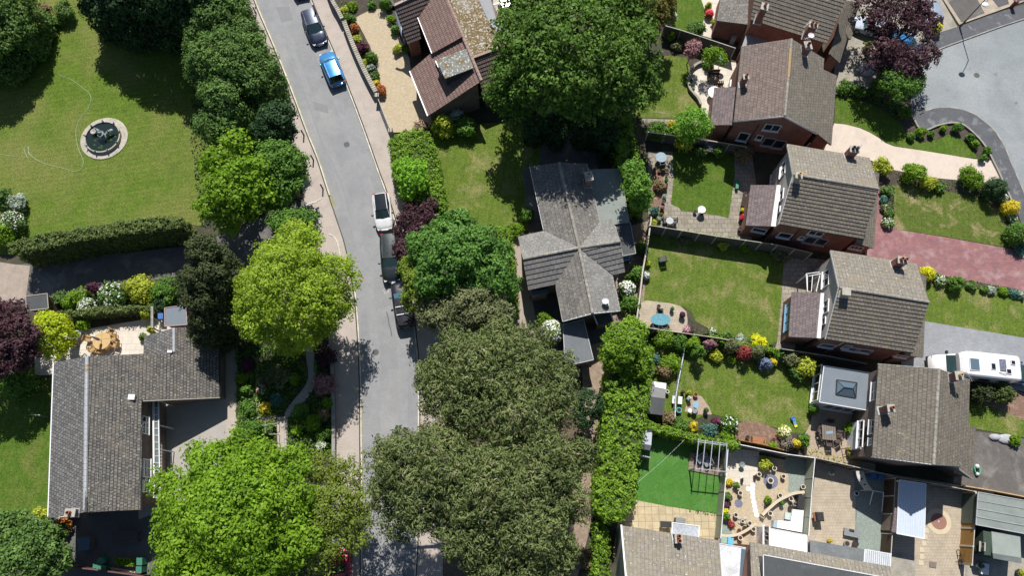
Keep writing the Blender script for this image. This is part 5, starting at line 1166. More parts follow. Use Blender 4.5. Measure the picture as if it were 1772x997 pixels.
tree('sparse_tree', 'thin olive-green tree whose sparse crown overlaps the pavement beside the bright maple', 'tree',
     [(585, 880, 52, 7.5), (600, 830, 40, 6.5), (560, 930, 50, 7.5), (610, 920, 42, 6.5), (555, 962, 34, 7), (625, 870, 28, 6), (560, 810, 34, 5.5)], leafmat('thin_leaf', (.06, .085, .012), (.15, .20, .03), (.22, .26, .06), .3), .45, .10, .7, ragged=.6, gap=.35, trunk_r=.2, twig=.012)
tree('elder_tree', 'green tree dotted with white blossom in the bottom left corner', 'tree', [(55, 950, 52, 5.5), (10, 930, 48, 5.5), (100, 965, 34, 4.5), (30, 990, 60, 5.5), (85, 925, 26, 4.2), (-20, 975, 60, 6)], CYP, .4, .12, 1.3)
for k, (lab, L, nm) in enumerate([
    ('upper huge grey-green pine beside the road, nearest the bungalow garage', [(850, 650, 82, 13), (800, 625, 62, 11.5), (905, 640, 66, 12), (770, 680, 55, 11), (950, 690, 58, 11.5), (880, 720, 76, 13), (820, 710, 62, 12.5), (870, 592, 46, 10), (965, 640, 40, 9.5), (745, 650, 34, 9), (925, 590, 30, 9)], 'pine_tree'),
    ('lower huge grey-green pine spreading over the road at the bottom', [(780, 810, 78, 13), (705, 800, 62, 11.5), (735, 870, 68, 12), (860, 850, 84, 14), (930, 800, 72, 13), (965, 860, 58, 12), (910, 920, 76, 13.5), (830, 920, 70, 13), (670, 850, 38, 9.5), (860, 975, 70, 12.5), (945, 960, 58, 12), (690, 900, 34, 9), (1000, 790, 38, 10), (665, 790, 30, 9), (900, 1030, 80, 12), (760, 770, 48, 11.5)], 'pine_tree')]):
    tree(nm, lab, 'tree', L, PINE, .30, .155, 2.2, ragged=.7, gap=.12, trunk_r=.45, aspect=.42, up=.15, twig=.008, group='two huge pines beside the road')
tree('holm_oak', 'olive-grey round tree between the car with roof bars and the upper pine', 'tree', [(815, 535, 50, 7), (775, 540, 40, 6.5), (855, 545, 38, 6.5), (750, 545, 28, 5.5), (835, 515, 36, 6.5), (795, 560, 40, 6.5)], OLIVE, .38, .11, 1.3)
tree('horse_chestnut', 'vivid green tree with clustered leaf rosettes left of the bungalow', 'tree', [(785, 440, 58, 8.5), (740, 425, 38, 7), (825, 430, 46, 7.5), (840, 475, 46, 7), (790, 400, 42, 7.5), (765, 475, 48, 7.5), (810, 500, 46, 6.5), (860, 445, 30, 6), (875, 490, 24, 4.5)], ROS, .36, .13, 1.2, ragged=.5)
tree('hawthorn', 'fine-leaved yellowish-green tree touching the dark estate car', 'tree', [(735, 490, 38, 5.5), (715, 465, 24, 4.8), (720, 515, 26, 4.6), (750, 525, 28, 5)], leafmat('hawthorn_leaf', (.07, .11, .012), (.16, .22, .03), (.24, .29, .06), .3), .34, .10, 1.2)
tree('smoke_bush', 'dark purple bushy tree beside the white parked car', 'tree', [(708, 385, 22, 3.4), (722, 405, 22, 3.4), (702, 432, 22, 3.2), (738, 372, 18, 3.4), (745, 355, 12, 3.4), (695, 400, 14, 3), (712, 362, 14, 3.2), (718, 440, 14, 3)], PURPLE, .3, .11, 1.3, trunk_r=.1)
tree('mahonia', 'small tree with pale green leaf whorls rising from the yellow-green hedge', 'tree', [(712, 305, 24, 4.5), (700, 290, 16, 4.2), (725, 318, 16, 4.2), (705, 330, 14, 4), (722, 292, 14, 4.4)], leafmat('pale_whorl_leaf', (.07, .16, .012), (.17, .33, .03), (.25, .40, .06), .35), .3, .15, 1.0, ragged=.5, trunk_r=.1)
tree('oak_tree', 'enormous dark green oak at the top, between the pantiled house and the patio garden', 'tree',
     [(985, 90, 105, 13), (905, 60, 58, 11), (890, 130, 44, 9.5), (940, 150, 60, 11), (1040, 120, 70, 12), (1080, 75, 55, 11), (1115, 120, 34, 9), (1000, 20, 80, 12.5), (1065, 10, 60, 11), (920, 5, 55, 10.5), (1000, 175, 48, 10), (870, 165, 36, 8), (1060, 160, 46, 9.5), (1120, 155, 26, 8), (1105, 50, 36, 9.5), (975, -50, 90, 12), (895, 190, 28, 7), (1095, 180, 28, 8)], OAK, .55, .16, 1.1, ragged=.55, trunk_r=.4, base=(985, 195), gap=.12, hs=.85)
tree('shade_fill_tree', 'added dark foliage mass deepening the shade below the enormous oak', 'tree', [(1040, 205, 30, 5), (1055, 235, 20, 4), (1012, 212, 24, 4.4), (925, 212, 22, 4), (965, 218, 22, 3.6)], DARKC, .36, .12, 1.1, trunk_r=.15, skirt=True)  # dark leaves added to blacken the shaded ground by the oak
tree('brown_conifer', 'brownish-green feathery tree at the top edge right of the oak', 'tree', [(1125, 12, 36, 6), (1145, -5, 32, 5.5), (1120, 45, 24, 5), (1150, 25, 18, 4.5)], leafmat('brown_green_leaf', (.06, .06, .012), (.17, .15, .04), (.25, .2, .08), .2), .36, .11, 1.3)
tree('copper_plum', 'large dark purple tree over parked cars beside the cul-de-sac', 'tree', [(1545, 32, 34, 7), (1520, 45, 30, 6.5), (1600, 48, 24, 6), (1555, 5, 40, 7), (1588, 22, 28, 6), (1530, 88, 30, 6), (1580, 108, 30, 5.5), (1515, 104, 24, 5), (1602, 92, 22, 5), (1555, 118, 28, 5), (1500, 15, 22, 5.5), (1572, 45, 18, 6.6), (1555, 90, 16, 5.5)], PURPLE, .38, .12, 1.1, ragged=.6, trunk_r=.25, gap=.35, hs=.75, twig=.01)
tree('laurel', 'dark green spreading bush-like tree under the south side of the large purple tree', 'tree', [(1560, 150, 30, 3.2), (1580, 140, 20, 3), (1540, 138, 22, 3.2)], MID, .32, .11, 1.2, trunk_r=.1)
tree('fig_tree', 'fresh green feathery small tree by the corner of the single-storey plum-tiled extension', 'tree', [(1200, 212, 26, 3.8), (1180, 222, 16, 3.2), (1215, 222, 16, 3.4), (1195, 232, 18, 3)], leafmat('fresh_leaf', (.06, .15, .015), (.17, .33, .04), (.27, .42, .09), .35), .3, .10, 1.1, ragged=.5, trunk_r=.08)
tree('acer_tree', 'small lime-green tree with open clumps above the curved patio wall', 'tree', [(1230, 92, 12, 2.8), (1243, 95, 12, 2.6), (1225, 102, 10, 2.4), (1248, 103, 10, 2.4)], BRIGHT, .3, .11, .9, trunk_r=.06, gap=.2)
tree('cherry_tree', 'small pinkish-bronze round tree in front of the dark diagonal fence', 'tree', [(1200, 82, 13, 2.6), (1196, 90, 11, 2.4)], PINKL, .22, .09, 1.1, trunk_r=.05)
tree('round_tree', 'round dark green tree on the earth path left of the long wide hedge', 'tree', [(1018, 700, 26, 4), (1010, 720, 22, 3.6)], DARKC, .3, .1, 1.2, trunk_r=.08)
# tall conifer hedges
HED = hedge('conifer_hedge', 'long wide bright green hedge running down past the artificial lawn', [(1055, 612), (1128, 600), (1127, 640), (1122, 700), (1104, 800), (1096, 870), (1080, 898), (1050, 900), (1030, 880), (1040, 780), (1050, 700)], 4.0, HEDGL, .13, .42, 1.1, .5)
tree('conifer_tree', 'feathery bright green conifer at the upper end of the long wide hedge', 'tree', [(1080, 600, 38, 5.5), (1062, 618, 24, 4.8), (1100, 625, 26, 4.6), (1092, 575, 26, 5.2), (1070, 580, 20, 4.8)], HEDGL, .34, .11, 1.3)
tree('cypress_tree', 'bright green cypress right beside the flat pale-green roof of the bungalow', 'tree', [(1102, 320, 24, 6.5), (1110, 345, 20, 5.4), (1095, 298, 20, 6.8)], leafmat('conifer_green', (.04, .105, .015), (.12, .235, .03), (.19, .31, .06)), .32, .11, 1.3)
hedge('conifer_hedge', 'narrow dark hedge running down from the oak towards the bright cypress', [(1058, 205), (1088, 200), (1110, 280), (1122, 345), (1095, 352), (1078, 290)], 4.0, HEDGL, .12, .38, 1.1, .45)
hedge('privet_hedge', 'wide blocky yellow-green hedge between the footway and the bungalow lawn', [(672, 240), (700, 226), (740, 226), (757, 270), (768, 330), (770, 365), (735, 362), (700, 345), (680, 300)], 2.8, HEDGL, .11, .36, 1.2, .3)
hedge('clipped_hedge', 'long clipped hedge between the fountain lawn and the shaded driveway', [(12, 424), (60, 408), (150, 392), (250, 376), (300, 373), (318, 380), (316, 392), (260, 398), (150, 414), (60, 432), (20, 440)], 4.0, HEDGD, .11, .34, 1.2, .3)
hedge('low_hedge', 'low hedge over a brick wall north of the round-table patio', [(84, 543), (150, 534), (220, 530), (262, 527), (262, 536), (200, 541), (130, 547), (84, 552)], 1.5, HEDGD, .1, .26, 1.1, .25)
hedge('clipped_hedge', 'thin bright hedge along the top of the artificial lawn', [(1103, 728), (1150, 738), (1200, 752), (1245, 762), (1280, 768), (1278, 776), (1235, 774), (1190, 762), (1140, 748), (1103, 738)], 1.9, HEDGL, .1, .27, 1.2, .35)
hedge('clipped_hedge', 'dark hedge under the chestnut along the bungalow drive', [(862, 392), (884, 400), (892, 470), (895, 530), (884, 560), (872, 540), (870, 460)], 2.2, HEDGL, .11, .3, 1.1, .3)
hedge('ivy_hedge', 'rough leafy hedge beside the lower end of the earth path at the bottom edge', [(1030, 905), (1050, 915), (1055, 950), (1048, 1010), (1028, 1010), (1032, 950)], 2.2, HEDGL, .12, .32, 1.0, .5)
hedge('box_hedge', 'low clipped hedge along the boundary beneath the bright yellow shrub', [(1230, 578), (1262, 588), (1300, 596), (1345, 604), (1344, 610), (1300, 603), (1260, 596), (1228, 586)], 1.4, HEDGL, .09, .2, 1.1, .2)
NG = 0
def B(name, lab, x, y, r, h, m, **k): return bush(name, lab, 'shrub', x, y, r, h, m, **k)
def flowering(name, lab, x, y, r, h, m, fm, frac=.12, fs=.08, cat='shrub', group=None, squash=1.0):
    c = G(x, y, h * .5); rr = r * mpp(x, y, h * .5); root = thing(name, lab, cat, (c.x, c.y, 0), group=group)
    cl = max(.12, rr * .3)
    C, N, T = crown_pts([((c.x, c.y, h * .5), (rr * .92, rr * .92 * squash, h * .5))], cl, 1.5, .085)
    leaf_mesh('foliage', C, N, .085, T, m, root)
    d = sphere_dirs(max(14, int(frac * len(C) * .5)), .7); P_ = np.array([c.x, c.y, h * .5]) + d * np.array([rr * 1.0, rr * squash, h * .56]) * rng.uniform(.93, 1.08, (len(d), 1))
    leaf_mesh('blossom', P_, d + np.array([0, 0, .8]), fs, rng.random(len(d)), fm, root)
    return root
# front of the house with pantiles: bed beside the gravel drive
B('shrub', 'rust-red round shrub in the bed near the top of the gravel drive', 614, 48, 8, 1.1, RUST)
B('shrub', 'light green low shrub just below the upper rust-red shrub', 619, 68, 9, .8, YG)
B('shrub', 'dark plum round shrub beside the gravel drive', 627, 81, 11, 1.3, PLUM)
B('box_ball', 'dark green clipped ball below the plum shrub in the gravel drive bed', 643, 100, 10, 1.2, MID)
B('shrub', 'tiny yellow clump against the stone wall next to the dark green ball', 632, 108, 6, .6, YG)
B('shrub', 'grey-green spiky clump below the dark green ball', 642, 116, 8, .7, SILVER)
B('shrub', 'dull green low clump in the lower part of the gravel drive bed', 648, 131, 9, .7, CYP)
B('shrub', 'golden yellow mound right above the lower rust-red ball', 650, 145, 7, .8, GOLDF)
B('shrub', 'rust-red round ball at the lower end of the gravel drive bed', 659, 155, 9, 1.2, RUST)
B('shrub', 'yellow-green shrub against the stone wall at the top edge', 594, 20, 9, 1.1, YG)
B('shrub', 'deep green shrub next to the wall at the very top of the gravel drive', 605, 32, 9, 1.3, MID)
B('shrub', 'bright green clump between the wall shrubs and the top of the gravel drive', 610, 10, 9, .9, BRIGHT)
B('shrub', 'small green clump on the upper rim of the gravel drive', 644, 8, 8, .8, MID)
B('shrub', 'dark green shrub at the top edge left of the pantiled house', 668, 5, 12, 1.6, MID)
B('shrub', 'green mound beneath the blue porch glass', 677, 32, 8, 1.0, BRIGHT)
B('shrub', 'narrow green shrub right below the blue porch glass mound', 683, 52, 8, 1.1, MID)
B('shrub', 'small yellow-green shrub in the shadow left of the pantiled house', 688, 84, 8, 1.1, YG)
B('shrub', 'dark green shrub in the recess of the pantiled house', 702, 84, 9, 1.0, MID)
B('shrub', 'light yellow-green bush at the foot of the pantiled house next to the hedge', 768, 215, 22, 2.4, YG, leaf=.1)
B('shrub', 'green round bush between the yellow-green bush and the oak', 802, 222, 20, 1.9, MID)
flowering('shrub', 'bush with pinkish tips at the corner of the gravel drive and the hedge', 728, 222, 14, 1.4, BROWNG, PINKB, .04)
B('shrub', 'pale grey-green bush behind the light yellow-green bush', 790, 202, 13, 2.0, SILVER)
# left gardens
B('shrub', 'bronze and green shrub in the shade at the top left corner', 72, 20, 17, 1.8, BROWNG)
B('shrub', 'small yellow-green shrub on the upper lawn edge by the corner tree', 78, 44, 10, 1.2, YG)
B('shrub', 'silvery green shrub on the top edge beside the tall dark tree', 112, 18, 18, 2.0, CYP)
B('shrub', 'bright small green shrub at the tip of the lawn by the corner tree', 98, 38, 9, 1.1, MID)
B('shrub', 'silver-grey bush on the left edge above the white-tipped bush', 30, 350, 16, 1.7, SILVER)
B('shrub', 'green bush on the left edge above the silver-grey bush', 5, 342, 20, 2.0, CYP)
flowering('shrub', 'green bush with whitish tips on the left edge just above the clipped hedge', 22, 386, 20, 1.9, CYP, WHITEB, .15)
B('shrub', 'vivid green bush on the left edge touching the clipped hedge', 8, 405, 24, 2.2, BRIGHT)
B('shrub', 'dusty green low shrub beside the dark grey shed', 100, 518, 13, 1.2, CYP)
B('shrub', 'bright yellow-green shrub in the bed above the low hedge', 132, 517, 20, 1.9, BRIGHT)
flowering('shrub', 'white-flowering shrub in front of the bright shrub in the bed', 150, 530, 15, 1.3, CYP, WHITEB, .3, .1)
B('shrub', 'purple spiky shrub rising over the shaded driveway', 163, 498, 11, 2.0, PLUM)
flowering('shrub', 'grey-green shrub with white sprays between purple and golden shrubs', 195, 512, 24, 1.8, CYP, WHITEB, .08, .1)
B('shrub', 'large golden-yellow mound shrub in the bed along the shaded driveway', 241, 500, 26, 2.1, YG, leaf=.1)
B('shrub', 'dark green bushy shrub between the golden mound and the yew', 290, 500, 24, 2.0, MID)
B('shrub', 'lower dark green shrub touching the blue-grey roofed shed', 278, 523, 15, 1.4, DARKC)
B('shrub', 'green shrub in front of the low hedge near the patio corner', 143, 562, 11, 1.2, BRIGHT)
B('shrub', 'light green climber at the east end of the low hedge', 252, 545, 9, 1.7, YG)
B('shrub', 'tiny green clump where the patio meets the grey tiled roof', 261, 570, 5, 1.0, YG)
B('shrub', 'grey-green tuft on the patio against the grey tiled roof wall', 247, 583, 6, .8, CYP)
B('shrub', 'bright yellow-green shrub at the lower left corner of the grey tiled house', 68, 893, 16, 1.8, YG)
flowering('shrub', 'rusty red-green shrub beside the chimney corner of the grey tiled house', 113, 906, 12, 1.3, RUST, YELLOW, .05)
B('shrub', 'dark small shrub at the tip of the dark yard', 110, 925, 9, 1.0, MID)
B('shrub', 'dark shrub row by the shade line south of the purple tree', 30, 655, 34, 2.2, MID, leaf=.11)
# terraced garden left of the road
B('shrub', 'magenta-leaved shrub at the upper end of the terraced garden', 428, 631, 12, 1.1, PLUM)
B('shrub', 'mid-green clump left of the timber path, upper of three', 424, 675, 12, 1.0, MID)
B('shrub', 'light green clump left of the timber path, middle of three', 420, 655, 10, .8, BRIGHT)
B('shrub', 'dense green clump left of the timber path, lowest of three', 428, 708, 15, 1.2, MID)
B('shrub', 'wide green bush below the cross timber path', 432, 746, 20, 1.3, MID)
B('shrub', 'green clump between the lower timber path and the stone steps', 465, 742, 10, 1.0, CYP)
B('shrub', 'golden-orange mound beside the timber path', 461, 706, 10, .9, GOLDF)
flowering('shrub', 'pink-flowered small shrub above the golden-orange mound', 453, 675, 9, .9, MID, PINKB, .2)
B('shrub', 'blue-green leafy clump right of the golden-orange mound', 478, 694, 13, 1.0, TEAL)
B('shrub', 'dusky grey-green shrub in the shade below the big yellow-green tree', 480, 655, 22, 1.4, OLIVE)
B('shrub', 'yellow-green lit shrub left of the winding gravel path', 508, 657, 10, 1.2, BRIGHT)
B('shrub', 'dark purple shrub in deep shade beside the roadside wall', 562, 618, 20, 1.9, PURPLE)
B('shrub', 'greyish purple shrub halfway down the roadside wall', 560, 665, 19, 1.7, PINKL)
B('shrub', 'lime-green clump against the roadside wall below the greyish purple shrub', 568, 698, 10, 1.1, BRIGHT)
B('shrub', 'brown-green clump against the roadside wall, above the bright clumps', 562, 718, 12, 1.0, BROWNG)
B('shrub', 'bright green shrub in the centre of the lower terraced bed', 543, 733, 15, 1.4, BRIGHT)
B('shrub', 'small bright shrub nearest the lower stone steps', 515, 745, 11, 1.0, BRIGHT)
B('shrub', 'green clump against the wall in the lower terraced bed', 560, 755, 14, 1.1, MID)
B('shrub', 'teal-green clump bordering the gravel path bend', 520, 712, 13, .9, MID)
flowering('shrub', 'white-flowered clump near the bottom of the roadside wall', 556, 772, 9, .9, MID, WHITEB, .35)
B('shrub', 'dark small mound at the base of the terrace by the maple', 405, 770, 12, 1.0, MID)
# around the bungalow
B('shrub', 'yellow-green shrub on the lawn edge west of the bungalow', 893, 398, 14, 1.3, BRIGHT)
B('shrub', 'dark green upright shrub by the wall north-west of the bungalow', 912, 372, 12, 1.8, MID)
B('shrub', 'mid-green bush on the south edge of the bungalow lawn', 868, 402, 12, 1.4, BRIGHT)
flowering('shrub', 'tall shrub covered with white blossom below the porch of the bungalow', 955, 575, 20, 2.4, BRIGHT, WHITEB, .3, .1)
B('shrub', 'bright green shrub above the white-blossomed one by the bungalow porch', 941, 552, 14, 2.0, BRIGHT)
flowering('shrub', 'round shrub with a mass of white flowers east of the bungalow', 1084, 502, 15, 1.8, MID, WHITEB, .3, .1)
B('shrub', 'smooth green bush just above the white-flowered one east of the bungalow', 1098, 475, 15, 1.9, MID)
B('shrub', 'dark glossy bush below the white-flowered one east of the bungalow', 1090, 525, 18, 2.2, MID)
B('shrub', 'small green shrub beside the dark flat-roofed corner of the bungalow', 1110, 430, 11, 1.2, MID)
B('shrub', 'blue-green clump at the north end of the pale fence', 1132, 366, 10, 1.1, TEAL)
B('shrub', 'rusty mound at the bottom of the earth path', 1012, 968, 16, .8, BROWNG)
# garden with the square lawn and patio
B('shrub', 'dark green bush under the oak north of the shaded round table', 1138, 228, 19, 2.0, MID)
B('shrub', 'vivid yellow shrub beside the feathery small tree', 1163, 216, 8, 1.4, GOLDF)
B('shrub', 'variegated yellow-green bush below the feathery small tree', 1185, 247, 18, 1.8, YG)
B('shrub', 'loose green bush on the top edge of the square lawn', 1212, 262, 10, 1.2, CYP)
B('shrub', 'greyish lavender bush between loose and round bushes above the square lawn', 1228, 254, 12, 1.5, leafmat('grey_leaf', (.07, .07, .075), (.17, .17, .18), None, .15))
B('shrub', 'round green bush at the top right of the square lawn', 1243, 262, 11, 1.5, MID)
B('shrub', 'brown-green shrub in shadow beside the brick wall near the square lawn', 1285, 262, 19, 1.4, BROWNG)
B('shrub', 'spiky brown and green grass clump in the bark bed left of the square lawn', 1140, 322, 12, 1.0, BROWNG)
B('shrub', 'small green tuft by the corner where pale fence and dark fence meet', 1130, 385, 6, .7, YG)
B('shrub', 'yellow-green clump against the south fence of the dry lawn garden, centre', 1250, 424, 11, 1.0, YG)
B('shrub', 'dull olive clump against the dark fence left of the yellow-green clump', 1187, 415, 9, .9, OLIVE)
B('shrub', 'fresh green clump at the right end of the dark fence above the dry lawn', 1288, 428, 9, 1.0, BRIGHT)
B('shrub', 'green patch in the shade at the north-east corner of the dry lawn', 1350, 440, 14, 1.0, OLIVE)
flowering('shrub', 'white and lilac flowers along the pale fence, left edge of the dry lawn', 1117, 477, 7, .8, CYP, LAVB, .6, .08)
B('shrub', 'yellow clump along the pale fence at the top left of the dry lawn', 1119, 455, 6, .8, YG)
flowering('shrub', 'pink heather mound at the corner of the crazy-paved patio', 1188, 571, 6, .5, PINKL, PINKB, .7, .07)
flowering('shrub', 'white flower clump in the strip bed right of the white planter', 1232, 573, 6, .5, MID, WHITEB, .4)
B('shrub', 'green clump in the strip bed below the dry lawn, mid way', 1258, 584, 9, .7, CYP)
B('shrub', 'brilliant yellow dome shrub at the corner of the dry lawn', 1313, 592, 13, 1.4, YELLOW)
B('shrub', 'grey-green spiky clump left of the brilliant yellow dome', 1282, 588, 10, .8, SILVER)
B('shrub', 'small grey-green dome right of the brilliant yellow dome', 1332, 597, 5, .6, CYP)
# row of shrubs along the north edge of the next garden
B('box_ball', 'wide bright green clipped mound, first in the row from the left', 1150, 586, 19, 1.7, HEDGL, leaf=.07, squash=.8)
B('box_ball', 'dark green mound joined to the wide bright clipped mound', 1176, 594, 14, 1.8, MID)
B('shrub', 'light green leafy shrub in the left garden corner beneath the clipped mounds', 1160, 628, 19, 1.6, BRIGHT)
B('shrub', 'teal shrub beside the tall hedge near the leafy light green shrub', 1132, 622, 10, 1.6, TEAL)
B('shrub', 'brownish round shrub above the white-sheeted shed', 1152, 645, 13, 1.5, BROWNG)
B('shrub', 'small olive shrub between the tall hedge and the brownish round shrub', 1129, 641, 8, .9, OLIVE)
B('shrub', 'fresh green oval shrub right of the pale blue fence top', 1200, 595, 13, 2.2, BRIGHT)
B('shrub', 'deep green shaped shrub casting the long pointed shadow', 1208, 610, 12, 3.0, MID, squash=.9)
B('shrub', 'creamy pink variegated shrub behind the deep green shaped shrub', 1226, 596, 12, 1.8, PINKL)
B('shrub', 'trailing yellow-green clump at the right of the deep green shaped shrub', 1240, 616, 11, 1.0, YG)
B('lollipop_tree', 'grey-green round standard, left neighbour of the dark red one', 1264, 600, 12, 2.0, OLIVE, leaf=.07)
B('lollipop_tree', 'dark red round standard in the row of clipped shrubs', 1287, 611, 12, 2.0, REDF, leaf=.07)
B('lollipop_tree', 'grey-green round standard between the red one and the blue-grey one', 1310, 610, 12, 1.9, OLIVE, leaf=.07)
B('shrub', 'small green ball on the lawn below the left grey-green standard', 1266, 623, 7, .8, BRIGHT)
B('shrub', 'blue-grey loose conifer in the row of clipped shrubs', 1324, 629, 12, 1.5, BLUEF)
B('shrub', 'yellow and orange clump right of the blue-grey conifer', 1337, 627, 8, 1.2, GOLDF)
B('shrub', 'dark green leafy shrub above the yellow and orange clump', 1348, 615, 10, 1.5, MID)
B('shrub', 'pale variegated round shrub left of the biggest yellow shrub', 1370, 622, 15, 1.8, OLIVE)
B('shrub', 'biggest yellow shrub, next to the grey garden room', 1394, 631, 18, 2.0, YG)
B('shrub', 'low variegated shrub beneath the biggest yellow shrub', 1378, 647, 12, 1.2, CYP)
B('shrub', 'green climber on the corner of the grey garden room', 1408, 710, 9, 1.6, MID)
B('shrub', 'fresh green potted shrub between bay window and garden dining set', 1471, 741, 12, 1.2, BRIGHT)
# border between the gravel garden and the lawn with the bark bed
B('shrub', 'straggly brown-green bush below the black felt shed', 1156, 724, 13, 1.2, BROWNG)
B('shrub', 'dark green bush in the border right of the straggly one', 1178, 737, 14, 1.2, MID)
B('shrub', 'pale straw-coloured bush in the middle of the border above the pergola', 1199, 738, 9, 1.0, GOLDF)
B('shrub', 'blue and teal bush above the pergola', 1228, 745, 14, 1.5, TEAL)
B('shrub', 'dark red small round bush above the teal one', 1240, 730, 8, .9, PLUM)
flowering('shrub', 'round green bush dotted with white roses left of the bark bed', 1261, 735, 15, 1.5, MID, WHITEB, .06, .1)
B('shrub', 'light green bush at the right end of the thin bright hedge', 1259, 757, 14, 1.4, BRIGHT)
flowering('shrub', 'pale yellow flowering bush right of the bark bed', 1357, 748, 11, 1.1, YG, leafmat('cream_blossom', (.6, .56, .25), (.75, .72, .4), None, .2), .5, .08)
B('shrub', 'brown-purple dome shrub below the pale yellow bush', 1363, 767, 12, 1.4, leafmat('mauve_leaf', (.09, .08, .06), (.2, .17, .15), None, .15))
B('shrub', 'bright yellow upright shrub beside the brown-purple dome', 1378, 768, 7, 1.5, GOLDF)
B('shrub', 'green round shrub at the edge of the brown gravel patio', 1392, 762, 10, 1.3, MID)
B('shrub', 'low green trailing plants below the bark bed', 1338, 773, 8, .6, BRIGHT)
# gravel garden planting
B('shrub', 'bright yellow shrub in the shade of the white fence, gravel garden', 1325, 801, 12, 1.2, YG)
B('shrub', 'golden low plants along the west fence of the gravel garden', 1262, 835, 6, .5, GOLDF)
B('shrub', 'dark green ball near the corner of the pale paved square', 1275, 841, 5, .8, MID)
B('shrub', 'grey-green dome against the west fence of the gravel garden', 1258, 860, 7, .9, CYP)
B('shrub', 'dusky purple clump against the west fence, under the grey-green dome', 1257, 875, 5, .6, PLUM)
B('shrub', 'lemon-yellow clump against the west fence of the gravel garden', 1256, 885, 5, .6, YELLOW)
B('shrub', 'deep green ball just under the lemon-yellow clump', 1257, 894, 6, .8, MID)
B('shrub', 'dusky red low clump by the slate corner of the gravel garden', 1265, 907, 6, .5, REDF)
B('palm_plant', 'small palm-like plant in the middle of the gravel garden', 1329, 866, 6, 1.0, BRIGHT, dens=.8)
# front gardens on the right
B('shrub', 'green and brown shrub at the front of the cream driveway house, by the purple tree', 1520, 152, 15, 1.6, CYP)
B('shrub', 'greenish hedge-like shrub at the top corner of the curved front lawn', 1462, 152, 14, 1.0, MID)
B('shrub', 'second low shrub at the top corner of the curved front lawn, nearer the purple tree', 1485, 158, 13, 1.0, MID)
B('shrub', 'dark green ball beside the low kerb wall of the cul-de-sac', 1566, 195, 11, 1.2, MID)
B('shrub', 'pale green bush against the purple tree, left one', 1502, 78, 6, 1.2, BRIGHT)
flowering('shrub', 'bright yellow flowering shrub on the right flank of the purple tree', 1620, 50, 8, 1.3, YELLOW, YELLOW, .2)
for i, (x, y, r, lb) in enumerate([(1593, 228, 9, 'largest small shrub in the dark soil bed by the low kerb wall'), (1577, 236, 6, 'small shrub at the western tip of the dark soil bed'), (1612, 232, 5, 'tiny shrub right of the largest one in the dark soil bed'), (1633, 222, 5, 'tiny shrub at the top of the bend of the dark soil bed'), (1657, 222, 8, 'round bright shrub at the crest of the dark soil bed'), (1680, 238, 7, 'green tuft halfway down the east arm of the soil bed'), (1688, 250, 6, 'green tuft below the halfway one on the east arm of the soil bed'), (1708, 262, 8, 'leafy tuft near the lower end of the soil bed'), (1700, 273, 6, 'lowest tuft at the end of the soil bed by the cream driveway')]):
    B('shrub', lb, x, y, r, .6 + r * .05, MID if i % 3 else BRIGHT, group='small shrubs in the curved soil bed')
B('shrub', 'light green bush at the house end of the cream driveway', 1525, 287, 17, 1.6, YG)
B('shrub', 'taller light green bush second along the cream driveway', 1580, 300, 17, 2.2, BRIGHT)
B('shrub', 'yellow variegated bush third along the cream driveway', 1605, 316, 13, 1.4, YG)
B('shrub', 'light green wide bush fifth along the cream driveway', 1681, 308, 21, 2.0, BRIGHT)
B('shrub', 'low dark bush between the yellow variegated and the wide light green bush', 1626, 325, 9, .8, MID)
B('box_ball', 'dark green and bronze clipped ball near the road end of the cream driveway', 1720, 328, 19, 2.3, DARKC, leaf=.08)
flowering('shrub', 'white hydrangea beside the clipped dark and bronze ball', 1734, 343, 9, .8, MID, WHITEB, .3)
B('box_ball', 'golden-orange clipped ball by the footway', 1748, 360, 13, 1.5, GOLDF, leaf=.08)
flowering('shrub', 'white flowers below the golden-orange ball', 1751, 377, 8, .6, MID, WHITEB, .3)
B('box_ball', 'big dark green clipped ball on the right edge above the red driveway', 1762, 404, 20, 2.1, MID, leaf=.08)
B('shrub', 'blue-grey low clump under the big dark green ball', 1764, 433, 11, .5, TEAL)
B('shrub', 'upper green clump in the bed between patchy lawn and red driveway', 1533, 330, 9, .9, CYP)
B('shrub', 'dark round clump in the bed beside the patchy lawn', 1530, 346, 7, .8, TEAL)
flowering('shrub', 'pink and white flowers in the bed beside the patchy lawn', 1531, 360, 8, .6, CYP, PINKB, .15)
B('shrub', 'olive clump above the white daisies, bed by the patchy lawn', 1538, 370, 9, .8, CYP)
flowering('shrub', 'white daisies at the lower tip of the bed by the patchy lawn', 1536, 386, 10, .7, MID, WHITEB, .3)
B('box_ball', 'bright yellow ball at the corner of the house south of the red driveway', 1604, 474, 12, 1.5, YELLOW, leaf=.07)
flowering('shrub', 'white flowering clump right of the bright yellow ball', 1626, 485, 10, .8, MID, WHITEB, .3)
B('box_ball', 'dark green ball third along the red driveway border', 1653, 491, 13, 1.4, MID, leaf=.08)
B('shrub', 'pale green clump in the red driveway border, right of the dark ball', 1680, 496, 9, .5, CYP)
B('shrub', 'small dark ball in the middle of the red driveway border', 1703, 500, 6, .6, MID)
B('shrub', 'lavender-grey clump in the red driveway border', 1717, 503, 9, .5, SILVER)
B('shrub', 'fresh green clump in the red driveway border near the right edge', 1736, 504, 7, .6, BRIGHT)
B('shrub', 'blue-grey clump near the right end of the red driveway border', 1752, 508, 9, .5, TEAL)
B('shrub', 'pale speckled clump at the right end of the red driveway border', 1768, 511, 7, .6, SILVER)
B('box_ball', 'dark brownish clipped ball below the motorhome, left of the pair', 1697, 680, 19, 2.0, YEW, leaf=.08)
B('box_ball', 'green clipped ball below the motorhome, right of the pair', 1734, 680, 18, 2.0, HEDGD, leaf=.08)
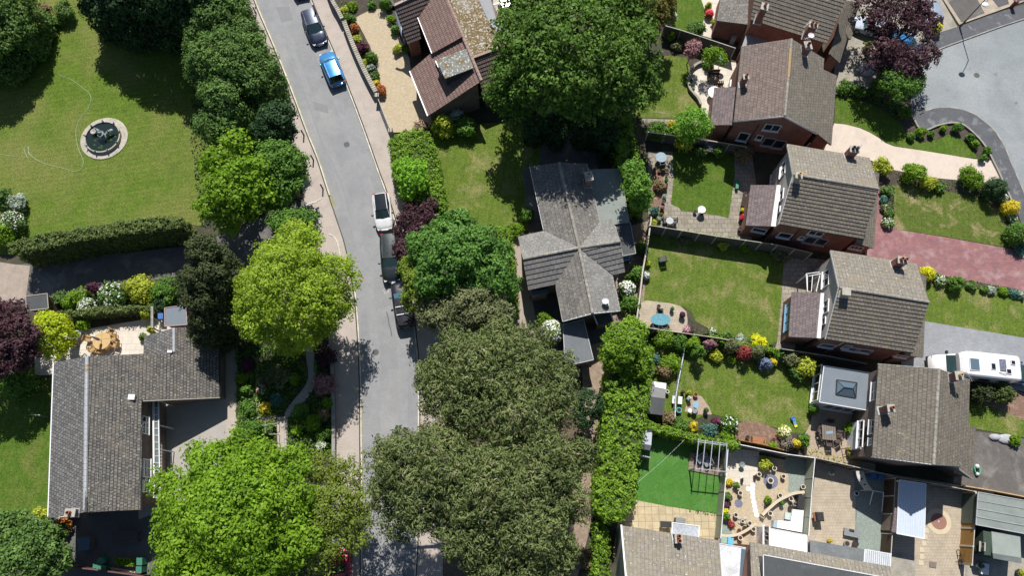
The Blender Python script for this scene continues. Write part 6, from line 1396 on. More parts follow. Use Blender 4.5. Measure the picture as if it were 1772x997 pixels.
B('shrub', 'yellow-green shrub peeping out behind the chimney beside the motorhome', 1668, 652, 10, 1.6, BRIGHT)
B('shrub', 'bright green small shrub at the edge of the tarmac drive', 1757, 764, 9, .8, BRIGHT)
# top edge gardens
flowering('shrub', 'tall shrub of white flowers along the small top lawn', 1162, 32, 9, 1.6, MID, WHITEB, .3, .1)
B('shrub', 'yellow shrub at the top left of the small top lawn', 1157, 3, 8, 1.2, GOLDF)
B('shrub', 'dark green loose bush at the bottom of the small top lawn', 1205, 50, 15, 1.4, CYP)
B('shrub', 'yellow-green bush in a pot on the pale path near the garage', 1226, 10, 6, 1.1, YG)
flowering('shrub', 'bright red azalea on the pale path', 1227, 24, 7, .9, MID, REDB, 1.2, .08)
B('shrub', 'yellow-green clump below the wall beside the garage at the top', 1238, 38, 6, .9, YG)
B('shrub', 'small bright climber on the garage corner near the fence', 1287, 37, 6, 1.8, YG)
B('shrub', 'lone upright green shrub against the diagonal dark fence', 1162, 62, 7, 1.6, BRIGHT)
B('shrub', 'patch of low plants below the diagonal fence', 1172, 78, 10, .8, OLIVE)
B('palm_plant', 'potted plants cluster on the curved patio above the bench', 1227, 112, 9, .9, MID)
# masses nobody could count
cover('ground_cover', 'low mixed plants filling the bed between fence and paving', [(409, 600), (574, 600), (576, 790), (498, 790), (498, 722), (528, 694), (545, 668), (545, 600), (528, 605), (532, 660), (490, 715), (450, 722), (409, 727)], .6, MID, .11, 85)
cover('ground_cover', 'green low plants in the lower left terrace bed', [(409, 732), (478, 727), (479, 780), (409, 775)], .5, BRIGHT, .1, 80)
cover('ground_cover', 'mixed low plants in the bed above the round-table patio', [(92, 545), (92, 512), (200, 500), (310, 482), (315, 520), (260, 540)], .5, CYP, .1, 70)
cover('ground_cover', 'low plants in the gravel drive bed', [(590, 0), (618, 10), (608, 30), (636, 78), (662, 150), (648, 155), (600, 50)], .35, MID, .09, 50)
cover('ground_cover', 'weedy plants beneath the trees of the left verge', [(340, -20), (400, -20), (470, 150), (515, 300), (530, 345), (500, 365), (350, 392), (330, 250)], .5, DARKC, .12, 22)
cover('ground_cover', 'low plants in the border above the fences', [(1120, 722), (1230, 742), (1280, 742), (1275, 766), (1180, 750), (1105, 728)], .45, CYP, .1, 60)
cover('ground_cover', 'low flowers in the strip below the dry lawn', [(1190, 566), (1300, 588), (1300, 597), (1190, 578)], .3, MID, .09, 60)
cover('ground_cover', 'low plants beside the patchy lawn and red driveway', [(1526, 322), (1548, 324), (1544, 392), (1530, 392)], .35, CYP, .09, 70)
cover('ground_cover', 'low plants of the border by the cream driveway', [(1545, 298), (1700, 322), (1740, 330), (1700, 342), (1600, 322), (1555, 318)], .25, CYP, .09, 30)
cover('ground_cover', 'edging plants along the south side of the red driveway', [(1600, 470), (1745, 498), (1790, 510), (1790, 518), (1660, 495), (1605, 484)], .25, CYP, .09, 50)
cover('ground_cover', 'weeds on the patio edges along the dark concrete fence', [(1180, 396), (1290, 412), (1290, 418), (1180, 402)], .3, YG, .08, 30)
cover('ground_cover', 'rough plants under the oak and beside the bungalow', [(860, 190), (1110, 195), (1100, 360), (1080, 270), (1030, 235), (935, 225), (860, 215)], .4, MID, .11, 18)
cover('ground_cover', 'low plants at the shaded corner by the purple tree', [(1450, 150), (1500, 158), (1560, 175), (1575, 200), (1550, 205), (1500, 170), (1447, 165)], .5, MID, .1, 60)
cover('ground_cover', 'plants around the patio garden and its edges', [(1110, 208), (1222, 214), (1225, 238), (1120, 226)], .35, CYP, .1, 30)
cover('ground_cover', 'fringe of weeds where artificial turf meets buff slabs', [(1190, 880), (1240, 888), (1240, 894), (1190, 886)], .2, MID, .07, 80)
cover('ground_cover', 'tufts of plants beside the brown gravel patio', [(1385, 770), (1440, 788), (1490, 800), (1490, 806), (1385, 792)], .35, YG, .08, 40)
CONCP = mat('concrete_fence', (.40, .40, .36), (.33, .33, .30), 2, .9, fine=.08)
PALEW = mat('pale_weathered_wood', (.52, .47, .40), (.42, .38, .32), 3, .9, fine=.12)
OLIVEP = mat('olive_fence_panel', (.33, .35, .27), (.29, .31, .24), 1.2, .9, fine=.06)
DARKF = mat('dark_fence_panel', (.11, .105, .10), (.075, .072, .07), 2, .9, fine=.15)
ORANGEW = brick('orange_timber_boards', (.34, .19, .045), (.28, .15, .035), (.12, .07, .02), 3, .14, .008, 'UV', bump=.2, tint=.15)
BROWNW = brick('brown_timber_slats', (.09, .055, .03), (.07, .045, .028), (.015, .01, .008), 3, .22, .035, 'UV', bump=.3)
def fence(name, label, pts, h, pm, postm, capm=None, sp=1.85, th=.05, cat='fence', postw=.1, cap=.06, group=None, posts=True, z0=0.0):
    """pts: top line of the fence in the photograph (at height h above the ground)"""
    Q = [G(x, y, h) for x, y in pts]; c = (Q[0] + Q[-1]) / 2
    root = thing(name, label, cat, (c.x, c.y, 0), group=group)
    k = 0
    for a, b in zip(Q[:-1], Q[1:]):
        L = (b - a).length; n = max(1, round(L / sp)); d = (b - a) / n; u = d.normalized()
        for i in range(n):
            p, q = a + d * i + u * postw * .5, a + d * (i + 1) - u * postw * .5
            mb = MB(); y = Vector((-u.y, u.x, 0)) * th / 2
            f = [p - y, q - y, q + y, p + y]; L_ = (q - p).length; zt = h - .02
            mb.prism([Vector(v) for v in f], z0 + .03, zt); mb.build('panel', pm, root, world=True)
            if posts:
                mb = MB(); mb.box((*(a + d * i).xy, (h + .03 + z0) / 2), (postw, postw, h + .03 - z0), rz=math.atan2(u.y, u.x)); mb.build('post', postm, root, world=True)
        if capm: mb = MB(); mb.beam(a + Vector((0, 0, .03)), b + Vector((0, 0, .03)), cap, .05); mb.build('capping', capm, root, world=True)
    if posts: mb = MB(); mb.box((*Q[-1].xy, (h + .03) / 2), (postw, postw, h + .03)); mb.build('post', postm, root, world=True)
    return root
fence('garden_fence', 'olive panelled fence between the artificial lawn and the gravel garden', [(1260, 771), (1254, 850), (1247, 932)], 1.8, OLIVEP, CONCP, LEADW)
fence('garden_fence', 'olive panelled fence between the gravel garden and the paved garden', [(1410, 794), (1404, 860), (1399, 928)], 1.8, OLIVEP, CONCP, LEADW)
fence('garden_fence', 'dark brown slatted fence left of the sheet-metal canopy', [(1549, 828), (1546, 890), (1541.5, 960)], 1.8, BROWNW, PALEW, PALEW)
fence('garden_fence', 'orange-brown board fence right of the concentric paving circle', [(1688.5, 852), (1686, 915), (1682, 978)], 1.8, ORANGEW, PALEW, PALEW, postw=.14)
fence('garden_fence', 'white-capped fence along the top of the gravel garden', [(1276, 769), (1365, 787), (1410, 793)], 1.8, DARKF, CONCP, LEADW)
fence('garden_fence', 'dark fence from the gravel garden past the big brown-roofed house', [(1412, 793), (1478, 808), (1545, 824)], 1.8, DARKF, CONCP, PALEW, cap=.04)
fence('garden_fence', 'dark fence behind the canopy, against the house wall', [(1552, 826), (1620, 838), (1686, 851)], 1.8, DARKF, CONCP, PALEW, cap=.04)
fence('garden_fence', 'low rusty timber fence behind the garden bench', [(1280, 762), (1322, 770), (1356, 779)], 1.3, ORANGEW, ORANGEW, None)
fence('garden_fence', 'thin-topped fence between dry lawn garden and the clipped shrub row', [(1104, 565), (1163, 574), (1240, 585), (1262, 589)], 1.6, DARKF, PALEW, PALEW, cap=.05)
fence('garden_fence', 'dark fence under the brick house beside the biggest yellow shrub', [(1353, 604), (1430, 616), (1500, 630)], 1.7, DARKF, DARKF, PALEW, cap=.04)
fence('garden_fence', 'dark concrete-posted fence along the north of the dry lawn', [(1124, 390), (1180, 399), (1240, 409), (1290, 416), (1345, 424), (1405, 438)], 1.9, DARKF, CONCP, CONCP, postw=.13)
fence('garden_fence', 'pale-topped timber fence down the west side of the dry lawn', [(1127, 376), (1121, 420), (1112, 470), (1107, 515), (1102, 552)], 1.7, mat('timber_fence', (.2, .165, .12)), PALEW, PALEW, cap=.13)
fence('garden_fence', 'dark fence with a pale cap north of the round shaded table', [(1122, 228), (1180, 236), (1224, 243)], 1.7, DARKF, CONCP, None)
fence('garden_fence', 'short white-capped wall fence below the plum-tiled extension', [(1225, 243), (1262, 249), (1292, 254)], 1.7, DARKF, CONCP, mat('pinkish_cap', (.5, .38, .36)), cap=.08)
fence('garden_fence', 'long diagonal dark fence with pale cap above the curved patio', [(1150, 44), (1178, 52), (1212, 63), (1245, 74), (1272, 83)], 1.8, DARKF, CONCP, CONCP, cap=.08)
fence('garden_wall', 'low reddish timber edge along the tarmac drive and the sheds', [(1672, 842), (1720, 850), (1772, 860), (1840, 873)], .9, ORANGEW, PALEW, mat('orange_cap', (.5, .33, .18)), cap=.09)
fence('garden_fence', 'dark boundary fence at the bottom of the shaded yard', [(100, 980), (160, 986), (248, 998)], 1.2, mat('maroon_boards', (.09, .04, .04)), BROWNW, mat('maroon_cap', (.14, .07, .06)), cap=.1)
fence('trellis', 'narrow pale blue trellis fence dividing the clipped shrub garden', [(1187, 592), (1183, 612), (1178, 640), (1174, 660), (1169, 690), (1168, 722)], .9, mat('pale_blue_paint', (.32, .38, .5), (.55, .58, .65), 4), LEADW, mat('mottled_blue_cap', (.22, .27, .42), (.7, .72, .76), 6, .7), sp=.9, cap=.08, th=.03, postw=.07)
# brick wall carrying the low hedge, stone wall and gate by the footway, roadside wall
def gwall(name, label, pts, h, wd, m, capm, cat='wall'):
    Q = [G(x, y, h) for x, y in pts]; c = sum(Q, Vector()) / len(Q); root = thing(name, label, cat, (c.x, c.y, 0))
    strip('masonry', Q, wd, 0, h, m, kind=None, world_pts=True); o = COL.objects[-1]; o.parent = root; o.location = o.location - root.location
    strip('coping', Q, wd + .08, h, h + .06, capm, kind=None, world_pts=True); o = COL.objects[-1]; o.parent = root; o.location = o.location - root.location
    return root
STONE = mat('rubble_stone', (.24, .22, .18), (.15, .14, .12), 6, .95, fine=.3, bump=.8, bs=8)
COPE = brick('stone_coping', (.42, .39, .32), (.33, .31, .26), (.10, .095, .08), .26, 5, .05, 'UV', bump=.6)
gwall('stone_wall', 'rough stone wall with upright coping stones along the gravel drive, beyond the step', smooth([(595, 36), (602, 55), (612, 80), (626, 112), (640, 140), (650, 158)], 4), 1.0, .4, STONE, COPE)
gwall('stone_wall', 'upper piece of the rough stone wall at the top edge by the footway', smooth([(560, -40), (574, -2), (583, 14), (592, 32)], 4), 1.1, .35, STONE, COPE)
gwall('roadside_wall', 'long grey wall with weathered coping beside the left footway and terraced garden', [(570, 560), (574, 620), (576, 680), (577, 740), (577, 802), (577, 860), (577, 1000)], .7, .22, STONE, mat('grey_coping', (.3, .29, .27), (.2, .2, .19), 2, .9))
gwall('patio_wall', 'curved low stone wall round the pale patio', smooth([(1222, 105), (1210, 108), (1201, 114), (1195, 124), (1192, 136), (1193, 150), (1200, 160), (1208, 169), (1213, 180)], 4), .45, .16, STONE, mat('pale_coping', (.36, .33, .28), (.27, .25, .21), 4, .9))
gwall('garden_wall', 'cream curved wall sweeping up the right half of the gravel garden', smooth([(1319, 892), (1330, 881), (1345, 868), (1360, 860), (1375, 854), (1392, 852)], 4), .55, .16, SLABT, mat('cream_cap', (.56, .49, .37), (.5, .43, .32), 4, .9))
gwall('garden_wall', 'cream curved wall in the lower left of the gravel garden', smooth([(1247, 927), (1262, 928), (1278, 925), (1292, 918), (1302, 911), (1308, 906)], 4), .45, .14, SLABT, mat('cream_cap', (.56, .49, .37)))
gwall('brick_wall', 'narrow brick wall under the low hedge north of the round-table patio', [(78, 553), (130, 547), (200, 541), (262, 537)], 1.0, .2, BRICKD, mat('moss_coping', (.22, .17, .12), (.13, .12, .08), 3, .9))
gt = thing('driveway_gate', 'long dark metal gate closing the gravel drive', 'gate', (*G(664, 196, 0).xy, 0))
A_, B_ = G(652, 165, 1.15), G(676, 226, 1.15); mb = MB()
for z in (-.05, -.5, -.95): mb.beam(A_ + Vector((0, 0, z)), B_ + Vector((0, 0, z)), .07, .07)
mb.build('rail', mat('gate_metal', (.12, .13, .15), (.3, .31, .33), 3, .5), gt, world=True)
for t in np.linspace(.04, .96, 22): mb = MB(); p_ = A_.lerp(B_, t); mb.beam((p_.x, p_.y, .15), (p_.x, p_.y, 1.1), .025, .025); mb.build('bar', GUT, gt, world=True)
for q_ in (A_, B_): mb = MB(); mb.box((q_.x, q_.y, .62), (.36, .36, 1.25)); mb.build('pillar', STONE, gt, world=True); mb = MB(); mb.box((q_.x, q_.y, 1.28), (.44, .44, .08)); mb.build('cap', COPE, gt, world=True)
hr_ = thing('handrail', 'pale tubular handrail beside the lower stone steps of the terraced garden', 'handrail', (*G(490, 755, 0).xy, 0))
for pl_ in ([(492, 722), (492, 760), (492, 790)], [(453, 737), (479, 733)], [(459, 730), (459, 750)], [(466, 752), (479, 752)], [(480, 767), (498, 765)]):
    mb = MB(); Q = [G(x, y, .9) for x, y in pl_]; mb.tube(Q, .03, 6)
    for q_ in Q: mb.cyl((q_.x, q_.y, 0), q_, .03, n=6)
    mb.build('rail', CONCP, hr_, world=True)
# street lamp, bollards
POLE = plain('dark_pole', (.06, .065, .07), .5, .3)
lp = thing('street_lamp', 'tall dark street lamp with a white head at the cul-de-sac corner', 'street lamp', (*G(1659.5, 48, 0).xy, 0))
b0 = G(1659.5, 48, 0); hd = G(1707, 5, 5.3); d = hd - b0
tp = b0 + Vector((.05, .02, 5.2)); hd = G(1706, 5, 5.45)
mb = MB(); mb.cyl(b0, b0 + Vector((0, 0, 1.3)), .10, .09, 12); mb.cyl(b0 + Vector((0, 0, 1.3)), tp, .06, .045, 10); mb.build('pole', POLE, lp, world=True)
mb = MB(); mb.tube([tp, tp.lerp(hd, .5) + Vector((0, 0, .1)), hd], [.045, .04, .035], 8); mb.build('arm', POLE, lp, world=True)
mb = MB(); u_ = (hd - tp).normalized(); mb.ball(hd + u_ * .28 + Vector((0, 0, .02)), (.34, .3, .13), 14); mb.build('lamp_head', WHITE, lp, world=True)
BOL = plain('black_timber', (.018, .015, .014), .7)
bs = [(443.2, 23), (460, 62.5), (475, 104), (491.5, 145), (510, 187.5), (526, 234), (542.5, 277), (559, 327)]
names = ['bollard nearest the top edge', 'second bollard from the top edge', 'third bollard from the top, under the reaching branches', 'fourth bollard down, level with the stone wall end', 'fifth bollard down, beside the dark conifer', 'sixth bollard down, by the glossy green tree', 'seventh bollard down', 'lowest bollard, next to the driveway flare']
p0 = thing('bollard', 'x', 'bollard', (0, 0, 0), group='bollards along the left footway')
mb = MB(); mb.cyl((0, 0, 0), (0, 0, .93), .075, .07, 10); mb.build('post', BOL, p0); mb = MB(); mb.lathe((0, 0, .93), [(.07, 0), (.085, .02), (.07, .07), (0, .1)], 10); mb.build('cap', BOL, p0)
for i, (x, y) in enumerate(bs):
    o = p0 if i == 0 else copy_tree(p0); q_ = G(x, y, KZ); place(o, q_, 0, 'black wooden ' + names[i], 'bollards along the left footway')
p1 = thing('lamp_post', 'thin dark post on the right kerb beside the navy car at the top edge', 'post', G(551, 33, KZ))
mb = MB(); mb.cyl((0, 0, 0), (0, 0, 2.2), .06, .05, 8); mb.build('pole', POLE, p1); mb = MB(); mb.box((0, 0, 2.2), (.14, .1, .35)); mb.build('sign_plate', LEAD, p1)
TYRE = plain('tyre_rubber', (.02, .02, .02), .9)
RIM = plain('alloy_rim', (.4, .41, .43), .35, .8)
CGL = glass('car_glass', (.012, .016, .02), .03)
CGT = glass('tinted_windscreen', (.03, .06, .065), .04)
LAMPW = plain('headlight_lens', (.6, .62, .65), .15)
LAMPR = plain('tail_light_lens', (.3, .01, .01), .2)
BLK = plain('black_trim', (.02, .02, .022), .5)
def paint(name, c, rough=.3, metal=.35): return plain(name, c, rough, metal, coat=1.0)
def prof(tab, t):
    for (a, va), (b, vb) in zip(tab[:-1], tab[1:]):
        if t <= b: return va + (vb - va) * ((t - a) / (b - a) if b > a else 0)
    return tab[-1][1]
def car(name, label, x, y, ang, L, W_, H, pm, roofm=None, kind='hatch', screen=None, rails=False, z=0.0, cat='car', group=None):
    """x,y: middle of its footprint in the photograph; ang: the heading of its nose in degrees, 90 = up the picture"""
    p = G(x, y, z); root = thing(name, label, cat, p, R(ang), group)
    hl, hw = L / 2, W_ / 2
    # plan outline and shoulder heights along the length (t from tail -1 to nose 1)
    wtab = [(-1, .74), (-.96, .86), (-.85, .95), (-.5, 1), (.35, 1), (.7, .96), (.88, .87), (.96, .72), (1, .55)]
    ztab = {'hatch': [(-1, .62), (-.95, .86), (-.6, .93), (.3, .90), (.55, .86), (.8, .74), (.95, .62), (1, .45)], 'suv': [(-1, .7), (-.95, .98), (-.6, 1.03), (.3, 1.0), (.55, .97), (.82, .88), (.95, .74), (1, .5)]}['suv' if kind == 'suv' else 'hatch']
    n = 26; ts = [-1 + 2 * i / n for i in range(n + 1)]; mb = MB(); secs = []
    for t in ts:
        w2 = hw * prof(wtab, t); zt = prof(ztab, t); zb = .22 + (.1 if abs(t) > .93 else 0)
        secs.append([Vector((t * hl, s * w2 * k, zz)) for s, k, zz in ((-1, .90, zb), (-1, 1.0, zb + .18), (-1, 1.0, zt - .2), (-1, .97, zt - .06), (-1, .86, zt), (-1, .4, zt + .028), (1, .4, zt + .028), (1, .86, zt), (1, .97, zt - .06), (1, 1.0, zt - .2), (1, 1.0, zb + .18), (1, .90, zb))])
    for a, b in zip(secs[:-1], secs[1:]):
        for k in range(11): mb.face([a[k], b[k], b[k + 1], a[k + 1]][::-1], smooth=True)
        mb.face([a[11], b[11], b[0], a[0]][::-1])
    mb.face(secs[0]); mb.face(secs[-1][::-1])
    o = mb.build('body', pm, root, merge=True)
    # cabin: glass house and roof skin
    if kind == 'saloon': cab = [(-.62, 0), (-.42, 1), (.12, 1), (.42, 0)]
    elif kind == 'suv': cab = [(-.93, 0), (-.84, 1), (.12, 1), (.42, 0)]
    else: cab = [(-.92, 0), (-.74, 1), (.10, 1), (.44, 0)]
    zb = prof(ztab, 0) - .01; zr = H - .03
    b0, r0, r1, b1 = [c[0] * hl for c in cab]; wb, wr = hw * .86, hw * .66
    def q(xx, yy, zz): return Vector((xx, yy, zz))
    zb0, zb1 = prof(ztab, cab[0][0]), prof(ztab, cab[3][0])
    BL, BR, FL, FR = q(b0, -wb * .9, zb0), q(b0, wb * .9, zb0), q(b1, -wb * .93, zb1), q(b1, wb * .93, zb1)
    ml, mr = q((r0 + r1) / 2, -wb * 1.02, zb), q((r0 + r1) / 2, wb * 1.02, zb)
    rl0, rr0, rl1, rr1 = q(r0, -wr * .94, zr), q(r0, wr * .94, zr), q(r1, -wr, zr), q(r1, wr, zr)
    xm0, xm1 = r0 * .75 + b0 * .25, r1
    g = MB(); g.face([BL, ml, rl1, rl0]); g.face([ml, FL, rl1]); g.face([BR, rr0, rr1, mr]); g.face([mr, rr1, FR]); g.build('side_glass', CGL, root)
    g = MB(); m0 = (rl1 + rr1) / 2 + q(.06, 0, .01); m1 = (FL + FR) / 2 + q(.10, 0, .01)
    g.face([rl1, FL, m1, m0], smooth=True); g.face([m0, m1, FR, rr1], smooth=True); g.build('windscreen', screen or CGT, root)
    g = MB(); g.face([BL, rl0, rr0, BR]); g.build('rear_window', CGL, root)
    g = MB(); nx, ny = 8, 6; grid = []
    for i in range(nx + 1):
        row = []
        for j in range(ny + 1):
            s = j / ny * 2 - 1; xx = r0 - .03 + (r1 - r0 + .07) * i / nx; ww = wr * (.97 + .03 * i / nx) + .02
            row.append(q(xx, s * ww, zr + .05 * (1 - s * s) * (1 - (2 * i / nx - 1) ** 2 * .4) + .004))
        grid.append(row)
    for i in range(nx):
        for j in range(ny): g.face([grid[i][j], grid[i + 1][j], grid[i + 1][j + 1], grid[i][j + 1]], smooth=True)
    rf = g.build('roof', roofm or pm, root, merge=True)
    g = MB()
    for a_, b_ in ((rl0, rl1), (rr0, rr1), (rl1, FL), (rr1, FR), (rl0, BL), (rr0, BR)): g.beam(a_ + q(0, 0, .005), b_ + q(0, 0, .012), .055, .04)
    g.build('pillars', pm, root)
    if rails:
        for s in (-1, 1) if rails == 1 else (): g = MB(); g.beam(q(r0 + .1, s * wr * .9, zr + .09), q(r1 - .1, s * wr * .9, zr + .09), .04, .05); g.build('roof_rail', LEADW, root)
        if rails == 2:
            for t in (.28, .62): g = MB(); xx = r0 + (r1 - r0) * t; g.beam(q(xx, -wr, zr + .13), q(xx, wr, zr + .13), .07, .05); g.build('roof_bar', LEADW, root)
    for sx in (-.60, .62):
        for s in (-1, 1):
            g = MB(); c = q(sx * hl, s * (hw - .10), .31); g.cyl(c - q(0, .1, 0), c + q(0, .1, 0), .31, n=18); wo = g.build('wheel', TYRE, root)
            g = MB(); g.cyl(c + q(0, s * .085, 0), c + q(0, s * .108, 0), .2, n=14); g.build('rim', RIM, wo)
    for s in (-1, 1):
        g = MB(); mx = b1 - .38; g.ball(q(mx, s * (hw + .09), zb + .10), (.1, .13, .075), 10, k=6); g.build('mirror', BLK if pm.name.startswith('white') else pm, root)
        g = MB(); g.box((hl * .93, s * hw * .66, prof(ztab, .93) - .07), (.24, .24, .1), rz=-s * .45); g.build('headlight', LAMPW, root)
        g = MB(); g.box((-hl * .955, s * hw * .7, prof(ztab, -.95) - .1), (.14, .28, .16)); g.build('tail_light', LAMPR, root)
    g = MB(); g.box((hl * .985, 0, .42), (.05, W_ * .5, .14)); g.build('grille', BLK, root)
    g = MB(); g.box((hl * 1.003, 0, .36), (.012, .5, .11)); g.build('number_plate', WHITE, root)
    g = MB(); g.box((-hl * 1.003, 0, .55), (.012, .5, .11)); g.build('number_plate', plain('yellow_plate', (.7, .5, .05)), root)
    return root
def heading(x0, y0, x1, y1):
    a = G(x0, y0); b = G(x1, y1); return math.degrees(math.atan2(b.y - a.y, b.x - a.x))
NAVY = paint('navy_paint', (.018, .028, .06)); SKY = paint('sky_blue_paint', (.06, .28, .60), .25, .45); DGRN = paint('dark_green_paint', (.02, .028, .03)); DBLK = paint('near_black_paint', (.02, .018, .026)); WHT = paint('white_paint', (.75, .76, .78), .25, 0); RED = paint('crimson_paint', (.42, .01, .05)); SILV = paint('silver_blue_paint', (.40, .46, .55)); DBLUE = paint('dark_blue_paint', (.05, .10, .20)); PLB = paint('pale_blue_paint', (.38, .45, .62))
car('parked_car', 'dark navy hatchback facing down the road, in front of the sky-blue car', 546, 53, heading(534, 22, 556, 80), 4.5, 1.85, 1.5, NAVY, None, 'hatch')
car('parked_car', 'sky-blue hatchback parked nose-up behind the dark navy car', 577, 124, heading(588, 150, 567, 98), 4.3, 1.8, 1.5, SKY, None, 'hatch')
car('parked_car', 'small white hatchback with black glass roof beside the purple bush', 664, 370, heading(661, 345, 667, 395), 3.9, 1.75, 1.5, WHT, CGL, 'hatch')
car('parked_car', 'long dark estate car between the small white car and the car with roof bars', 678, 450, heading(676, 420, 680, 480), 4.9, 1.9, 1.55, DGRN, None, 'suv')
car('parked_car', 'near-black car with two pale roof bars partly under the trees', 699, 529, heading(703, 560, 694, 500), 4.6, 1.85, 1.6, DBLK, DBLK, 'suv', rails=2, screen=glass('blue_windscreen', (.05, .12, .17)))
car('parked_car', 'crimson car half hidden under the trees at the bottom edge', 591, 997, heading(590, 1020, 591, 975), 4.2, 1.8, 1.5, RED, None, 'hatch', z=KZ)
car('parked_car', 'dark car cut off by the top edge of the road', 519, -26, heading(515, -40, 527, 10), 4.3, 1.8, 1.5, DBLK)
car('parked_car', 'pale car barely entering at the bottom edge of the road', 684, 1041, heading(684, 1050, 684, 1000), 4.2, 1.8, 1.5, SILV)
car('parked_car', 'silver-blue car at the top edge right of the purple tree', 1603, 24, heading(1595, -20, 1612, 30) + 180, 4.3, 1.8, 1.5, SILV, None, 'hatch', z=.12)
car('parked_car', 'pale blue car by the house corner left of the purple tree', 1504, 53, heading(1530, 60, 1495, 50), 4.2, 1.8, 1.5, PLB, None, 'hatch', z=.03)
car('parked_car', 'bright blue car mostly hidden beneath the purple tree', 1560, 84, heading(1545, 76, 1575, 92), 4.2, 1.8, 1.5, SKY, None, 'hatch', z=.03)
car('parked_car', 'dark blue car nose to tail with the motorhome on the block paving', 1768, 652, heading(1790, 655, 1740, 648), 4.5, 1.85, 1.5, DBLUE, None, 'hatch', z=.05)
# motorhome
MHW = paint('motorhome_white', (.80, .80, .80), .35, 0)
ang = heading(1740, 648, 1606, 634); mh = thing('motorhome', 'white motorhome with roof skylights on the grey block-paved drive', 'motorhome', G(1668, 641, .05), R(ang))
mb = MB(); v = lambda *a: Vector(a)
# coach body: x from -3.2 (tail) to 1.35, height 2.75, with a rounded overcab
sec = []
for xx, w2, zt in ((-3.3, 1.05, 2.62), (-3.2, 1.12, 2.72), (-1.5, 1.13, 2.76), (.6, 1.13, 2.78), (1.2, 1.10, 2.74), (1.6, 1.0, 2.6), (1.8, .86, 2.42)):
    zb = .45 if xx < 1.25 else (1.5 if xx < 1.7 else 1.9)
    sec.append([v(xx, -w2, zb), v(xx, -w2, zt - .18), v(xx, -w2 + .14, zt - .03), v(xx, -w2 * .5, zt), v(xx, w2 * .5, zt), v(xx, w2 - .14, zt - .03), v(xx, w2, zt - .18), v(xx, w2, zb)])
for a, b in zip(sec[:-1], sec[1:]):
    for k in range(7): mb.face([a[k], b[k], b[k + 1], a[k + 1]][::-1], smooth=False)
    mb.face([a[7], b[7], b[0], a[0]][::-1])
mb.face(sec[0]); mb.face(sec[-1][::-1]); mb.build('body', MHW, mh, merge=True, bevel=.04)
mb = MB(); sec = []
for xx, w2, zt in ((1.2, .98, 1.9), (1.75, .98, 1.9), (2.35, .97, 1.35), (2.9, .93, 1.22), (3.3, .86, 1.08), (3.5, .74, .85), (3.56, .6, .6)):
    sec.append([v(xx, -w2, .35), v(xx, -w2, zt - .15), v(xx, -w2 + .12, zt), v(xx, w2 - .12, zt), v(xx, w2, zt - .15), v(xx, w2, .35)])
for a, b in zip(sec[:-1], sec[1:]):
    for k in range(5): mb.face([a[k], b[k], b[k + 1], a[k + 1]][::-1], smooth=True)
    mb.face([a[5], b[5], b[0], a[0]][::-1])
mb.face(sec[-1][::-1]); mb.build('cab', MHW, mh, merge=True)
g = MB(); g.face([v(1.78, -.80, 1.915), v(1.78, .80, 1.915), v(2.36, .84, 1.38), v(2.36, -.84, 1.38)][::-1]); g.build('windscreen', CGT, mh)
g = MB(); g.box((3.52, 0, .45), (.12, 1.6, .3)); g.build('bumper', BLK, mh)
for s in (-1, 1):
    g = MB(); g.box((2.25, s * 1.15, 1.35), (.12, .24, .3)); g.build('mirror', BLK, mh)
    g = MB(); g.box((3.25, s * .72, .98), (.3, .25, .12)); g.build('headlight', LAMPW, mh)
    for xx in (2.6, -1.9): g = MB(); g.cyl((xx, s * .95 - .12, .34), (xx, s * .95 + .12, .34), .34, n=18); wo = g.build('wheel', TYRE, mh); g = MB(); g.cyl((xx, s * 1.05, .34), (xx, s * 1.08, .34), .2, n=14); g.build('rim', RIM, wo)
    for xx in (-2.2, -.6): g = MB(); g.box((xx, s * 1.135, 1.75), (.9, .03, .5)); g.build('side_window', CGL, mh)
for (cx_, cy_, sx, sy, nm, mm) in ((.75, .1, .75, 1.0, 'skylight', GLASSB), (-.85, .12, .32, .5, 'skylight', CGL), (-2.15, .42, .35, .35, 'skylight', CGL), (-2.6, -.42, .3, .3, 'roof_vent', CGL)):
    g = MB(); g.box((cx_, cy_, 2.80), (sx + .12, sy + .12, .06)); fo_ = g.build(nm, LEADW, mh); g = MB(); g.box((cx_, cy_, 2.84), (sx, sy, .03)); g.build('pane', mm, fo_)
g = MB(); g.box((-1.7, -.08, 2.80), (.55, 1.05, .04)); sp_ = g.build('solar_panel', brick('solar_cells', (.03, .04, .10), (.035, .045, .11), (.35, .37, .42), .12, .12, .012, 'Object', off=0, bump=0), mh)
g = MB(); g.beam(v(-1.3, .6, 2.82), v(-1.9, .75, 2.84), .03, .03); g.build('aerial', BLK, mh)
TEAK = mat('teak', (.42, .26, .10), (.33, .20, .075), 5, .7, fine=.15)
DKWOOD = mat('dark_wood', (.09, .07, .06), (.06, .045, .04), 5, .8, fine=.2)
BLKM = plain('black_metal', (.03, .03, .033), .5)
PSTONE = mat('pale_stone', (.48, .45, .38), (.33, .31, .26), 4, .9, c3=(.22, .21, .17), s3=1.4, t3=(.55, .72), fine=.2)
BRONZE = mat('weathered_bronze', (.12, .17, .16), (.2, .24, .22), 8, .6)
WATER = glass('pond_water', (.012, .022, .018), .06)
TEALP = plain('teal_glass', (.10, .28, .34), .15)
GREYP = plain('grey_plastic', (.22, .23, .25), .6)
BLUEP = plain('blue_plastic', (.04, .14, .4), .5)
GREENP = plain('green_plastic', (.04, .19, .12), .55)
SOILM = mat('potting_soil', (.05, .035, .025), (.03, .022, .018), 9, .95)
